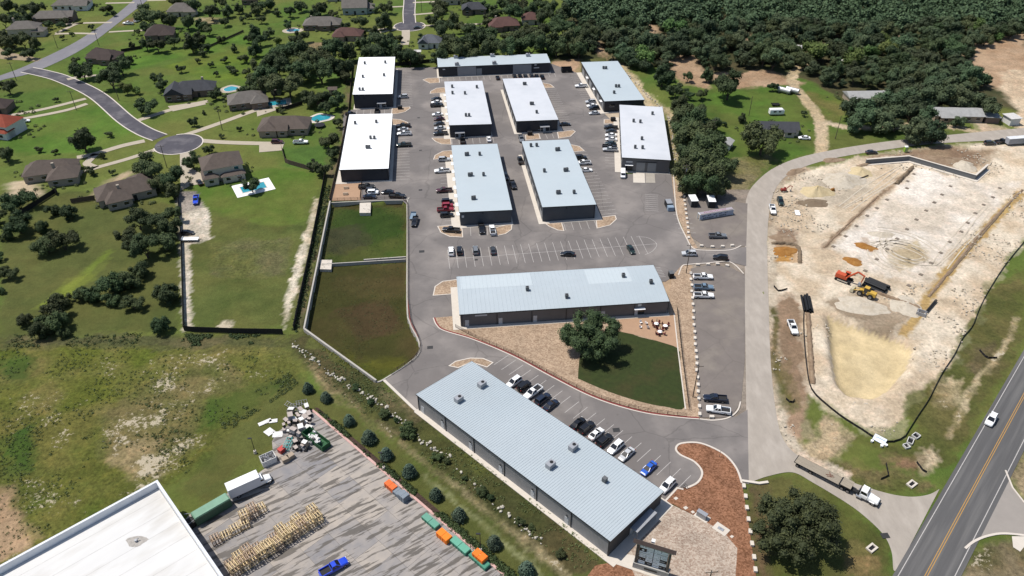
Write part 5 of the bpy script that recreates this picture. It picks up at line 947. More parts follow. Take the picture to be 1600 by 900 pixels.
grove("oak", [(397, 48, 26), (398, 75, 26), (398, 12, 22), (405, 60, 22), (388, 60, 14), (420, 50, 18), (408, 30, 14), (490, 22, 22), (500, 12, 24), (486, 30, 14), (562, 33, 24), (600, 30, 30), (604, 10, 22), (693, 45, 32), (690, 18, 30), (708, 28, 22), (684, 10, 20), (566, 48, 14), (540, 40, 14), (585, 12, 14), (574, 2, 16), (450, 38, 16), (415, 5, 24), (432, 18, 14)], "tree among the far gardens round the upper turning circle", "the near gardens", "trees of the far gardens")
belt = [(415, 118, 36), (432, 102, 42), (445, 78, 40), (470, 80, 42), (500, 84, 40), (425, 135, 40), (450, 128, 44), (468, 108, 40), (410, 104, 32), (520, 78, 36), (545, 78, 34), (575, 72, 40), (595, 60, 38), (625, 82, 34), (640, 86, 32), (530, 104, 38), (500, 108, 42), (480, 96, 36), (590, 80, 34), (540, 116, 24), (616, 70, 26), (650, 88, 26),
        (690, 86, 34), (708, 80, 38), (730, 82, 36), (748, 62, 38), (772, 74, 40), (790, 74, 38), (760, 52, 34), (812, 62, 40), (830, 68, 40), (850, 58, 40), (838, 45, 34), (870, 70, 36), (890, 64, 42), (905, 76, 30), (820, 46, 28), (800, 56, 30), (734, 48, 26), (868, 44, 30)]
grove("oak", belt, "dark tree in the belt behind the far warehouses", "the garden sheds", "tree belt behind the warehouses")
grove("oak", [(484, 152, 30), (503, 150, 26), (526, 156, 27), (508, 168, 20), (512, 218, 30), (500, 262, 26), (488, 256, 18), (528, 192, 16), (520, 240, 18), (440, 172, 10)], "tree along the fence beside the white-roofed warehouses", "the house with the freeform pool", "trees along the lot fence")
grove("oak", [(1085, 212, 52), (1078, 178, 44), (1098, 246, 58), (1084, 268, 54), (1114, 276, 60), (1108, 228, 56), (1064, 186, 34), (1072, 204, 46), (1124, 252, 48), (1096, 286, 48), (1064, 160, 34), (1090, 186, 44), (1080, 240, 50), (1066, 222, 30), (1078, 290, 34), (1122, 292, 36), (1056, 140, 26), (1098, 204, 40)], "dark oak in the thicket beside the warehouse with ramps", "the rock cut", "thicket beside the ramped warehouse")
grove("oak", [(1193, 215, 54), (1140, 132, 46), (1110, 190, 30), (1050, 122, 12), (1075, 120, 16), (1105, 116, 24), (1036, 116, 38), (1076, 146, 18), (1097, 147, 18), (1160, 182, 18), (1132, 192, 10), (1208, 135, 16), (1256, 177, 10), (1305, 112, 24)], "oak standing apart on the ranch lawn", "the rock cut", "oaks on the ranch lawn")
grove("wood", [(1350, 178, 48), (1332, 168, 40), (1375, 186, 44), (1340, 192, 36), (1365, 165, 40), (1398, 178, 40), (1440, 196, 46), (1462, 206, 44), (1425, 172, 42), (1448, 182, 36), (1432, 206, 40), (1497, 188, 22), (1410, 158, 44), (1390, 155, 40), (1440, 152, 46), (1470, 152, 42), (1500, 152, 42), (1525, 156, 40), (1545, 170, 36), (1420, 140, 44), (1455, 136, 44), (1490, 138, 44), (1400, 195, 24)], "oak in the clump around the metal-roofed ranch houses", "the lane", "oaks around the ranch houses")
grove("oak", [(310, 58, 22), (326, 46, 18), (345, 60, 14), (365, 74, 14), (380, 90, 16), (350, 92, 12), (330, 100, 10), (402, 120, 30), (385, 112, 14), (312, 36, 22), (330, 20, 24), (355, 15, 22), (372, 12, 18), (345, 4, 20), (300, 8, 24), (275, 4, 20), (320, 72, 16), (205, 70, 12), (180, 82, 12), (150, 80, 12)], "tree on the rolling lawn below the brown roofs", "the pale street", "trees on the rolling lawn")
grove("oak", [(458, 62, 22), (472, 56, 20), (452, 18, 18), (470, 8, 20), (522, 68, 18), (560, 66, 20), (520, 20, 14), (585, 48, 20), (606, 62, 24), (622, 58, 14), (660, 60, 18), (702, 62, 30), (722, 66, 28), (676, 30, 22), (720, 42, 20), (760, 30, 22), (772, 16, 26), (800, 20, 30), (812, 8, 28), (790, 4, 24), (830, 15, 28), (850, 25, 30), (756, 8, 20), (728, 2, 18), (840, 4, 26), (858, 10, 28), (880, 40, 32), (900, 50, 32), (880, 16, 34), (870, 30, 24)], "dark tree in the far gardens between turning circle and woods", "the small pool", "far garden trees by the woods")
# scattered woodland: the nearer ones as trees, the far rest as one mass
WOOD_PX = [(900, 30), (860, -40), (1700, -40), (1720, 110), (1600, 60), (1520, 75), (1505, 115), (1545, 140), (1440, 150), (1390, 160), (1310, 145), (1275, 125), (1250, 108), (1225, 112), (1180, 108), (1110, 112), (1080, 92), (1050, 92), (1040, 118), (1000, 112), (960, 96), (935, 92), (905, 78)]
CLEAR = [[(928, 55), (942, 55), (952, 96), (932, 90)], [(1003, 35), (1025, 38), (1028, 75), (1012, 66)], [(1150, 38), (1166, 42), (1182, 78), (1162, 80)], [(1385, 55), (1412, 55), (1398, 84), (1388, 80)], [(1235, 72), (1310, 76), (1300, 92), (1250, 98), (1232, 92)], [(1308, 92), (1340, 92), (1340, 110), (1310, 110)], [(1315, 138), (1388, 138), (1388, 162), (1315, 162)],
         [(1150, -30), (1420, -30), (1420, 2), (1300, 8), (1160, 4)], [(1430, 120), (1460, 118), (1455, 134), (1430, 134)], [(1440, 160), (1540, 160), (1540, 190), (1440, 190)], [(890, 20), (905, 22), (905, 34), (888, 34)], [(1254, 40), (1262, 50), (1266, 34)]]
wp = np.array([[p.x, p.y] for p in PP(WOOD_PX)]); cl = [PP(c) for c in CLEAR]; pts = []
cand = np.stack([rng.uniform(wp[:, 0].min(), wp[:, 0].max(), 9000), rng.uniform(wp[:, 1].min(), min(wp[:, 1].max(), 620), 9000)], 1)
ok = inside([tuple(p) for p in wp], cand[:, 0], cand[:, 1])
for c in cl: ok &= ~inside(c, cand[:, 0], cand[:, 1])
ok &= fbm(cand[:, 0], cand[:, 1], 30, 71)*.6+rng.random(len(cand))*.4 > .39
old = [(a, b) for a, b, c in TREE_AT]
for c in cand[ok]:
    if all((c[0]-a)**2+(c[1]-b)**2 > 5.2**2 for a, b in pts) and all((c[0]-a)**2+(c[1]-b)**2 > 5**2 for a, b in old): pts.append((c[0], c[1]))
def vis(p):
    Z = p[1]*CP+CAM_H*SP; return abs(p[0]/Z*F_PX) < 830
pts = [p for p in pts if vis(p)]; pts.sort(key=lambda p: p[1])
NEAR = 250
for p in pts[:NEAR]: tree(random.choice(("wood",)*9+("oak",)*4+("lime",)), 0, 0, 0, "dark rounded oak in the dense woodland beyond the lot", group="woodland oaks", name="woodland_tree", world=(p[0], p[1], -.1), rad=random.choice((2.6, 3.4, 4.2, 5.0, 5.6, 6.4))*random.uniform(.9, 1.1))
far = []
for p in pts[NEAR:]:
    q, tt, C, R = leaf_cloud(16, 620, .36, .12, random.randrange(10**6), flat=.68); s_ = random.uniform(3.8, 6.2); far.append((q*s_+np.array([p[0], p[1], .3]), tt))
print("woodland trees", len(pts))
if far:
    o = add("woodland", cloud_mesh("woodland", far, FOR_M), kind="stuff"); o["label"] = "far mass of dark woodland crowns beyond the nearer oaks"; o["category"] = "woodland"
# undergrowth and weeds (nobody could count them)
def weeds(name, polys, n, smin, smax, leaf_n, label, m=WEED_M, clump=None):
    parts = []; allp = [(PP(q), w) for q, w in polys]; tot = sum(w for _, w in allp)
    for poly, w in allp:
        a = np.array([[p.x, p.y] for p in poly]); k = int(n*w/tot); c = 0
        while c < k:
            x, y = rng.uniform(a[:, 0].min(), a[:, 0].max(), k), rng.uniform(a[:, 1].min(), a[:, 1].max(), k); okk = inside([tuple(p) for p in a], x, y) & (fbm(x, y, 9, 81) > .46)
            for xx, yy in zip(x[okk], y[okk]):
                if c >= k: break
                s_ = rng.uniform(smin, smax); nn = leaf_n; d = rng.normal(size=(nn, 3)); d /= np.linalg.norm(d, axis=1)[:, None]; d[:, 2] = np.abs(d[:, 2])*.8
                pos = d*s_*rng.uniform(.4, 1, (nn, 1))+np.array([xx, yy, 0]); u = np.cross(d, rng.normal(size=(nn, 3))); u /= np.linalg.norm(u, axis=1)[:, None]; v = np.cross(d, u); ls = s_*.28
                parts.append((np.stack([pos-u*ls-v*ls*.5, pos+u*ls*.3-v*ls*.7, pos+u*ls+v*ls*.5, pos-u*ls*.3+v*ls*.7], 1), np.full(nn, rng.random()))); c += 1
    o = add(name, cloud_mesh(name, parts, m), kind="stuff"); o["label"] = label; o["category"] = "undergrowth"
weeds("meadow_weeds", [([(-40, 540), (430, 540), (460, 590), (330, 700), (240, 745), (0, 870), (-60, 870)], 3), ([(310, 690), (450, 582), (468, 600), (400, 645), (330, 690)], .7), ([(-20, 680), (70, 650), (60, 755), (-20, 770)], .35), ([(195, 630), (262, 632), (255, 685), (205, 682)], .16), ([(245, 662), (310, 680), (300, 742), (250, 722)], .22)], 2600, .15, .5, 12, "low weeds and tufts over the rough meadow")
weeds("ditch_weeds", [([(455, 535), (478, 522), (600, 602), (650, 645), (950, 870), (900, 890), (560, 640), (480, 570)], 1)], 1100, .2, .5, 10, "weeds along the rocky ditch below the blue roof", WEED_M)
weeds("fence_weeds", [([(548, 100), (552, 100), (512, 316), (466, 520), (455, 520), (500, 318), (535, 180)], 1), ([(290, 522), (455, 524), (455, 540), (300, 540)], .5), ([(10, 523), (290, 520), (290, 537), (10, 543)], .2), ([(497, 642), (510, 648), (800, 892), (812, 905), (796, 905), (520, 666)], 1.3)], 2400, .3, .8, 10, "scrubby hedge growth along the fences", JUN_M)
weeds("pond_weeds", [([(515, 320), (632, 318), (632, 402), (505, 410)], 1), ([(502, 412), (634, 405), (640, 505), (650, 545), (590, 590), (480, 516)], 1.4)], 1400, .12, .35, 8, "low marsh plants covering the pond floor", JUN_M)

def house_beds():
    parts = []
    for t in [o for o in bpy.data.objects if o.name.split('.')[0] == "house"]:
        x, y = t.location.x, t.location.y
        for _ in range(26):
            a = rng.uniform(0, 6.28); r_ = rng.uniform(8.5, 15); xx, yy, s_ = x+math.cos(a)*r_*1.15, y+math.sin(a)*r_*.75, rng.uniform(.4, 1.2); nn = 46
            d = rng.normal(size=(nn, 3)); d /= np.linalg.norm(d, axis=1)[:, None]; d[:, 2] = np.abs(d[:, 2])*.9
            pos = d*s_*rng.uniform(.7, 1, (nn, 1))+np.array([xx, yy, 0]); u = np.cross(d, rng.normal(size=(nn, 3))); u /= np.linalg.norm(u, axis=1)[:, None]; v = np.cross(d, u); ls = s_*.22
            parts.append((np.stack([pos-u*ls-v*ls*.5, pos+u*ls*.3-v*ls*.7, pos+u*ls+v*ls*.5, pos-u*ls*.3+v*ls*.7], 1), np.full(nn, rng.random())))
    o = add("garden_shrubbery", cloud_mesh("garden_shrubbery", parts, OAK_M), kind="stuff"); o["label"] = "low clipped shrubbery in the beds around the houses"; o["category"] = "shrubbery"
# ------------------------------------------------------------ houses and gardens
SH = {k: mat("shingle_"+k, c, .9, var=.14, scale=.9, bump=.4, bscale=4, second=tuple(v*.75 for v in c), sec_amt=.5, sec_scale=.4) for k, c in dict(brown=alb(112, 100, 92), grey=alb(128, 122, 116), dark=alb(84, 72, 68), slate=alb(78, 80, 86), red=alb(160, 78, 58), metal=alb(190, 190, 188), bluegrey=alb(112, 116, 124), maroon=alb(110, 80, 74), white=alb(235, 232, 228)).items()}
WL = {k: mat("house_wall_"+k, c, .85, var=.1, scale=1.2) for k, c in dict(brick=(.16, .12, .095), cream=(.42, .38, .31), stone=(.30, .26, .21), white=(.62, .61, .58), green=(.33, .38, .34), tan=(.30, .24, .18)).items()}
WFRAME = mat("white_window_frame", (.6, .6, .58), .6)
def house(x, y, yawd, blocks, roof, wall, label, name="house", cat="house", chimney=None):
    """blocks: (dx, dy, width, depth, wall height, roof rise, 'hip'|'gable')"""
    g = P(x, y, 0); t = thing(name, label, cat, (g.x, g.y, 0), D(yawd)); first = None
    for bi, (dx, dy, w, d, h, rs, kind) in enumerate(blocks):
        MB().box((dx, dy, h/2-.05), (w, d, h+.1)).obj("wall", WL[wall], t)
        ov = .5; X, Y = w/2+ov, d/2+ov; b = MB(); z0, z1 = h-.02-bi*.03, h+rs-bi*.03
        if kind == 'flat':
            b.box((dx, dy, h+.1), (2*X, 2*Y, .14)); ro = b.obj("roof", SH[roof], t); first = first or ro; continue
        lng = X >= Y; r = (X-Y*(.0 if kind == 'gable' else .95)) if lng else (Y-X*(.0 if kind == 'gable' else .95))
        r = max(r, .4); ra, rb_ = ((dx-r, dy, z1), (dx+r, dy, z1)) if lng else ((dx, dy-r, z1), (dx, dy+r, z1))
        c = [(dx-X, dy-Y, z0), (dx+X, dy-Y, z0), (dx+X, dy+Y, z0), (dx-X, dy+Y, z0)]
        if lng: b.quad(c[0], c[1], rb_, ra); b.quad(c[2], c[3], ra, rb_); b.tri(c[1], c[2], rb_); b.tri(c[3], c[0], ra)
        else: b.quad(c[1], c[2], rb_, ra); b.quad(c[3], c[0], ra, rb_); b.tri(c[0], c[1], ra); b.tri(c[2], c[3], rb_)
        b.quad(c[3], c[2], c[1], c[0])
        ro = b.obj("roof", SH[roof], t); first = first or ro
        n = max(1, int(w/4)); big = w > 6
        for i in range(n if big else 1):
            sx = dx-w/2+w*(i+.5)/n
            if i == n//2 and bi == 0: o = MB().box((0, 0, 1.05), (1.1, .08, 2.1)).obj("door", TRIM, t, (sx, dy-d/2-.05, 0)); MB().box((.4, -.06, 1), (.06, .06, .12)).obj("handle", UNIT, o); continue
            for lv in range(2 if h > 4.5 else 1):
                o = MB().box((0, 0, .6), (1.5, .08, 1.2)).obj("window", GLASS, t, (sx, dy-d/2-.05, .95+lv*2.8)); MB().box((0, -.02, -.05), (1.7, .1, .1)).box((0, -.02, 1.25), (1.7, .1, .1)).obj("frame", WFRAME, o)
    if chimney: MB().box((chimney[0], chimney[1], chimney[2]), (.9, .9, 2.2)).obj("chimney", WL["stone"], first)
    return t
H = 'hip'; Gb = 'gable'
house(350, 272, 24, [(0, 0, 14, 11, 5.6, 3.4, H), (-5, -4, 5, 7, 3.0, 1.6, H), (3, -6.2, 8, 3, 2.8, .8, H)], "brown", "cream", "two-storey cream house with hipped brown roof and white pool deck")
house(199, 306, 30, [(0, 0, 19, 10, 3, 3.6, H), (-3, -5, 8, 7, 3, 2.8, H), (6, 4, 8, 8, 3, 2.8, H)], "brown", "stone", "single-storey house with sprawling brown roof by the black fence corner", chimney=(-2, -3, 5.4))
house(83, 277, 18, [(0, 2, 18, 9, 3, 3.2, H), (5, -4, 10, 9, 3, 3, H), (-4, 5, 8, 7, 3, 2.5, H)], "brown", "stone", "sprawling brown-roofed house with pale stone terrace", chimney=(2, -2, 5.6))
house(447, 203, 3, [(0, 0, 20, 11, 3, 3.4, H), (-6, -3, 7, 8, 3, 2.6, H), (0, -5, 4, 4, 3, 1.8, Gb)], "brown", "tan", "brown-roofed house beside the freeform pool")
house(388, 163, 18, [(0, 0, 16, 11, 3, 3.3, H), (5, -4, 7, 6, 3, 2.4, H)], "grey", "brick", "grey-brown roofed house beside the rectangular pool and driveway")
house(302, 147, 12, [(1, 1, 18, 10, 3, 3.2, H), (-7, -3, 8, 9, 3.2, 3, Gb), (-2, -5, 5, 5, 3, 2, Gb)], "slate", "brick", "dark slate-roofed house with steep front gables", chimney=(5, 3, 5.6))
house(166, 95, -6, [(0, 0, 15, 10, 3, 3.2, H), (-5, 3, 8, 8, 3, 2.8, H), (3, -4, 6, 5, 3, 2, Gb)], "dark", "brick", "dark brown-roofed house at the street corner")
house(252, 58, 12, [(0, 0, 14, 11, 3, 4, H), (4, -3, 7, 7, 3, 2.4, H)], "dark", "brick", "dark brown pyramid-roofed house below the pale street")
house(12, 207, -12, [(0, 0, 11, 10, 5.2, 3, H), (3, -4, 5, 5, 3, 1.8, H)], "red", "white", "white house with red tiled roof")
house(42, 54, 8, [(0, 0, 15, 9, 4.5, 3, H), (8, -2, 6, 6, 3, 2, H)], "grey", "cream", "grey-roofed two-storey house near the street junction", chimney=(-5, 2, 7.5))
house(84, 33, 4, [(0, 0, 20, 9, 3, 3, H), (8, 1, 8, 7, 3.2, 2.4, Gb)], "grey", "brick", "long grey-roofed ranch house above the pale street")
house(115, 12, 6, [(0, 0, 20, 10, 3, 3.2, H), (7, -4, 7, 6, 3, 2.2, Gb)], "grey", "white", "grey-roofed white house at the top, near the pale street")
house(285, 22, 6, [(0, 0, 14, 10, 3, 3.6, H), (6, -3, 6, 6, 3, 2, H)], "grey", "cream", "grey-roofed house in the far gardens behind the dark pyramid roof")
house(505, 43, 3, [(0, 0, 20, 10, 3, 3.2, H), (2, -4, 6, 5, 3, 2.2, Gb)], "grey", "brick", "long grey-roofed house beside the small far pool", chimney=(-6, 1, 5.2))
house(545, 60, -3, [(0, 0, 15, 9, 3, 3.0, H), (-4, -4, 6, 5, 3, 2.2, H)], "maroon", "tan", "dark red-roofed house beside the tree belt")
house(556, 19, 5, [(0, 0, 14, 10, 4, 3.6, Gb), (7, 1, 8, 8, 3, 2.4, H)], "grey", "green", "pale green gabled house with grey roof near the far turning circle")
house(673, 71, -4, [(0, 0, 11, 9, 3, 3, H), (-3, -3, 5, 6, 3, 2.4, Gb)], "bluegrey", "white", "small blue-grey roofed house just behind the farthest warehouses")
house(787, 44, 8, [(0, 0, 16, 11, 3, 3.4, H), (-5, -4, 7, 6, 3, 2.4, H)], "maroon", "brick", "brown-red roofed house beside the dark far woods", chimney=(-4, 3, 5))
house(741, 19, 2, [(0, 0, 14, 9, 3, 3, H), (-4, -3, 5, 6, 3, 2.4, Gb)], "slate", "brick", "dark slate-roofed house in the far gardens")
house(712, 4, 2, [(0, 0, 17, 9, 3, 3, H)], "grey", "cream", "grey-roofed house at the top edge by the far turning circle")
house(829, 35, 4, [(0, 0, 10, 9, 3, 3, H)], "maroon", "cream", "small brown-roofed house before the woods")
house(530, -1, 4, [(0, 0, 13, 8, 3, 3, H)], "slate", "cream", "slate-roofed house cut by the top edge of the far gardens")
house(391, 5, 4, [(0, 0, 8, 7, 3, 2.4, H)], "brown", "brick", "small brown-roofed outbuilding at the top edge")
house(0, 173, 5, [(0, 0, 10, 9, 3, 3, H)], "dark", "brick", "dark brown-roofed house at the side edge above the red roof")
house(6, 12, 5, [(0, 0, 8, 7, 3, 2.4, H)], "grey", "cream", "small grey roof among trees at the top corner") if False else None
house(1350, 157, 2, [(0, 0, 17, 8, 2.8, 1.6, Gb), (9, -1, 5, 6, 2.6, 1.2, Gb)], "metal", "tan", "ranch house with grey metal roof half hidden by oaks")
house(1490, 184, -3, [(0, 0, 20, 9, 2.8, 1.8, Gb), (-4, -4, 8, 4, 2.6, 1.0, Gb)], "metal", "tan", "long ranch house with pale metal roof by the gravel road")
house(1213, 206, -3, [(0, 0, 16, 7.5, 2.8, 1.9, Gb), (4, -4, 4, 2.4, 2.4, .8, Gb)], "slate", "cream", "long dark slate-roofed manufactured home on the ranch lawn")
house(1546, 189, -8, [(0, 0, 5.5, 5, 2.6, .4, 'flat')], "metal", "brick", "small carport with white roof beside the metal-roofed ranch house", "carport", "carport")
house(1578, 192, 10, [(0, 0, 4.5, 5, 3, .4, 'flat')], "white", "white", "white shed by the pale dirt at the woods' edge", "shed", "shed")
house(1246, 84, -15, [(0, 0, 6, 5, 3, 1.6, Gb)], "white", "tan", "small barn with bright white gabled roof at the lane's end", "barn", "barn")
house(1325, 103, 20, [(0, 0, 6, 4.5, 2.6, .5, 'flat')], "white", "tan", "white-roofed shed deep among the oaks", "shed", "shed")
house(1134, 230, 60, [(0, 0, 5, 4, 2.4, .9, Gb)], "metal", "white", "small metal-roofed shed on the lawn by the thicket", "shed", "shed")
house(503, 161, 5, [(0, 0, 4.5, 3.4, 2.4, 1.2, Gb)], "brown", "brick", "small brown garden shed near the lot fence", "shed", "shed")
house(521, 146, 5, [(0, 0, 3.4, 3, 2.4, .9, Gb)], "brown", "tan", "tiny brown shed beside the lawn by the farthest warehouse", "shed", "shed")
house(432, 146, 8, [(0, 0, 4.2, 4, 2.6, 1.2, H)], "grey", "stone", "small grey pavilion beside the rectangular pool", "pavilion", "pavilion")
house(653, 86, 2, [(0, 0, 2.8, 2.4, 2.2, .6, Gb)], "white", "white", "tiny white shed behind the fence near the blue-grey house", "shed", "shed")
house(760, 82, 2, [(0, 0, 2.4, 2.4, 2.6, .8, Gb)], "grey", "cream", "tiny pale shed behind the long far warehouse", "shed", "shed")
def box_cabin(x, y, rz, L2, w, h, label, wall, cat="container"):
    g = P(x, y, 0); t = thing("storage_container", label, cat, (g.x, g.y, .03), rz)
    MB().box((0, 0, h/2), (w, L2, h)).obj("body", wall, t); MB().box((0, 0, h+.03), (w+.1, L2+.1, .06)).obj("roof", mat("white_container_top", (.7, .7, .7), .6), t)
    for s in (-1, 1): MB().box((s*w*.24, -L2/2-.03, h*.48), (w*.44, .05, h*.86)).obj("door", TRIM, t)
box_cabin(1082, 319, D(4), 4.6, 2.5, 2.5, "dark storage container with white roof nearer the row of blocks", W_MID); box_cabin(1110, 320, D(-2), 4.6, 2.5, 2.5, "dark storage container with white roof beside the lettered banners", W_DARK)
for i, (dx, lab) in enumerate(((-1.3, "silver tank beside the lane, nearer the tree"), (1.3, "silver tank beside the lane, nearer the dirt track"))):
    g = P(1231, 145); t = thing("water_tank", lab, "tank", (g.x+dx*1.5, g.y, 0), .9)
    MB().tube((0, -3, 1.3), (0, 3, 1.3), 1.2, n=16).obj("tank", mat("galvanised_tank", (.45, .46, .46), .4, metal=.5), t)
    for s in (-1, 1): MB().box((0, s*2, .2), (1.8, .3, .5)).obj("cradle", UNIT, t)
house_beds()
# pools
WATER = mat("pool_water", (.03, .24, .30), .05, spec=.6, var=.12, scale=.8)
def pool(cx, cy, rx, ry, deck, label, free=0., rect=False, rz=0., dd=1.5):
    g = P(cx, cy); t = thing("swimming_pool", label, "pool", (g.x, g.y, 0), rz)
    if rect: w_ = [(-rx, -ry), (rx, -ry), (rx, ry), (-rx, ry)]; k_ = [(-rx-dd, -ry-dd), (rx+dd, -ry-dd), (rx+dd, ry+dd), (-rx-dd, ry+dd)]
    else:
        a = np.linspace(0, 6.283, 26)[:-1]; w_ = [(rx*math.cos(t_)*(1+free*math.sin(2*t_+.6)), ry*math.sin(t_)*(1+free*math.cos(3*t_))) for t_ in a]; k_ = [(x*(rx+dd)/rx, y*(ry+dd)/ry) for x, y in w_]
    MB().poly(k_, -.05, .05).obj("deck", deck, t); MB().poly(w_, .06).obj("water", WATER, t); MB().ribbon(w_, .35, .05, .12, closed=True).obj("coping", KERB, t)
pool(361, 139, 3.2, 3.2, DRIVE, "round turquoise pool beside the slate-roofed house", .1, dd=1.6); pool(433, 161, 4.2, 2.6, DRIVE, "rectangular pool beside the grey-brown roofed house", rect=True, rz=.3, dd=2); pool(501, 184.5, 4.0, 3.6, KERB, "freeform blue pool with pale rim on the lawn", .16, dd=1.3)
pool(396, 293, 4.5, 2.6, mat("white_pool_deck", (.68, .67, .65), .7), "small pool in a big white deck beside the two-storey house", rect=True, rz=.5, dd=2.4); pool(458, 47.5, 3.6, 2.8, DRIVE, "small turquoise pool by the long grey roof in far gardens", .1, dd=2)
g = P(500, 198); t = thing("trampoline", "dark round trampoline beside the house with the freeform pool", "trampoline", (g.x, g.y, 0)); MB().tube((0, 0, .9), (0, 0, .95), 2.2, n=20).obj("mat", FAN, t)
for i in range(4): a = i*1.57; MB().tube((2*math.cos(a), 2*math.sin(a), 0), (2*math.cos(a), 2*math.sin(a), .9), .05, n=5).obj("leg", UNIT, t)
# ------------------------------------------------------------ fences, rails, walls
def fence(name, pts, h, step, pm, label, group=None, rail=False, post_m=None, world=False, z=0., cat="fence", thick=.06):
    q = resample(pts if world else PP(pts), step); t = thing(name, label, cat, (q[0].x, q[0].y, z), 0, group); post = MB().box((0, 0, h/2), (.1, .1, h)).mesh("post", post_m or pm); cache = {}
    for i, (a, b) in enumerate(zip(q, q[1:])):
        d = b-a; L2 = d.length; an = math.atan2(d.y, d.x)
        if rail:
            key = round(L2, 2)
            if key not in cache:
                mb = MB()
                for zz in (.12, h*.55, h-.04): mb.box((L2/2, 0, zz), (L2, .05, .06))
                for k in range(1, int(L2/.3)): mb.box((k*.3, 0, h/2), (.03, .03, h*.95))
                cache[key] = mb.mesh("rail_panel", pm)
            add("rail_panel", cache[key], t, (a.x-q[0].x, a.y-q[0].y, 0), an)
        else:
            hh = h+random.uniform(-.02, .02)
            key = round(L2, 1)
            if key not in cache: cache[key] = MB().box((L2/2, 0, h/2), (L2-.04, thick, h)).mesh("fence_panel", pm)
            add("fence_panel", cache[key], t, (a.x-q[0].x, a.y-q[0].y, hh-h), an)
        add("post", post, t, (a.x-q[0].x, a.y-q[0].y, .04), an)
    return t
FB = mat("black_stained_fence", (.022, .020, .018), .85, var=.25, scale=1.5); FW = mat("weathered_wood_fence", (.10, .075, .055), .9, var=.2, scale=1.2); RAILM = mat("dark_red_brown_rail", (.05, .028, .024), .6); SILT = mat("black_silt_fabric", (.012, .012, .014), .8, var=.3, scale=2)
fence("privacy_fence", [(278, 298), (284, 380), (288, 518), (372, 521), (450, 522)], 1.9, 2.6, FB, "black board fence round the empty mown lot"); fence("privacy_fence", [(509, 272), (486, 390), (458, 522)], 1.9, 2.6, FB, "dark fence between the empty mown lot and the pond lane")
fence("privacy_fence", [(440, 232), (446, 255), (505, 272)], 1.9, 2.6, FW, "wooden fence below the small lawn by the freeform pool"); fence("privacy_fence", [(30, 338), (90, 300), (88, 307)], 1.9, 2.6, FB, "dark wooden fence behind the stone-terrace house"); fence("privacy_fence", [(112, 318), (152, 312)], 1.9, 2.6, FW, "short wooden fence beside the sprawling brown roof")
fence("privacy_fence", [(432, 176), (475, 163)], 1.8, 2.6, FB, "dark fence along the lawn by the rectangular pool"); fence("privacy_fence", [(618, 103), (684, 97), (690, 93)], 1.9, 2.6, FB, "dark fence between the far warehouses and the gardens")
fence("privacy_fence", [(552, 95), (545, 175), (528, 260), (515, 316)], 1.6, 2.6, FW, "weathered fence along the lot side of the white-roofed warehouses"); fence("privacy_fence", [(190, 82), (228, 75)], 1.7, 2.6, FB, "dark fence beside the dark brown corner house"); fence("privacy_fence", [(325, 75), (385, 48)], 1.2, 2.6, FW, "low wooden fence across the far green lawn")
fence("railing", [(517, 314), (628, 311), (637, 318), (637.5, 400), (637.5, 470), (642, 503), (654, 527), (658, 545), (648, 562), (600, 592)], 1.1, 2.4, RAILM, "dark metal railing along the pond wall", rail=True, z=.1)
fence("railing", [tuple(p) for p in smooth_line(PP([(712, 512), (745, 529), (800, 553), (860, 585), (915, 613), (960, 630), (1010, 643), (1060, 650), (1078, 651)]))], 1.1, 2.4, RAILM, "dark metal railing above the red kerb round the oak lawn", rail=True, world=True, z=.1)
fence("railing", [(1058, 485), (1066, 560), (1078, 651)], 1.3, 2.4, FB, "tall dark railing between the oak lawn and gravel strip", rail=True, z=.1); fence("railing", [(566, 283), (563, 313)], 1.5, 2.4, FB, "short dark fence beside the tan yard above the pond", rail=True)
fence("silt_fence", smooth_line(PP([(1600, 378), (1570, 415), (1546, 452), (1530, 482), (1519, 510), (1503, 530), (1490, 556), (1474, 580), (1462, 602), (1450, 626), (1434, 650), (1420, 672), (1412, 684), (1395, 691), (1376, 690), (1360, 681), (1345, 671), (1315, 652), (1290, 632), (1272, 615), (1264, 598), (1259, 565), (1256, 530), (1255, 500), (1256, 482)])), .6, 2.0, SILT, "sagging black silt fence looping round the construction site", world=True, post_m=FW, thick=.07)
for q, lb in (([(1228, 624), (1236, 631), (1243, 624)], "short black silt check on the weedy verge by the gravel road"), ([(1530, 548), (1541, 560), (1560, 560)], "short black silt check on the verge by the highway"), ([(1384, 725), (1388, 744), (1374, 750)], "black silt check near the semi truck on the verge"), ([(1432, 723), (1444, 739), (1452, 739)], "black silt check by the pale rubble near the highway"), ([(1209, 448), (1216, 456), (1231, 452)], "black silt check beside the gravel road at the dirt lot")):
    fence("silt_fence", PP(q), .6, 1.2, SILT, lb, world=True, post_m=FW)
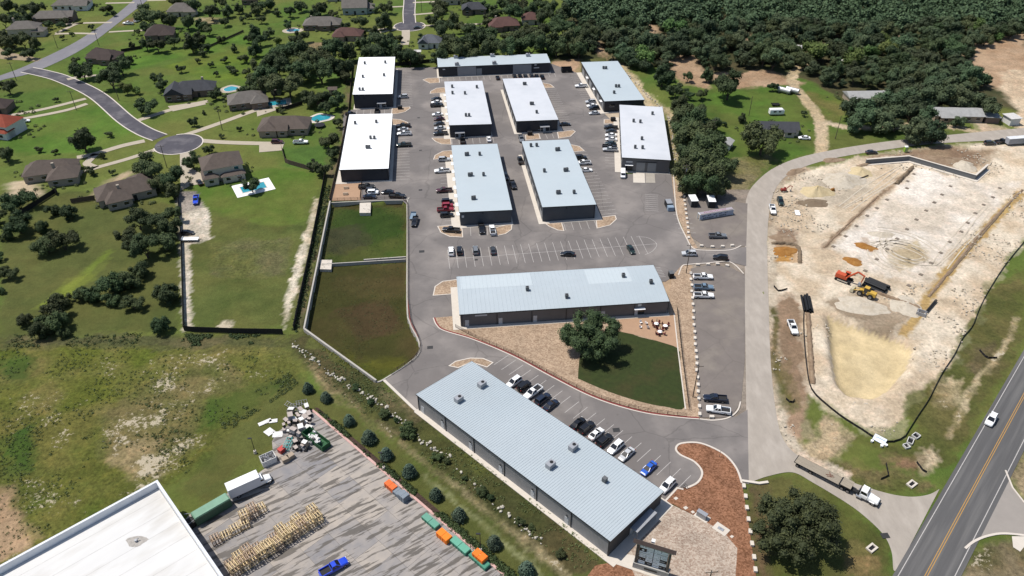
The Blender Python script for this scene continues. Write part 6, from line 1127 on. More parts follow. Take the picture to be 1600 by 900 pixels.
# pond walls
WALLC = mat("pale_pond_wall", alb(206, 200, 190), .85, var=.08, scale=.5)
pw = thing("pond_wall", "pale concrete retaining wall round the weedy detention pond", "wall")
for nm, q, zt, w_ in (("wall", [(516, 316.5), (475.5, 516)], .75, .45), ("wall", [(475.5, 516), (588, 597)], .75, .5), ("wall", [(588, 597), (600, 593), (646, 562), (656, 546), (652, 528), (640, 504), (636, 470), (636, 321), (629, 313), (515.5, 317)], .16, .4)):
    MB().ribbon(smooth_line(PP(q), 4) if len(q) > 4 else PP(q), w_, -2.0, zt).obj(nm, WALLC, pw)
dv = MB().ribbon(PP([(502, 410.5), (634, 402.5)]), .35, -2.0, -.5).obj("divider_wall", WALLC, pw); MB().ribbon(PP([(568, 403.5), (634, 399)]), .4, -2.0, -.45).obj("divider_wall", WALLC, pw)
MB().poly(PP([(562, 313), (579.5, 313), (578.5, 331), (561.5, 331)]), -1.9, -.4).obj("spillway_slab", CONC, pw); MB().poly(PP([(500, 403.5), (518.5, 403.5), (517, 418.5), (499, 418)]), -1.9, -.6).obj("spillway_slab", CONC, pw)
MB().ribbon(PP([(600, 594), (645, 637), (660, 650)]), .7, -.1, .1).obj("concrete_edge", CONC, kind="structure"); MB().ribbon(PP([(636.8, 320), (637, 470), (641, 503), (653, 527)]), .2, .0, .13, off=0).obj("red_kerb", REDK, kind="structure")
# limestone blocks
BLK = mat("limestone_block", alb(246, 236, 222), .85, var=.06, scale=1.5)
bm_ = MB().box((0, 0, .27), (.75, 1.15, .55), taper=.96).mesh("block", BLK)
def blocks(a, b, n, where, start, group):
    A, B2 = P(*a), P(*b); an = math.atan2(B2.y-A.y, B2.x-A.x)-math.pi/2
    for i in range(n):
        p = A+(B2-A)*(i/(n-1)); add("limestone_block", bm_, None, (p.x+random.uniform(-.1, .1), p.y+random.uniform(-.15, .15), .02), an+random.uniform(-.08, .08), f"white limestone block {where}, {ordn(i)} from {start}", "block", group)
blocks((1069, 308), (1076, 372), 10, "edging the upper gravel lot", "the storage containers", "blocks edging the upper gravel lot"); blocks((1079, 428), (1085, 520), 10, "edging the lower gravel lot", "the entrance", "blocks edging the lower gravel lot"); blocks((1086, 530), (1093, 648), 12, "edging the lower gravel lot beyond the patio", "the patio", "blocks beside the oak lawn")
blocks((1162, 760), (1180, 892), 8, "edging the mulch bed", "the gravel road", "blocks edging the mulch bed")
for i, (x, y, r) in enumerate(((1096, 385, 1.45), (1113, 386.5, 1.5), (1129, 386, 1.5), (1144, 384.5, 1.7), (1090, 414.5, 1.5), (1106, 414, 1.5), (1121, 413.5, 1.5), (1136, 416, 1.2), (1112, 652.5, 1.5))):
    p = P(x, y); add("limestone_block", bm_, None, (p.x, p.y, .03), r, f"white limestone block, {ordn(i)} along the curved lot entrance kerb", "block", "blocks along the entrance kerbs")
MB().ribbon(PP([(1159, 752), (1186, 756), (1200, 754)]), .6, 0, .35).obj("concrete_kerb_wall", BLK, kind="structure")
# rip-rap along the ditch
rk = []; bmr = bmesh.new()
for path, n in (([(455, 535), (500, 570), (545, 603), (590, 628), (640, 668)], 95), ([(650, 683), (700, 715), (735, 752), (790, 800), (850, 850)], 60), ([(952, 88), (985, 120), (1020, 158), (1044, 180), (1054, 240), (1065, 300)], 170)):
    q = resample(smooth_line(PP(path)), .35)
    for _ in range(n):
        p = random.choice(q); r = random.uniform(.15, .5); mtx = Matrix.Translation((p.x+random.gauss(0, .45), p.y+random.gauss(0, .45), r*.2)) @ Matrix.Rotation(random.uniform(0, 6), 4, (random.random(), random.random(), 1)) @ Matrix.Diagonal((r*random.uniform(.7, 1.4), r*random.uniform(.7, 1.2), r*.7, 1))
        bmesh.ops.create_icosphere(bmr, subdivisions=1, radius=1, matrix=mtx)
for v in bmr.verts: v.co += Vector((random.uniform(-.07, .07), random.uniform(-.07, .07), random.uniform(-.05, .05)))
me = bpy.data.meshes.new("riprap_stones"); bmr.to_mesh(me); bmr.free(); me.materials.append(mat("white_riprap", alb(224, 216, 200), .9, var=.15, scale=.8)); o = add("riprap_stones", me, kind="stuff"); o["label"] = "pale broken stones lining the ditch and rock cut"; o["category"] = "stones"
# ------------------------------------------------------------ concrete yard with slabs
def clip(poly, clipper):
    """Sutherland-Hodgman: polygon against a convex, counter-clockwise outline"""
    out = list(poly)
    for i in range(len(clipper)):
        a, b = clipper[i], clipper[(i+1) % len(clipper)]; inp, out = out, []
        if not inp: return []
        def side(p): return (b[0]-a[0])*(p[1]-a[1])-(b[1]-a[1])*(p[0]-a[0])
        for j in range(len(inp)):
            p, q = inp[j-1], inp[j]; sp, sq_ = side(p), side(q)
            if sp*sq_ < 0: t = sp/(sp-sq_); out.append((p[0]+(q[0]-p[0])*t, p[1]+(q[1]-p[1])*t))
            if sq_ >= 0: out.append(q)
    return out
m, N, L, B = nodes("stained_yard_concrete"); B.inputs["Roughness"].default_value = .85
tc = N.new("ShaderNodeTexCoord"); oi = N.new("ShaderNodeObjectInfo"); mp = N.new("ShaderNodeMapping"); mp.vector_type = "TEXTURE"; mp.inputs["Rotation"].default_value = (0, 0, D(33)); mp.inputs["Scale"].default_value = (8, 1.15, 1); L.new(tc.outputs["Object"], mp.inputs[0])
n1 = N.new("ShaderNodeTexNoise"); n1.inputs["Scale"].default_value = 1.0; n1.inputs["Detail"].default_value = 7; n1.inputs["Roughness"].default_value = .6; L.new(mp.outputs[0], n1.inputs["Vector"])
st_ = N.new("ShaderNodeMapRange"); st_.inputs["From Min"].default_value = .515; st_.inputs["From Max"].default_value = .56; st_.inputs["To Max"].default_value = .85; L.new(n1.outputs[0], st_.inputs[0])
n2 = N.new("ShaderNodeTexNoise"); n2.inputs["Scale"].default_value = .5; n2.inputs["Detail"].default_value = 8; L.new(tc.outputs["Object"], n2.inputs["Vector"])
gr = N.new("ShaderNodeMix"); gr.data_type = 'RGBA'; gr.inputs[6].default_value = (*alb(152, 150, 152), 1); gr.inputs[7].default_value = (*alb(204, 192, 178), 1)
rn = N.new("ShaderNodeMapRange"); rn.inputs["From Min"].default_value = .35; rn.inputs["From Max"].default_value = .65; L.new(n2.outputs[0], rn.inputs[0]); ad = N.new("ShaderNodeMath"); ad.operation = 'MULTIPLY_ADD'; L.new(oi.outputs["Random"], ad.inputs[0]); ad.inputs[1].default_value = .7; mlt = N.new("ShaderNodeMath"); mlt.operation = 'MULTIPLY'; L.new(rn.outputs[0], mlt.inputs[0]); mlt.inputs[1].default_value = .3; L.new(mlt.outputs[0], ad.inputs[2]); L.new(ad.outputs[0], gr.inputs[0])
mx = N.new("ShaderNodeMix"); mx.data_type = 'RGBA'; L.new(st_.outputs[0], mx.inputs[0]); L.new(gr.outputs[2], mx.inputs[6]); mx.inputs[7].default_value = (*alb(84, 76, 66), 1); L.new(mx.outputs[2], B.inputs["Base Color"])
rr_ = N.new("ShaderNodeMapRange"); rr_.inputs["To Min"].default_value = .85; rr_.inputs["To Max"].default_value = .55; L.new(st_.outputs[0], rr_.inputs[0]); L.new(rr_.outputs[0], B.inputs["Roughness"])
YARD_M = m
yard = [(p.x, p.y) for p in PP([(486, 641), (494, 643), (830, 932), (400, 960), (255, 850), (300, 800), (372, 762), (428, 722), (425, 690), (432, 676)])]
yo = MB().poly(yard, -.01).obj("concrete_yard", mat("yard_joint_dirt", alb(112, 106, 98), .95), kind="structure")
ya = head((490, 643), (790, 900)); e1 = Vector((math.cos(ya), math.sin(ya), 0)); e2 = Vector((-e1.y, e1.x, 0)); org = P(490, 643); S1, S2 = 4.6, 6.2; cnt = 0
cv = [(p.x, p.y) for p in PP([(486, 641), (494, 643), (830, 932), (400, 960), (255, 850), (300, 800), (428, 722), (432, 676)])]
tri = [(i, j) for i in range(-2, 26) for j in range(-14, 3)]
for i, j in tri:
    o_ = org+e1*(i*S1)-e2*(0)+e2*(j*S2-.0); g_ = .02
    sl = [o_+e1*g_+e2*g_, o_+e1*(S1-g_)+e2*g_, o_+e1*(S1-g_)+e2*(S2-g_), o_+e1*g_+e2*(S2-g_)]
    pl = [(p.x, p.y) for p in sl]
    for half in (cv,):
        # the yard outline is nearly convex: clip the outline by the slab instead
        r = clip([(p[0], p[1]) for p in yard], pl)
        if len(r) >= 3 and abs(sum(r[k][0]*r[(k+1) % len(r)][1]-r[(k+1) % len(r)][0]*r[k][1] for k in range(len(r)))) > 1.2:
            cx_, cy_ = sum(p[0] for p in r)/len(r), sum(p[1] for p in r)/len(r)
            MB().poly(r, -.005, .045+random.uniform(-.006, .006)).obj("concrete_slab", YARD_M, yo); cnt += 1
MB().ribbon(PP([(488, 641), (792, 902), (815, 922)]), .55, 0, .16).obj("red_kerb", mat("faded_red_kerb", alb(236, 192, 182), .85, var=.15, scale=1.2), kind="structure")
sheet("bark_strip", [(490, 637), (497, 637), (812, 905), (800, 912)], .02, stones("dark_bark_chips", alb(96, 76, 64), alb(64, 52, 46), 4))
# dumpsters
def bin_(x, y, L2, w, h, c, label, lid=None, rz=None, open_=False):
    g = P(x, y, h/2); t = thing("dumpster", label, "dumpster", (g.x, g.y, .05), ya if rz is None else rz); m_ = mat("bin_"+"_".join(f"{v:.2f}" for v in c), c, .55, var=.15, scale=1)
    b = MB()
    for s in (-1, 1): b.box((0, s*(w/2-.04), h/2), (L2, .08, h)); b.box((s*(L2/2-.04), 0, h/2), (.08, w-.16, h))
    b.box((0, 0, .1), (L2-.1, w-.1, .16))
    for k in range(int(L2/.8)): b.box((-L2/2+.4+k*.8, -w/2-.03, h/2), (.08, .07, h*.9)); b.box((-L2/2+.4+k*.8, w/2+.03, h/2), (.08, .07, h*.9))
    b.obj("body", m_, t)
    if lid:
        for k in range(2): MB().box(((k-.5)*L2*.49, 0, h+.04), (L2*.47, w*.98, .07)).obj("lid", mat("lid_"+"_".join(f"{v:.2f}" for v in lid), lid, .5, var=.08, scale=2), t)
    return t
OR, GR, GY_ = (.62, .12, .025), (.05, .20, .135), (.16, .19, .22)
bin_(611, 760, 3.0, 1.5, 1.2, OR, "orange-red dumpster, farthest in the row along the faded red kerb", OR); bin_(621.5, 769.5, 1.8, 1.6, .9, GY_, "low grey bin beside the farthest orange dumpster", GY_); bin_(631, 776, 2.0, 1.8, 1.6, GY_, "tall grey bin beside the low grey one on the kerb", GY_)
bin_(673, 815, 4.4, 1.5, .8, GR, "long low green bin between grey bin and orange dumpster", (.10, .26, .19)); bin_(694, 838, 3.2, 1.7, 1.3, (.75, .18, .01), "bright orange ribbed dumpster midway along the red kerb", (.75, .18, .01)); bin_(719, 853, 4.8, 1.6, .9, GR, "long green bin beside the bright orange dumpster", (.10, .30, .21))
bin_(749, 876, 4.8, 1.6, .8, GR, "green bin under an orange bin near the lamp post", GR); ob = bin_(750, 873, 3.0, 1.7, .9, (.72, .15, .01), "orange bin with white mark on the green bin", (.72, .15, .01)); ob.location.z = .95
MB().box((.15, 0, .96), (.7, .1, .02)).box((.15, .25, .96), (.1, .6, .02)).obj("white_mark", CABW, ob)
# green roll-off with scrap beside the junk pile
g0, g1 = P(480, 674, 1.0), P(512, 698, 1.0); t = bin_(494, 686, (g1-g0).length, 2.5, 1.5, (.02, .09, .035), "open green roll-off full of white scrap beside the junk pile", rz=math.atan2(g1.y-g0.y, g1.x-g0.x))
rr = random.Random(9); WS = [mat("white_scrap", (.58, .57, .55), .7, var=.1), mat("grey_scrap", (.24, .24, .25), .6), mat("tan_card", (.30, .24, .18), .8), mat("dark_scrap", (.03, .03, .032), .6), mat("pinkish_board", (.36, .31, .28), .8, var=.2)]
for i in range(26):
    o = MB().box((0, 0, 0), (rr.uniform(.3, .9), rr.uniform(.3, .7), rr.uniform(.1, .4))).obj("scrap_piece", WS[0 if i % 4 else 3], t, (rr.uniform(-1.8, 1.8), rr.uniform(-.9, .9), 1.15+rr.uniform(0, .5))); o.rotation_euler = (rr.uniform(-.5, .5), rr.uniform(-.5, .5), rr.uniform(0, 3))
# junk pile: discarded cabinets, boxes and frames
JB = [(479, 634), (469, 640), (483, 646), (473, 644), (464, 648), (453, 650), (471, 657), (452, 661), (462, 658), (470, 668), (444, 664), (458, 672), (450, 674), (466, 678), (461, 690), (476, 660), (484, 655), (443, 672), (455, 640), (476, 652), (468, 651), (459, 655), (447, 656), (455, 683), (478, 692), (472, 698), (463, 700), (482, 668)]
for i, (x, y) in enumerate(JB):
    s_ = rr.uniform(.8, 1.7); h = rr.uniform(.6, 1.4); z = rr.choice((0, 0, .6, .9)); g = P(x, y, z+h*.6); o = thing("discarded_cabinet", "pale discarded box-like cabinet in the junk heap at the yard corner", "cabinet", (g.x, g.y, z+.05), ya+rr.uniform(-.7, .7), "cabinets in the junk heap")
    mm = WS[(2, 1, 3, 4, 3, 1)[i % 6]]; b = MB().box((0, 0, h/2), (s_, s_*.75, h)); b.obj("carcass", mm, o); MB().box((0, 0, h+.03), (s_*1.04, s_*.8, .05)).obj("top", WS[4] if i % 3 else WS[0], o)
    o.rotation_euler = (rr.uniform(-.18, .18), rr.uniform(-.18, .18), o.rotation_euler[2])
PALE = ["flat pale board on the grass beside the junk heap", "flat pale board nearer the spruces on the grass by the junk heap", "round pale panel on the grass by the junk heap", "crumpled pale sheet on the grass by the junk heap"]
for (x, y, a, b_, r), lb in zip(((414, 660, 3.2, 1.2, .6), (427, 658, 2.0, 1.2, .2), (421, 675, 2.0, 2.2, .9), (434, 679, 2.4, 1.8, .1)), PALE):
    g = P(x, y); MB().box((0, 0, .08), (a, b_, .1)).box((a*.1, 0, .16), (a*.5, b_*.6, .06), rz=.3).obj("discarded_board", WS[0], loc=(g.x, g.y, 0), rz=r, label=lb, cat="board")
for i, (x, y, r) in enumerate(((453, 632, -.5), (463, 632, .4), (471, 627, .5), (457, 640, .8))):
    g = P(x, y, .6); t = thing("shelf_rack", f"grey metal shelf frame dumped behind the junk heap, {ordn(i)} from the grass", "rack", (g.x, g.y, .3), r); t.rotation_euler = (.35, .2, r)
    for k in range(5): MB().box((-1.3+k*.65, 0, 0), (.08, 1.1, .08)).obj("slat", WS[1], t)
    for s in (-1, 1): MB().box((0, s*.55, 0), (2.9, .08, .12)).obj("rail", WS[1], t)
g = P(450, 694, .8); t = thing("teal_rack", "teal steel rack standing among dark scrap at the yard edge", "rack", (g.x, g.y, .05), -.12); TE = mat("teal_steel", (.06, .32, .30), .5)
for sx in (-1, 1):
    for sy in (-1, 1): MB().box((sx*.6, sy*1.6, .7), (.12, .12, 1.4)).obj("upright", TE, t)
for zz in (.3, 1.35):
    for sx in (-1, 1): MB().box((sx*.6, 0, zz), (.1, 3.2, .1)).obj("beam", TE, t)
    for k in range(4): MB().box((0, -1.5+k, zz), (1.2, .1, .1)).obj("cross_bar", TE, t)
for i in range(16):
    x, y = rr.uniform(452, 487), rr.uniform(684, 708); g = P(x, y); o = MB().box((0, 0, .3), (rr.uniform(.5, 1.3), rr.uniform(.4, .9), .6), taper=.8).box((rr.uniform(-.3, .3), 0, .7), (.5, .4, .25), rz=.4).obj("scrap_appliance", WS[3] if i % 4 else WS[1], loc=(g.x, g.y, .05), rz=rr.uniform(0, 3), label="dark scrap appliance in the litter below the junk heap", cat="scrap", group="dark scrap below the junk heap")
g = P(419, 717, 1.0); t = thing("skip_bin", "pale grey skip with rubble beside the white box truck", "skip", (g.x, g.y, .05), bh); b = MB()
for s in (-1, 1): b.box((0, s*1.2, .9), (3.2, .1, 1.7)); b.box((s*1.6, 0, .9), (.1, 2.4, 1.7))
b.box((0, 0, .1), (3.2, 2.4, .15)); b.obj("body", WS[0], t)
for i in range(18): o = MB().box((0, 0, 0), (.6, .4, .3)).obj("rubble_piece", WS[1], t, (rr.uniform(-1.3, 1.3), rr.uniform(-.9, .9), 1.3+rr.uniform(0, .25))); o.rotation_euler = (rr.random(), rr.random(), rr.random()*3)
for i, (x, y, lb) in enumerate(((446, 718, "tan wooden crate by the skip, farther of two"), (454, 713, "tan wooden crate by the skip, nearer the teal rack"), (440, 703, "red plastic bin between skip and teal rack"))):
    g = P(x, y, .6); MB().box((0, 0, .55), (1.5, 1.2, 1.1)).box((0, 0, 1.13), (1.6, 1.3, .06)).box((0, -.62, .5), (1.5, .05, .15)).obj("crate", WS[2] if i < 2 else mat("red_plastic", (.4, .06, .05), .6), loc=(g.x, g.y, .05), rz=bh+.2*i, label=lb, cat="crate")
# wooden crate rows
CR = mat("raw_pine_slats", alb(255, 228, 178), .85, var=.15, scale=1.5); CR2 = mat("grey_pine_slats", alb(214, 186, 158), .85, var=.18, scale=1.5)
def crate_mesh(m_, w=1.75, h=1.5, tilt=0):
    b = MB(); k = w/2
    for sx in (-1, 1):
        for sy in (-1, 1): b.box((sx*k, sy*k, h/2), (.14, .14, h))
    for zz in (.12, h-.08):
        for s in (-1, 1): b.box((0, s*k, zz), (w, .06, .17)); b.box((s*k, 0, zz), (.06, w, .17))
    for i in range(3): b.box((-k+.3+i*(w-.6)/2, 0, h), (.16, w, .05))
    for i in range(2):
        for s in (-1, 1): b.box((-k/3+i*k*2/3, s*k, h/2), (.13, .06, h)); b.box((s*k, -k/3+i*k*2/3, h/2), (.06, .13, h))
    return b.mesh("crate", m_)
CM = [crate_mesh(CR), crate_mesh(CR2), crate_mesh(CR, 1.75, 1.0)]
def crates(a, b, n, rows_, high, label, group):
    A, B2 = P(*a), P(*b); d = (B2-A).normalized(); nn = Vector((-d.y, d.x, 0)); an = math.atan2(d.y, d.x); st = (B2-A).length/(n-1)
    for i in range(n):
        for r in range(rows_):
            for lv in range(high if rr.random() > .35 else 1):
                p = A+d*(st*i)-nn*(r*1.95)+nn*rr.uniform(-.12, .12); add("wooden_crate", CM[rr.choice((0, 0, 1, 2))], None, (p.x, p.y, .05+lv*1.55), an+rr.uniform(-.1, .1), label, "crate", group)
crates((362, 886), (490, 806), 11, 2, 2, "slatted pine crate in the long double row across the yard", "crates in the long row"); crates((338, 846), (383, 822), 4, 1, 1, "weathered slatted crate in the short row near the white parapet", "crates in the short row"); crates((384, 812), (409, 798), 3, 1, 2, "slatted pine crate in the small stack by the stained puddle", "crates in the small stack")
# lamp posts in the yard
def lamp(x, y, h, label, rz=0):
    g = P(x, y); t = thing("lamp_post", label, "lamp post", (g.x, g.y, 0), rz); MB().tube((0, 0, .8), (0, 0, h), .09, .07, n=8).obj("pole", TRIM, t); MB().tube((0, 0, 0), (0, 0, .85), .38, .3, n=12).obj("base", CONC, t); MB().box((-.35, 0, h), (.9, .35, .16)).obj("lamp_head", TRIM, t)
lamp(600, 733, 5.6, "dark lamp post on a concrete base among the spruces"); lamp(751, 862, 6, "dark lamp post on a concrete base near the orange bin"); lamp(399, 708, 5.0, "dark lamp post by the grass behind the skip")
# ------------------------------------------------------------ monument sign
sg0, sg1 = P(991, 884), P(1042, 900); sga = math.atan2(sg1.y-sg0.y, sg1.x-sg0.x); SW = (sg1-sg0).length
t = thing("tenant_sign", "tall tenant directory sign with shingled cap and stone base by the entrance", "sign", (sg0.x, sg0.y, .1), sga)
STN = mat("grey_stone_base", (.33, .32, .30), .85, var=.2, scale=2.5, bump=.4); ALU = mat("brushed_panel", (.30, .31, .33), .4, metal=.3); PNL = mat("light_sign_panel", (.8, .82, .86), .4); PND = mat("black_sign_panel", (.015, .015, .016), .4)
MB().box((SW/2, 0, .8), (SW+.6, 1.1, 1.6)).obj("base", STN, t); MB().box((SW/2, -.58, .85), (2.6, .05, .5)).obj("plaque", PND, t)
zb, zt_ = 1.5, 7.7
for k in (0.15, SW-.15): MB().box((k, 0, (zb+zt_)/2), (.5, .8, zt_-zb)).obj("post", mat("brown_sign_post", (.10, .085, .075), .7), t)
MB().box((SW/2, .1, (zb+zt_)/2), (SW-.9, .25, zt_-zb)).obj("board", mat("dark_board", (.03, .032, .036), .6), t)
MB().box((SW/2, 0, zt_+.12), (SW+1.0, .9, .24)).obj("cap_beam", ALU, t); rb = MB(); X = SW/2+.9
rb.quad((SW/2-X, -.5, zt_+.25), (SW/2+X, -.5, zt_+.25), (SW/2+X, 0, zt_+.75), (SW/2-X, 0, zt_+.75)); rb.quad((SW/2+X, .5, zt_+.25), (SW/2-X, .5, zt_+.25), (SW/2-X, 0, zt_+.75), (SW/2+X, 0, zt_+.75)); rb.quad((SW/2-X, .5, zt_+.24), (SW/2+X, .5, zt_+.24), (SW/2+X, -.5, zt_+.24), (SW/2-X, -.5, zt_+.24)); rb.obj("cap_roof", SH["dark"], t)
MB().box((SW*.42, 1.2, zt_+.2), (.7, .7, .5)).obj("light_box", CABW, t)
colw = (SW-1.1)/2; rows_ = [(0, (1,), 0), (1, (.5, .5), 0), (2, (1,), 0), (3, (.5, .5), 0), (4, (.5, .5), 0), (5, (.5, .5), 0)]; dark = {(0, 1, 0), (0, 4, 0), (0, 5, 1), (1, 3, 1), (1, 5, 1)}; ph = (zt_-zb-.3)/6; rr = random.Random(4)
for cidx in (0, 1):
    for ri, split, _ in rows_:
        if cidx == 1: split = {0: (.5, .5), 1: (1,), 2: (.5, .5), 3: (.5, .5), 4: (1,), 5: (.5, .5)}[ri]
        x = .55+cidx*(colw+.06)
        for si, f in enumerate(split):
            w_ = colw*f; zc = zt_-.2-ph*(ri+.5); dk = (cidx, ri, si) in dark
            p_ = MB().box((0, 0, 0), (w_-.08, .06, ph-.1)).obj("panel", PND if dk else PNL, t, (x+w_/2, -.07, zc)); b = MB(); n = int(w_/.22)
            if (cidx, ri, si) == (0, 1, 0): b.tube((0, -.045, 0), (0, -.05, 0), .26, n=12)
            elif not dk or True:
                for k in range(n-1):
                    if rr.random() > .3: b.box((-w_/2+.2+k*.22, -.042, rr.uniform(-.03, .03)), (.09, .02, ph*(.26 if ri % 2 else .18)))
            if b.v: b.obj("lettering", PNL if dk else INK, p_)
            x += w_
# ground boxes by the mulch
g = P(1096, 808); t = thing("utility_cabinet", "grey utility cabinet on a concrete pad in the mulch bed", "cabinet", (g.x, g.y, .14), sga-.35); MB().box((0, 0, .7), (2.2, .9, 1.3)).obj("body", ALU, t); MB().box((0, 0, 1.4), (2.3, 1.0, .08)).obj("lid", ALU, t)
g = P(1126, 827); t = thing("valve_box", "flat grey hatch in the concrete pad beside the mulch bed", "hatch", (g.x, g.y, .14), sga-.35); MB().box((0, 0, .06), (1.3, .7, .1)).obj("hatch", UNIT, t); MB().box((0, 0, .13), (.3, .06, .04)).obj("handle", TRIM, t)
g = P(1069, 763); t = thing("bicycle_rack", "dark metal rack at the tip of the mulch bed kerb", "rack", (g.x, g.y, .1), .6)
for k in range(3): MB().tube((k*.5-.5, -.4, 0), (k*.5-.5, -.4, .8), .04, n=5).tube((k*.5-.5, .4, 0), (k*.5-.5, .4, .8), .04, n=5).tube((k*.5-.5, -.4, .8), (k*.5-.5, .4, .8), .04, n=5).obj("hoop", TRIM, t)
# ------------------------------------------------------------ utility poles
POLE = mat("weathered_pole", (.10, .078, .06), .9, var=.2, scale=2)
def pole(x, y, h, label, arms=1, rz=0., r=.15):
    g = P(x, y); t = thing("utility_pole", label, "pole", (g.x, g.y, 0), rz); MB().tube((0, 0, -.2), (0, 0, h), r, r*.7, n=8).obj("pole", POLE, t)
    for k in range(arms):
        c = MB().box((0, -.12, h-.5-k*1.1), (2.4, .1, .12)).obj("cross_arm", POLE, t)
        for s in (-1, 0, 1): MB().tube((s*1.05, -.12, h-.44-k*1.1), (s*1.05, -.12, h-.2-k*1.1), .05, n=6).obj("insulator", UNIT, c)
    if arms > 1: MB().tube((.3, 0, h-2.9), (.3, 0, h-2.0), .22, n=10).obj("transformer", UNIT, t)
for x, y, h, lb, ar in ((1072, 427, 11, "leaning-shadow utility pole at the lot entrance", 1), (1082.5, 620.5, 11, "utility pole beside the navy pickup in the lower gravel lot", 1), (1066, 303, 12, "utility pole with double crossarms in front of the thicket", 2), (90, 75, 7, "utility pole on the lawn near the corner grey house", 1), (26, 126, 9, "utility pole at the pale street's outer junction", 1), (155, 72, 9, "utility pole beside the pale street's upper bend", 1),
                        (119.5, 172, 9, "utility pole between the two driveway strips", 1), (186, 157, 9, "utility pole beside the light green tree on the dark street", 1), (261, 262, 9.5, "utility pole at the turning circle", 1), (347.5, 203, 9, "utility pole on the lawn below the grey-brown house", 1), (1112, 222, 10, "utility pole in front of the thicket on the ranch lawn", 1), (1170, 181, 9, "utility pole on the ranch lawn above the camper", 0),
                        (1305, 217, 10, "utility pole beside the ranch lane entrance", 0), (659, 18, 8, "utility pole beside the far turning circle street", 1), (222, 9, 7, "utility pole beside the pale street at the top", 1), (1100, 938, 10, "utility pole whose crossarm shows over the pebble bed", 1), (1124, 714, 2.2, "thin post in the mulch bed", 0)):
    pole(x, y, h, lb, ar, .1, .15 if h > 3 else .06)
# ------------------------------------------------------------ construction site
SITE_M = {k: mat("site_"+k, alb(*c), .95, var=.14, scale=1.2, bump=.8, bscale=3, second=alb(*d), sec_scale=.5) for k, c, d in (("sand", (230, 210, 168), (216, 194, 150)), ("spoil", (226, 214, 194), (196, 180, 156)), ("brown", (160, 136, 112), (190, 168, 140)), ("orange", (176, 122, 58), (196, 148, 84)), ("wet", (146, 128, 106), (126, 106, 86)))}
def mound(x, y, rx, ry, h, kind, label, rz=0., seed=1, name="soil_mound"):
    g = P(x, y); r = np.random.default_rng(seed); n, mr = 40, 14; b = MB(); ph_ = r.uniform(0, 6, 5); b.v.append((0, 0, h))
    for i in range(1, mr+1):
        f = i/mr
        for j in range(n):
            a = 6.283*j/n; w_ = 1+.16*math.sin(2*a+ph_[0])+.1*math.sin(3*a+ph_[1])+.06*math.sin(7*a+ph_[2]); z = h*max(0, (1-f)**1.15)*(1+.1*math.sin(5*a+ph_[3]))+r.uniform(-.05, .05)*h*(1-f)*2; b.v.append((rx*f*w_*math.cos(a), ry*f*w_*math.sin(a), z if i < mr else -.12))
    for j in range(n): b.f.append((0, 1+j, 1+(j+1) % n))
    for i in range(mr-1):
        for j in range(n): k = (j+1) % n; b.f.append((1+i*n+j, 1+(i+1)*n+j, 1+(i+1)*n+k, 1+i*n+k))
    b.obj(name, SITE_M[kind], loc=(g.x, g.y, -.03), rz=rz, smooth=True, label=label, cat="mound")
mound(1276, 300, 5.6, 4.6, 2.6, "sand", "smooth cone of pale yellow sand on the construction site", seed=2, name="sand_pile"); mound(1318, 282, 8, 7, 2.2, "spoil", "broad heap of whitish broken rock behind the sand cone", seed=3, name="rubble_heap"); mound(1344, 270, 5, 4.6, 1.6, "sand", "low pale heap beside the retaining wall end", seed=4); mound(1270, 317, 7, 2.6, .8, "wet", "low dark crust of wet soil below the sand cone", seed=5)
mound(1352, 385, 3.6, 2.0, .7, "orange", "orange-brown clay patch heaped on the white building pad", seed=6, rz=-.3); mound(1333, 408, 3.2, 2.2, .6, "orange", "orange-brown clay heap nearer the excavator", seed=7, rz=-.4); mound(1378, 366, 4.0, 2.4, .9, "spoil", "pale tan heap in the middle of the building pad", seed=8); mound(1226, 392, 4.5, 2.6, .7, "orange", "orange clay spread in the dug corner by the road", seed=10)
mound(1242, 268, 4.5, 2, .7, "brown", "brown spoil bank along the gravel road bend", .5, 11); mound(1475, 250, 11, 4, 1.3, "brown", "brown earth bank above the retaining wall", -.2, 12); mound(1507, 259, 5, 4.5, 1.6, "spoil", "rocky white earth heap at the retaining wall corner", .2, 13); mound(1345, 478, 9, 4, .9, "spoil", "rubbly bank above the sediment basin", -.25, 14); mound(1222, 372, 5, 2.4, .6, "brown", "flat brown soil layer in the dug corner", 0, 15)
mound(1302, 250, 5, 2, .6, "brown", "brown verge bank beside the gravel road", .3, 16); mound(1415, 478, 6, 4, .7, "spoil", "pale rutted bank beside the pipe trench", .9, 17)
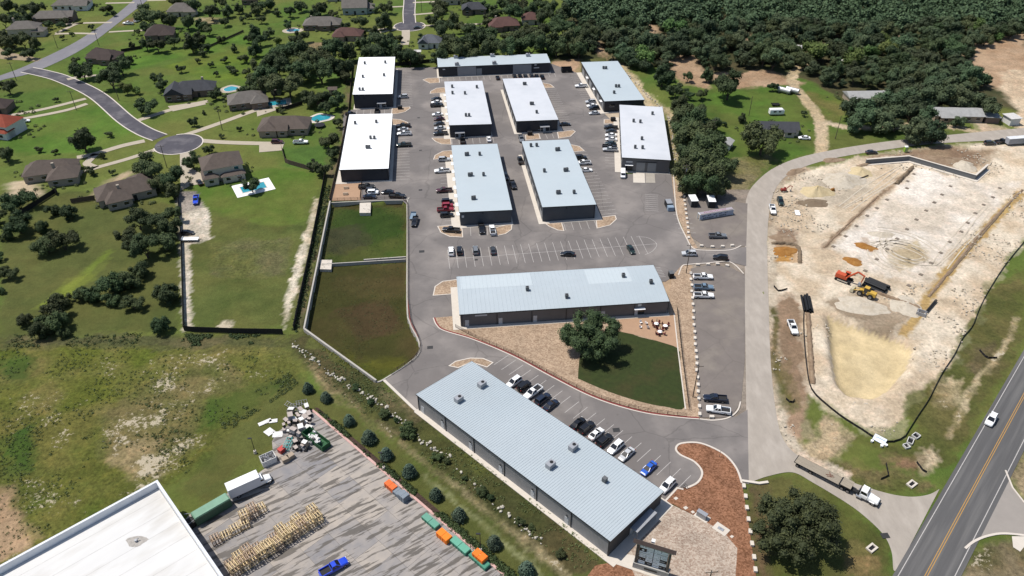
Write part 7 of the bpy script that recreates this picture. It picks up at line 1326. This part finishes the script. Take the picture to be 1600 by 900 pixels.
# spoil ridges along trenches
def ridge(px, w, h, kind, label, seed):
    r = random.Random(seed); q = resample(smooth_line(PP(px)), .7); b = MB(); n = 5
    for i, p in enumerate(q):
        d = q[min(i+1, len(q)-1)]-q[max(i-1, 0)]; d.normalize(); nn = Vector((-d.y, d.x, 0)); hh = h*r.uniform(.6, 1.25)*(.3 if i in (0, len(q)-1) else 1); ww = w*r.uniform(.8, 1.2)
        for k in range(n): f = k/(n-1)*2-1; z = hh*(1-f*f)+r.uniform(-.04, .04) if abs(f) < .99 else -.1; v = p+nn*f*ww/2+nn*r.uniform(-.1, .1); b.v.append((v.x, v.y, z))
    for i in range(len(q)-1):
        for k in range(n-1): a = i*n+k; b.f.append((a, a+1, a+n+1, a+n))
    b.obj("spoil_ridge", SITE_M[kind], label=label, cat="spoil ridge")
ridge([(1426, 262), (1400, 288)], 1.8, 1.1, "wet", "dark spoil ridge at the head of the trench", 1); ridge([(1372, 306), (1330, 345), (1286, 388)], .8, .2, "brown", "brown spoil line along the pad's long trench", 2); ridge([(1598, 296), (1540, 355), (1495, 410), (1450, 465)], .9, .25, "brown", "long spoil ridge along the far pipe trench", 3); ridge([(1590, 302), (1530, 372), (1480, 432)], .7, .2, "wet", "second darker ridge along the far pipe trench", 4)
ridge([(1365, 455), (1400, 468), (1440, 482)], 1.4, .6, "brown", "spoil ridge from the pipes to the trench box", 5); ridge([(1205, 380), (1245, 384), (1250, 412)], 1.4, .7, "wet", "dark cut edge round the orange dug corner", 6); ridge([(1340, 260), (1420, 243), (1480, 250)], 2.0, .5, "brown", "brown bank behind the retaining wall", 8)
ridge([(1262, 480), (1266, 540), (1270, 600)], 1.6, .6, "brown", "soil bank between silt fence and sediment basin", 9)
# retaining wall
wl = thing("retaining_wall", "angled grey retaining wall with white top on the construction site", "wall")
rw = PP([(1352, 256), (1418, 250.5), (1522, 280.5), (1541, 264)])
MB().ribbon(rw, .5, -.2, 1.9).obj("wall", mat("fresh_grey_concrete", (.13, .135, .14), .8, var=.1), wl); MB().ribbon(rw, .7, 1.904, 2.02).obj("coping", BLK, wl); MB().ribbon(rw, 1.2, -.1, .12, off=-.9).obj("footing_strip", BLK, wl)
# footings
FOOT = mat("grey_footing", alb(150, 138, 124), .9, var=.25, scale=2)
fm = MB().box((0, 0, .05), (1.1, 1.1, .24)).box((0, 0, .17), (.4, .4, .1)).mesh("footing", FOOT)
for nm, lst in (("row nearest the sand cone", [(1428, 272), (1418, 283), (1417, 294), (1386, 312), (1370, 325), (1355, 337), (1338, 353), (1321, 369), (1302, 385)]), ("middle row", [(1485, 291), (1472, 304), (1460, 316), (1447, 329), (1432, 343), (1417, 358), (1402, 373), (1386, 389), (1370, 405), (1352, 423)]), ("row nearest the pipe trench", [(1562, 294), (1551, 308), (1537, 320), (1524, 333), (1512, 348), (1502, 362), (1484, 378), (1470, 395), (1455, 411), (1439, 429), (1420, 446)])):
    for i, (x, y) in enumerate(lst): g = P(x, y); add("column_footing", fm, None, (g.x, g.y, -.05), .75+random.uniform(-.1, .1), f"small grey footing, {ordn(i)} from the retaining wall, {nm}", "footing", "column footings on the building pad")
# pipes
PIPE = mat("black_corrugated_pipe", (.010, .011, .013), .5)
def pipe_mesh(L2, r):
    b = MB(); n = 14; k = int(L2/.5)
    for i in range(k): b.tube((i*.5, 0, 0), (i*.5+.3, 0, 0), r, n=n, cap=False); b.tube((i*.5+.3, 0, 0), (i*.5+.5, 0, 0), r*.93, n=n, cap=False)
    b.tube((0, 0, 0), (.02, 0, 0), r*.8, n=n); return b.mesh("pipe", PIPE)
def pipes(a, b_, nrow, r, where):
    A, B2 = P(*a), P(*b_); d = (B2-A).normalized(); nn = Vector((-d.y, d.x, 0)); an = math.atan2(d.y, d.x); L2 = (B2-A).length; pm_ = pipe_mesh(L2, r); c = 0
    for lv, n in enumerate(nrow):
        for i in range(n): p = A+nn*((i-(n-1)/2)*2.05*r)+d*random.uniform(-.5, .5); add("drain_pipe", pm_, None, (p.x, p.y, r+lv*1.75*r), an, f"black corrugated pipe {where}, {ordn(i)} in {'bottom' if lv == 0 else 'top'} layer", "pipe", "stacked black pipes "+where)
pipes((1351, 441), (1386, 456), (6, 4), .42, "stacked beside the loader"); pipes((1258, 465), (1263, 489), (4, 2), .36, "piled near the white site pickup"); pipes((1447, 489), (1462, 471), (1,), .4, "laid in the trench"); pipes((1516, 226+33), (1546, 226+36), (3,), .4, "lying above the retaining wall") if False else None
g = P(1440, 489, .5); t = thing("trench_box", "grey steel trench box at the pipe junction", "trench box", (g.x, g.y, 0), -.6)
for s in (-1, 1): MB().box((0, s*.9, .5), (2.6, .15, 1.1)).obj("panel", UNIT, t)
for s in (-1, 1): MB().tube((s*1.0, -.9, .8), (s*1.0, .9, .8), .1, n=6).obj("spreader", UNIT, t)
# machines
EXR = mat("excavator_red", (.42, .075, .03), .5, var=.1, scale=1.5); YEL = mat("loader_yellow", (.46, .29, .05), .5, var=.1, scale=1.5)
def excavator(x, y, rz, label, m_, s=1., boom=0.):
    g = P(x, y); t = thing("excavator", label, "excavator", (g.x, g.y, 0), rz, None, s)
    for k in (-1, 1):
        b = MB(); b.box((0, k*1.2, .5), (4.0, .6, .7)); b.tube((-2.0, k*1.5, .5), (-2.0, k*.9, .5), .45, n=10); b.tube((2.0, k*1.5, .5), (2.0, k*.9, .5), .45, n=10); b.obj("track", BLACKP, t)
        MB().box((0, k*1.53, .55), (3.2, .05, .35)).obj("track_plate", mat("pale_dusty_track", (.5, .45, .38), .9), t)
    MB().tube((0, 0, .8), (0, 0, 1.1), .9, n=14).obj("turntable", BLACKP, t); o = MB().box((-.9, -.35, 1.75), (2.8, 1.9, 1.25), taper=.93).box((-2.2, 0, 1.6), (.7, 2.6, 1.2), taper=.9).box((.2, -.9, 1.5), (1.6, .8, .8)).obj("body", m_, t)
    c = MB().box((.55, .85, 1.95), (1.5, 1.0, 1.7), taper=.9).obj("cab", CGLASS, t); MB().box((.55, .85, 2.84), (1.45, 1.0, .08)).obj("cab_roof", m_, c)
    for a, b_, r0, r1 in (((.9, 0, 1.7), (3.4, boom, 4.6), .32, .3), ((3.4, boom, 4.6), (5.6, boom, 3.9), .3, .22)): MB().tube(a, b_, r0, r1, n=6).obj("boom", m_, t)
    MB().tube((5.4, boom, 4.2), (5.0, boom, 1.4), .22, .16, n=6).obj("stick", m_, t); MB().tube((2.2, boom, 3.4), (3.6, boom, 4.9), .09, n=6).obj("hydraulic_cylinder", UNIT, t)
    MB().box((4.7, boom, .85), (1.0, 1.1, .9), taper=.7).obj("bucket", UNIT, t)
excavator(1318, 438, head((1305, 432), (1342, 446)), "big orange-red tracked excavator beside the black pipes", EXR, 1.0); excavator(1225, 299, D(2), "small red excavator digging at the rubble by the road", mat("dark_red_machine", (.25, .04, .03), .5), .5)
g = P(1352, 462); t = thing("wheel_loader", "yellow wheel loader in front of the black pipe stack", "loader", (g.x, g.y, 0), head((1370, 468), (1330, 452)))
MB().box((-1.6, 0, 1.5), (2.6, 1.7, 1.1), taper=.92).obj("engine_cover", YEL, t); MB().box((1.2, 0, 1.2), (1.6, 1.2, .8)).obj("front_frame", YEL, t); c = MB().box((.1, 0, 2.2), (1.3, 1.4, 1.5), taper=.9).obj("cab", CGLASS, t); MB().box((.1, 0, 3.0), (1.4, 1.45, .12)).obj("cab_roof", YEL, c)
for s in (-1, 1): MB().tube((1.0, s*.6, 1.9), (3.4, s*.6, .9), .14, n=6).obj("lift_arm", YEL, t)
MB().box((3.9, 0, .7), (1.1, 2.7, 1.0), taper=.75).obj("bucket", mat("worn_bucket", (.36, .32, .22), .7), t); wheels(t, (-1.6, 1.5), 1.05, .78, .55)
g = P(1414, 237); t = thing("portable_toilet", "green portable toilet with white roof beside the gravel road", "portable toilet", (g.x, g.y, 0), .1); MB().box((0, 0, 1.1), (1.2, 1.2, 2.2)).obj("cabin", mat("lime_plastic", (.22, .36, .05), .6), t); MB().box((0, 0, 2.28), (1.25, 1.25, .2), taper=.8).obj("roof", CABW, t); MB().box((0, -.62, 1.05), (.8, .04, 1.8)).obj("door", mat("pale_lime_door", (.36, .48, .2), .6), t)
g = P(1246, 333); t = thing("plywood_sheets", "white sheets lying by the parked site vehicles", "board", (g.x, g.y, 0), 1.4); MB().box((0, 0, .12), (3.2, 1.6, .2)).obj("sheet", CABW, t); MB().box((.3, .2, .26), (2.6, 1.3, .06)).obj("sheet", CABW, t)
g = P(1301, 296, .6); MB().box((0, 0, .5), (1.6, 1.0, .9), taper=.7).box((.3, .1, .9), (.8, .6, .3), rz=.4).obj("boulder", SITE_M["orange"], loc=(g.x, g.y, 0), rz=.3, label="brown boulder beside the sand cone", cat="boulder")
g = P(1350, 276, .5); t = thing("steel_beam", "rusty dark beam lying by the rock heap", "beam", (g.x, g.y, .2), .55); MB().box((0, 0, .3), (5, .3, .1)).box((0, 0, .1), (5, .3, .1)).box((0, 0, .2), (5, .1, .2)).obj("beam", mat("rust", (.06, .04, .03), .9), t)
g = P(1373, 689, .4); t = thing("white_panel", "long white panel leaning on the silt fence", "panel", (g.x, g.y, .1), head((1365, 684), (1382, 693))); b = MB().box((0, 0, .7), (2.9, .25, 1.5)).obj("panel", mat("white_blue_panel", (.6, .64, .72), .5), t); t.rotation_euler[0] = -.9
MB().box((.2, -.14, .9), (2.2, .02, .15)).obj("stripe", mat("blue_print", (.2, .3, .55), .6), t)
PALEC = mat("pale_precast", (.5, .49, .46), .8)
for i, (x, y, r, w_, l_, lb) in enumerate(((1422, 690, .95, 1.2, 2.0, "white open frame structure by the silt fence, nearer the gravel road"), (1431, 682, .6, 1.3, 1.6, "white open frame structure by the silt fence, nearer the highway"), (1416, 698, .3, 1.2, 1.2, "small white frame at the silt fence outfall"))):
    g = P(x, y); t = thing("outlet_frame", lb, "frame", (g.x, g.y, 0), r)
    for s in (-1, 1): MB().box((0, s*w_/2, .25), (l_, .16, .5)).obj("side", PALEC, t); MB().box((s*l_/2, 0, .25), (.16, w_, .5)).obj("end", PALEC, t)
    MB().box((0, 0, .06), (l_-.2, w_-.2, .05)).obj("grate", FAN, t)
for x, y, lb in ((1362, 690.5, "small white bucket by the silt fence, left of the white panel"), (1377, 698, "white bucket below the white panel"), (1384, 697, "white bucket at the silt fence near the frames")):
    g = P(x, y); MB().tube((0, 0, 0), (0, 0, .5), .28, .34, n=12).tube((0, 0, .5), (0, 0, .54), .36, n=12).obj("bucket", CABW, loc=(g.x, g.y, 0), label=lb, cat="bucket")
for x, y, lb in ((1424.5, 757, "concrete inlet frame on the verge behind the semi"), (1362, 857, "concrete inlet frame on the grass beside the live oak")):
    g = P(x, y); t = thing("drain_inlet", lb, "drain inlet", (g.x, g.y, 0), .6)
    for s in (-1, 1): MB().box((0, s*.55, .15), (2.2, .4, .4)).obj("side", CONC, t); MB().box((s*.95, 0, .14), (.3, .7, .36)).obj("end", CONC, t)
    MB().box((0, 0, .02), (1.6, .7, .06)).obj("grate", FAN, t)
# patio furniture
TT = MB().tube((0, 0, .72), (0, 0, .77), .65, n=18).mesh("top", CABW); TL = MB().tube((0, 0, 0), (0, 0, .72), .06, n=8).tube((0, 0, 0), (0, 0, .05), .3, n=10).mesh("leg", TRIM)
for x, y, um, lb in ((1025.5, 506, 1, "white round patio table with closed umbrella, nearer the wall"), (1031, 518.5, 1, "white round patio table with closed umbrella, nearer the lawn"), (1039.5, 509.5, 0, "white round patio table without umbrella")):
    g = P(x, y, .7); t = thing("patio_table", lb, "table", (g.x, g.y, .12)); add("top", TT, t); add("leg", TL, t)
    if um: MB().tube((0, 0, .77), (0, 0, 2.6), .03, n=6).tube((0, 0, 1.5), (0, 0, 2.6), .16, .04, n=8).obj("umbrella", mat("grey_umbrella", (.16, .17, .15), .8), t)
CHW = mat("white_chair", (.7, .68, .66), .6); CHR = mat("dark_red_chair", (.10, .02, .02), .6)
def chair(x, y, rz, m_, lb, grp):
    g = P(x, y, .5); t = thing("patio_chair", lb, "chair", (g.x, g.y, .12), rz, grp, 1.15); MB().box((0, 0, .42), (.55, .55, .06)).obj("seat", m_, t); o = MB().box((0, .27, .72), (.55, .06, .6)).obj("backrest", m_, t)
    for sx in (-1, 1):
        for sy in (-1, 1): MB().box((sx*.24, sy*.24, .2), (.05, .05, .4)).obj("leg", m_, t)
for i, (x, y, r) in enumerate(((1001.5, 504, .4), (1010, 505, 2.2), (1001, 511, 1.2), (1012.5, 511.5, 2.8))): chair(x, y, r, CHW, f"white lounge chair on the patio, {ordn(i)} from the oak", "white lounge chairs")
for i, (x, y, r) in enumerate(((1020, 503.5, .8), (1021.5, 509, 2.3), (1029, 504, -.9), (1026, 512, 3.1), (1036, 507, .9), (1043.5, 507.5, -.9), (1040, 513, 3.1), (1026, 521, 1.6), (1035, 515, -.6), (1030, 523, 3.1), (1038, 521.5, -2), (1028, 515, .5))): chair(x, y, r, CHR, f"dark red patio chair at the round tables, {ordn(i)} in order round them", "dark red patio chairs")
for i, (x, y, lb) in enumerate(((541, 294.5, "small bench in the tan yard, nearer the warehouse"), (540, 304, "small bench in the tan yard, nearer the pond"))):
    g = P(x, y); t = thing("bench", lb, "bench", (g.x, g.y, .05), .1); MB().box((0, 0, .6), (1.8, .6, .1)).obj("seat", WL["tan"], t)
    for s in (-1, 1): MB().box((s*.7, 0, .28), (.12, .6, .56)).obj("leg", TRIM, t); MB().box((0, s*.6, .38), (1.8, .25, .08)).obj("side_seat", WL["tan"], t)
# lot dumpsters and enclosure
for x, y, lb in ((828, 208.5, "black dumpster on the island before the far warehouse"), (958, 186.5, "black dumpster beside the warehouse with ramps"), (625, 168, "black dumpster on the island below the farthest warehouse")):
    bin_(x, y, 2.0, 1.5, 1.5, (.014, .015, .016), lb, (.02, .02, .022), rz=.1)
g = P(885, 112); t = thing("dumpster_enclosure", "dark gated dumpster enclosure at the far corner of the lot", "enclosure", (g.x, g.y, .05), .11)
for s in (-1, 1): MB().box((s*2.4, 0, 1.0), (.25, 3.2, 2.0)).obj("wall", TRIM, t); MB().box((s*1.15, -1.6, 1.0), (2.2, .12, 1.9)).obj("gate", BLACKP, t)
MB().box((0, 1.6, 1.0), (4.6, .25, 2.0)).obj("wall", TRIM, t)
g = P(1046, 326); t = thing("compactor_bin", "black compactor bin with pale lid beside the striped stalls", "container", (g.x, g.y, .05), D(95)); MB().box((1.6, 0, 1.0), (3.4, 2.2, 1.9)).obj("bin", BLACKP, t); MB().box((-1.0, 0, .8), (2.0, 2.1, 1.5)).obj("compactor", mat("pale_blue_steel", (.2, .26, .33), .5), t); MB().box((1.6, 0, 2.0), (3.2, 2.0, .08)).obj("lid", UNIT, t)
g = P(1048, 433); t = thing("dumpster_pad", "black bin on a concrete corner pad by the long building", "dumpster", (g.x, g.y, .12), .1); MB().box((0, 0, .9), (1.4, 1.8, 1.6), taper=.95).obj("bin", BLACKP, t); MB().box((0, 0, 1.75), (1.4, 1.8, .1)).obj("lid", UNIT_D, t)
for x, y, lb in ((867.5, 524, "pale round manhole cover in the gravel below the long building"), (643, 507, "pale concrete patch in the drive beside the pond")):
    pass

# clods and loose rock over the graded site
bmr = bmesh.new(); sp_ = [(p.x, p.y) for p in PP(SITE)]; bs_ = [(p.x, p.y) for p in PP(BASIN)]; a_ = np.array(sp_); k_ = 0
cx_, cy_ = rng.uniform(a_[:, 0].min(), a_[:, 0].max(), 16000), rng.uniform(a_[:, 1].min(), a_[:, 1].max(), 16000)
keep = inside(sp_, cx_, cy_) & ~inside(bs_, cx_, cy_) & ~inside([(p.x, p.y) for p in PP([(1300, 385), (1432, 262), (1530, 285), (1600, 285), (1450, 430), (1440, 445), (1360, 425)])], cx_, cy_) & (fbm(cx_, cy_, 14, 121) > .54)
for x, y in list(zip(cx_[keep], cy_[keep]))[:1500]:
    r = random.choice((.1, .14, .18, .25, .36)); bmesh.ops.create_icosphere(bmr, subdivisions=1, radius=1, matrix=Matrix.Translation((x, y, r*.25)) @ Matrix.Rotation(random.uniform(0, 6), 4, (random.random(), random.random(), 1)) @ Matrix.Diagonal((r*random.uniform(.8, 1.6), r, r*.75, 1)))
me = bpy.data.meshes.new("loose_rock"); bmr.to_mesh(me); bmr.free(); me.materials.append(SITE_M["spoil"]); o = add("loose_rock", me, kind="stuff"); o["label"] = "loose clods and broken limestone strewn over the graded site"; o["category"] = "rubble"

# wheel tracks pressed up in the dust of the building pad
tk = MB()
for cx_, cy_, r0, a0, a1 in ((1412, 398, 6.5, .2, 4.4), (1408, 402, 8.2, .6, 3.9), (1418, 392, 5.0, 1.0, 5.6), (1400, 412, 11, -.4, 1.9), (1395, 395, 14, .1, 1.5), (1430, 385, 9, 2.2, 5.0)):
    c_ = P(cx_, cy_)
    for dr in (0, 1.9):
        q = [c_+Vector(((r0+dr)*math.cos(t), (r0+dr)*math.sin(t), 0)) for t in np.linspace(a0, a1, 30)]; tk.ribbon(q, .34, -.04, .015)
for a, b in (((1480, 420), (1560, 330)), ((1330, 330), (1420, 268))):
    A, B2 = P(*a), P(*b); d = (B2-A).normalized(); nn = Vector((-d.y, d.x, 0))
    for off in (0, 1.9, 3.3, 5.2):
        q = [A+(B2-A)*t+nn*(off+.5*math.sin(t*5+off)) for t in np.linspace(0, 1, 20)]; tk.ribbon(q, .34, -.04, .012)
tk.obj("wheel_track_ground", mat("packed_dust_track", alb(232, 219, 198), .95, var=.1, scale=.8), kind="structure")
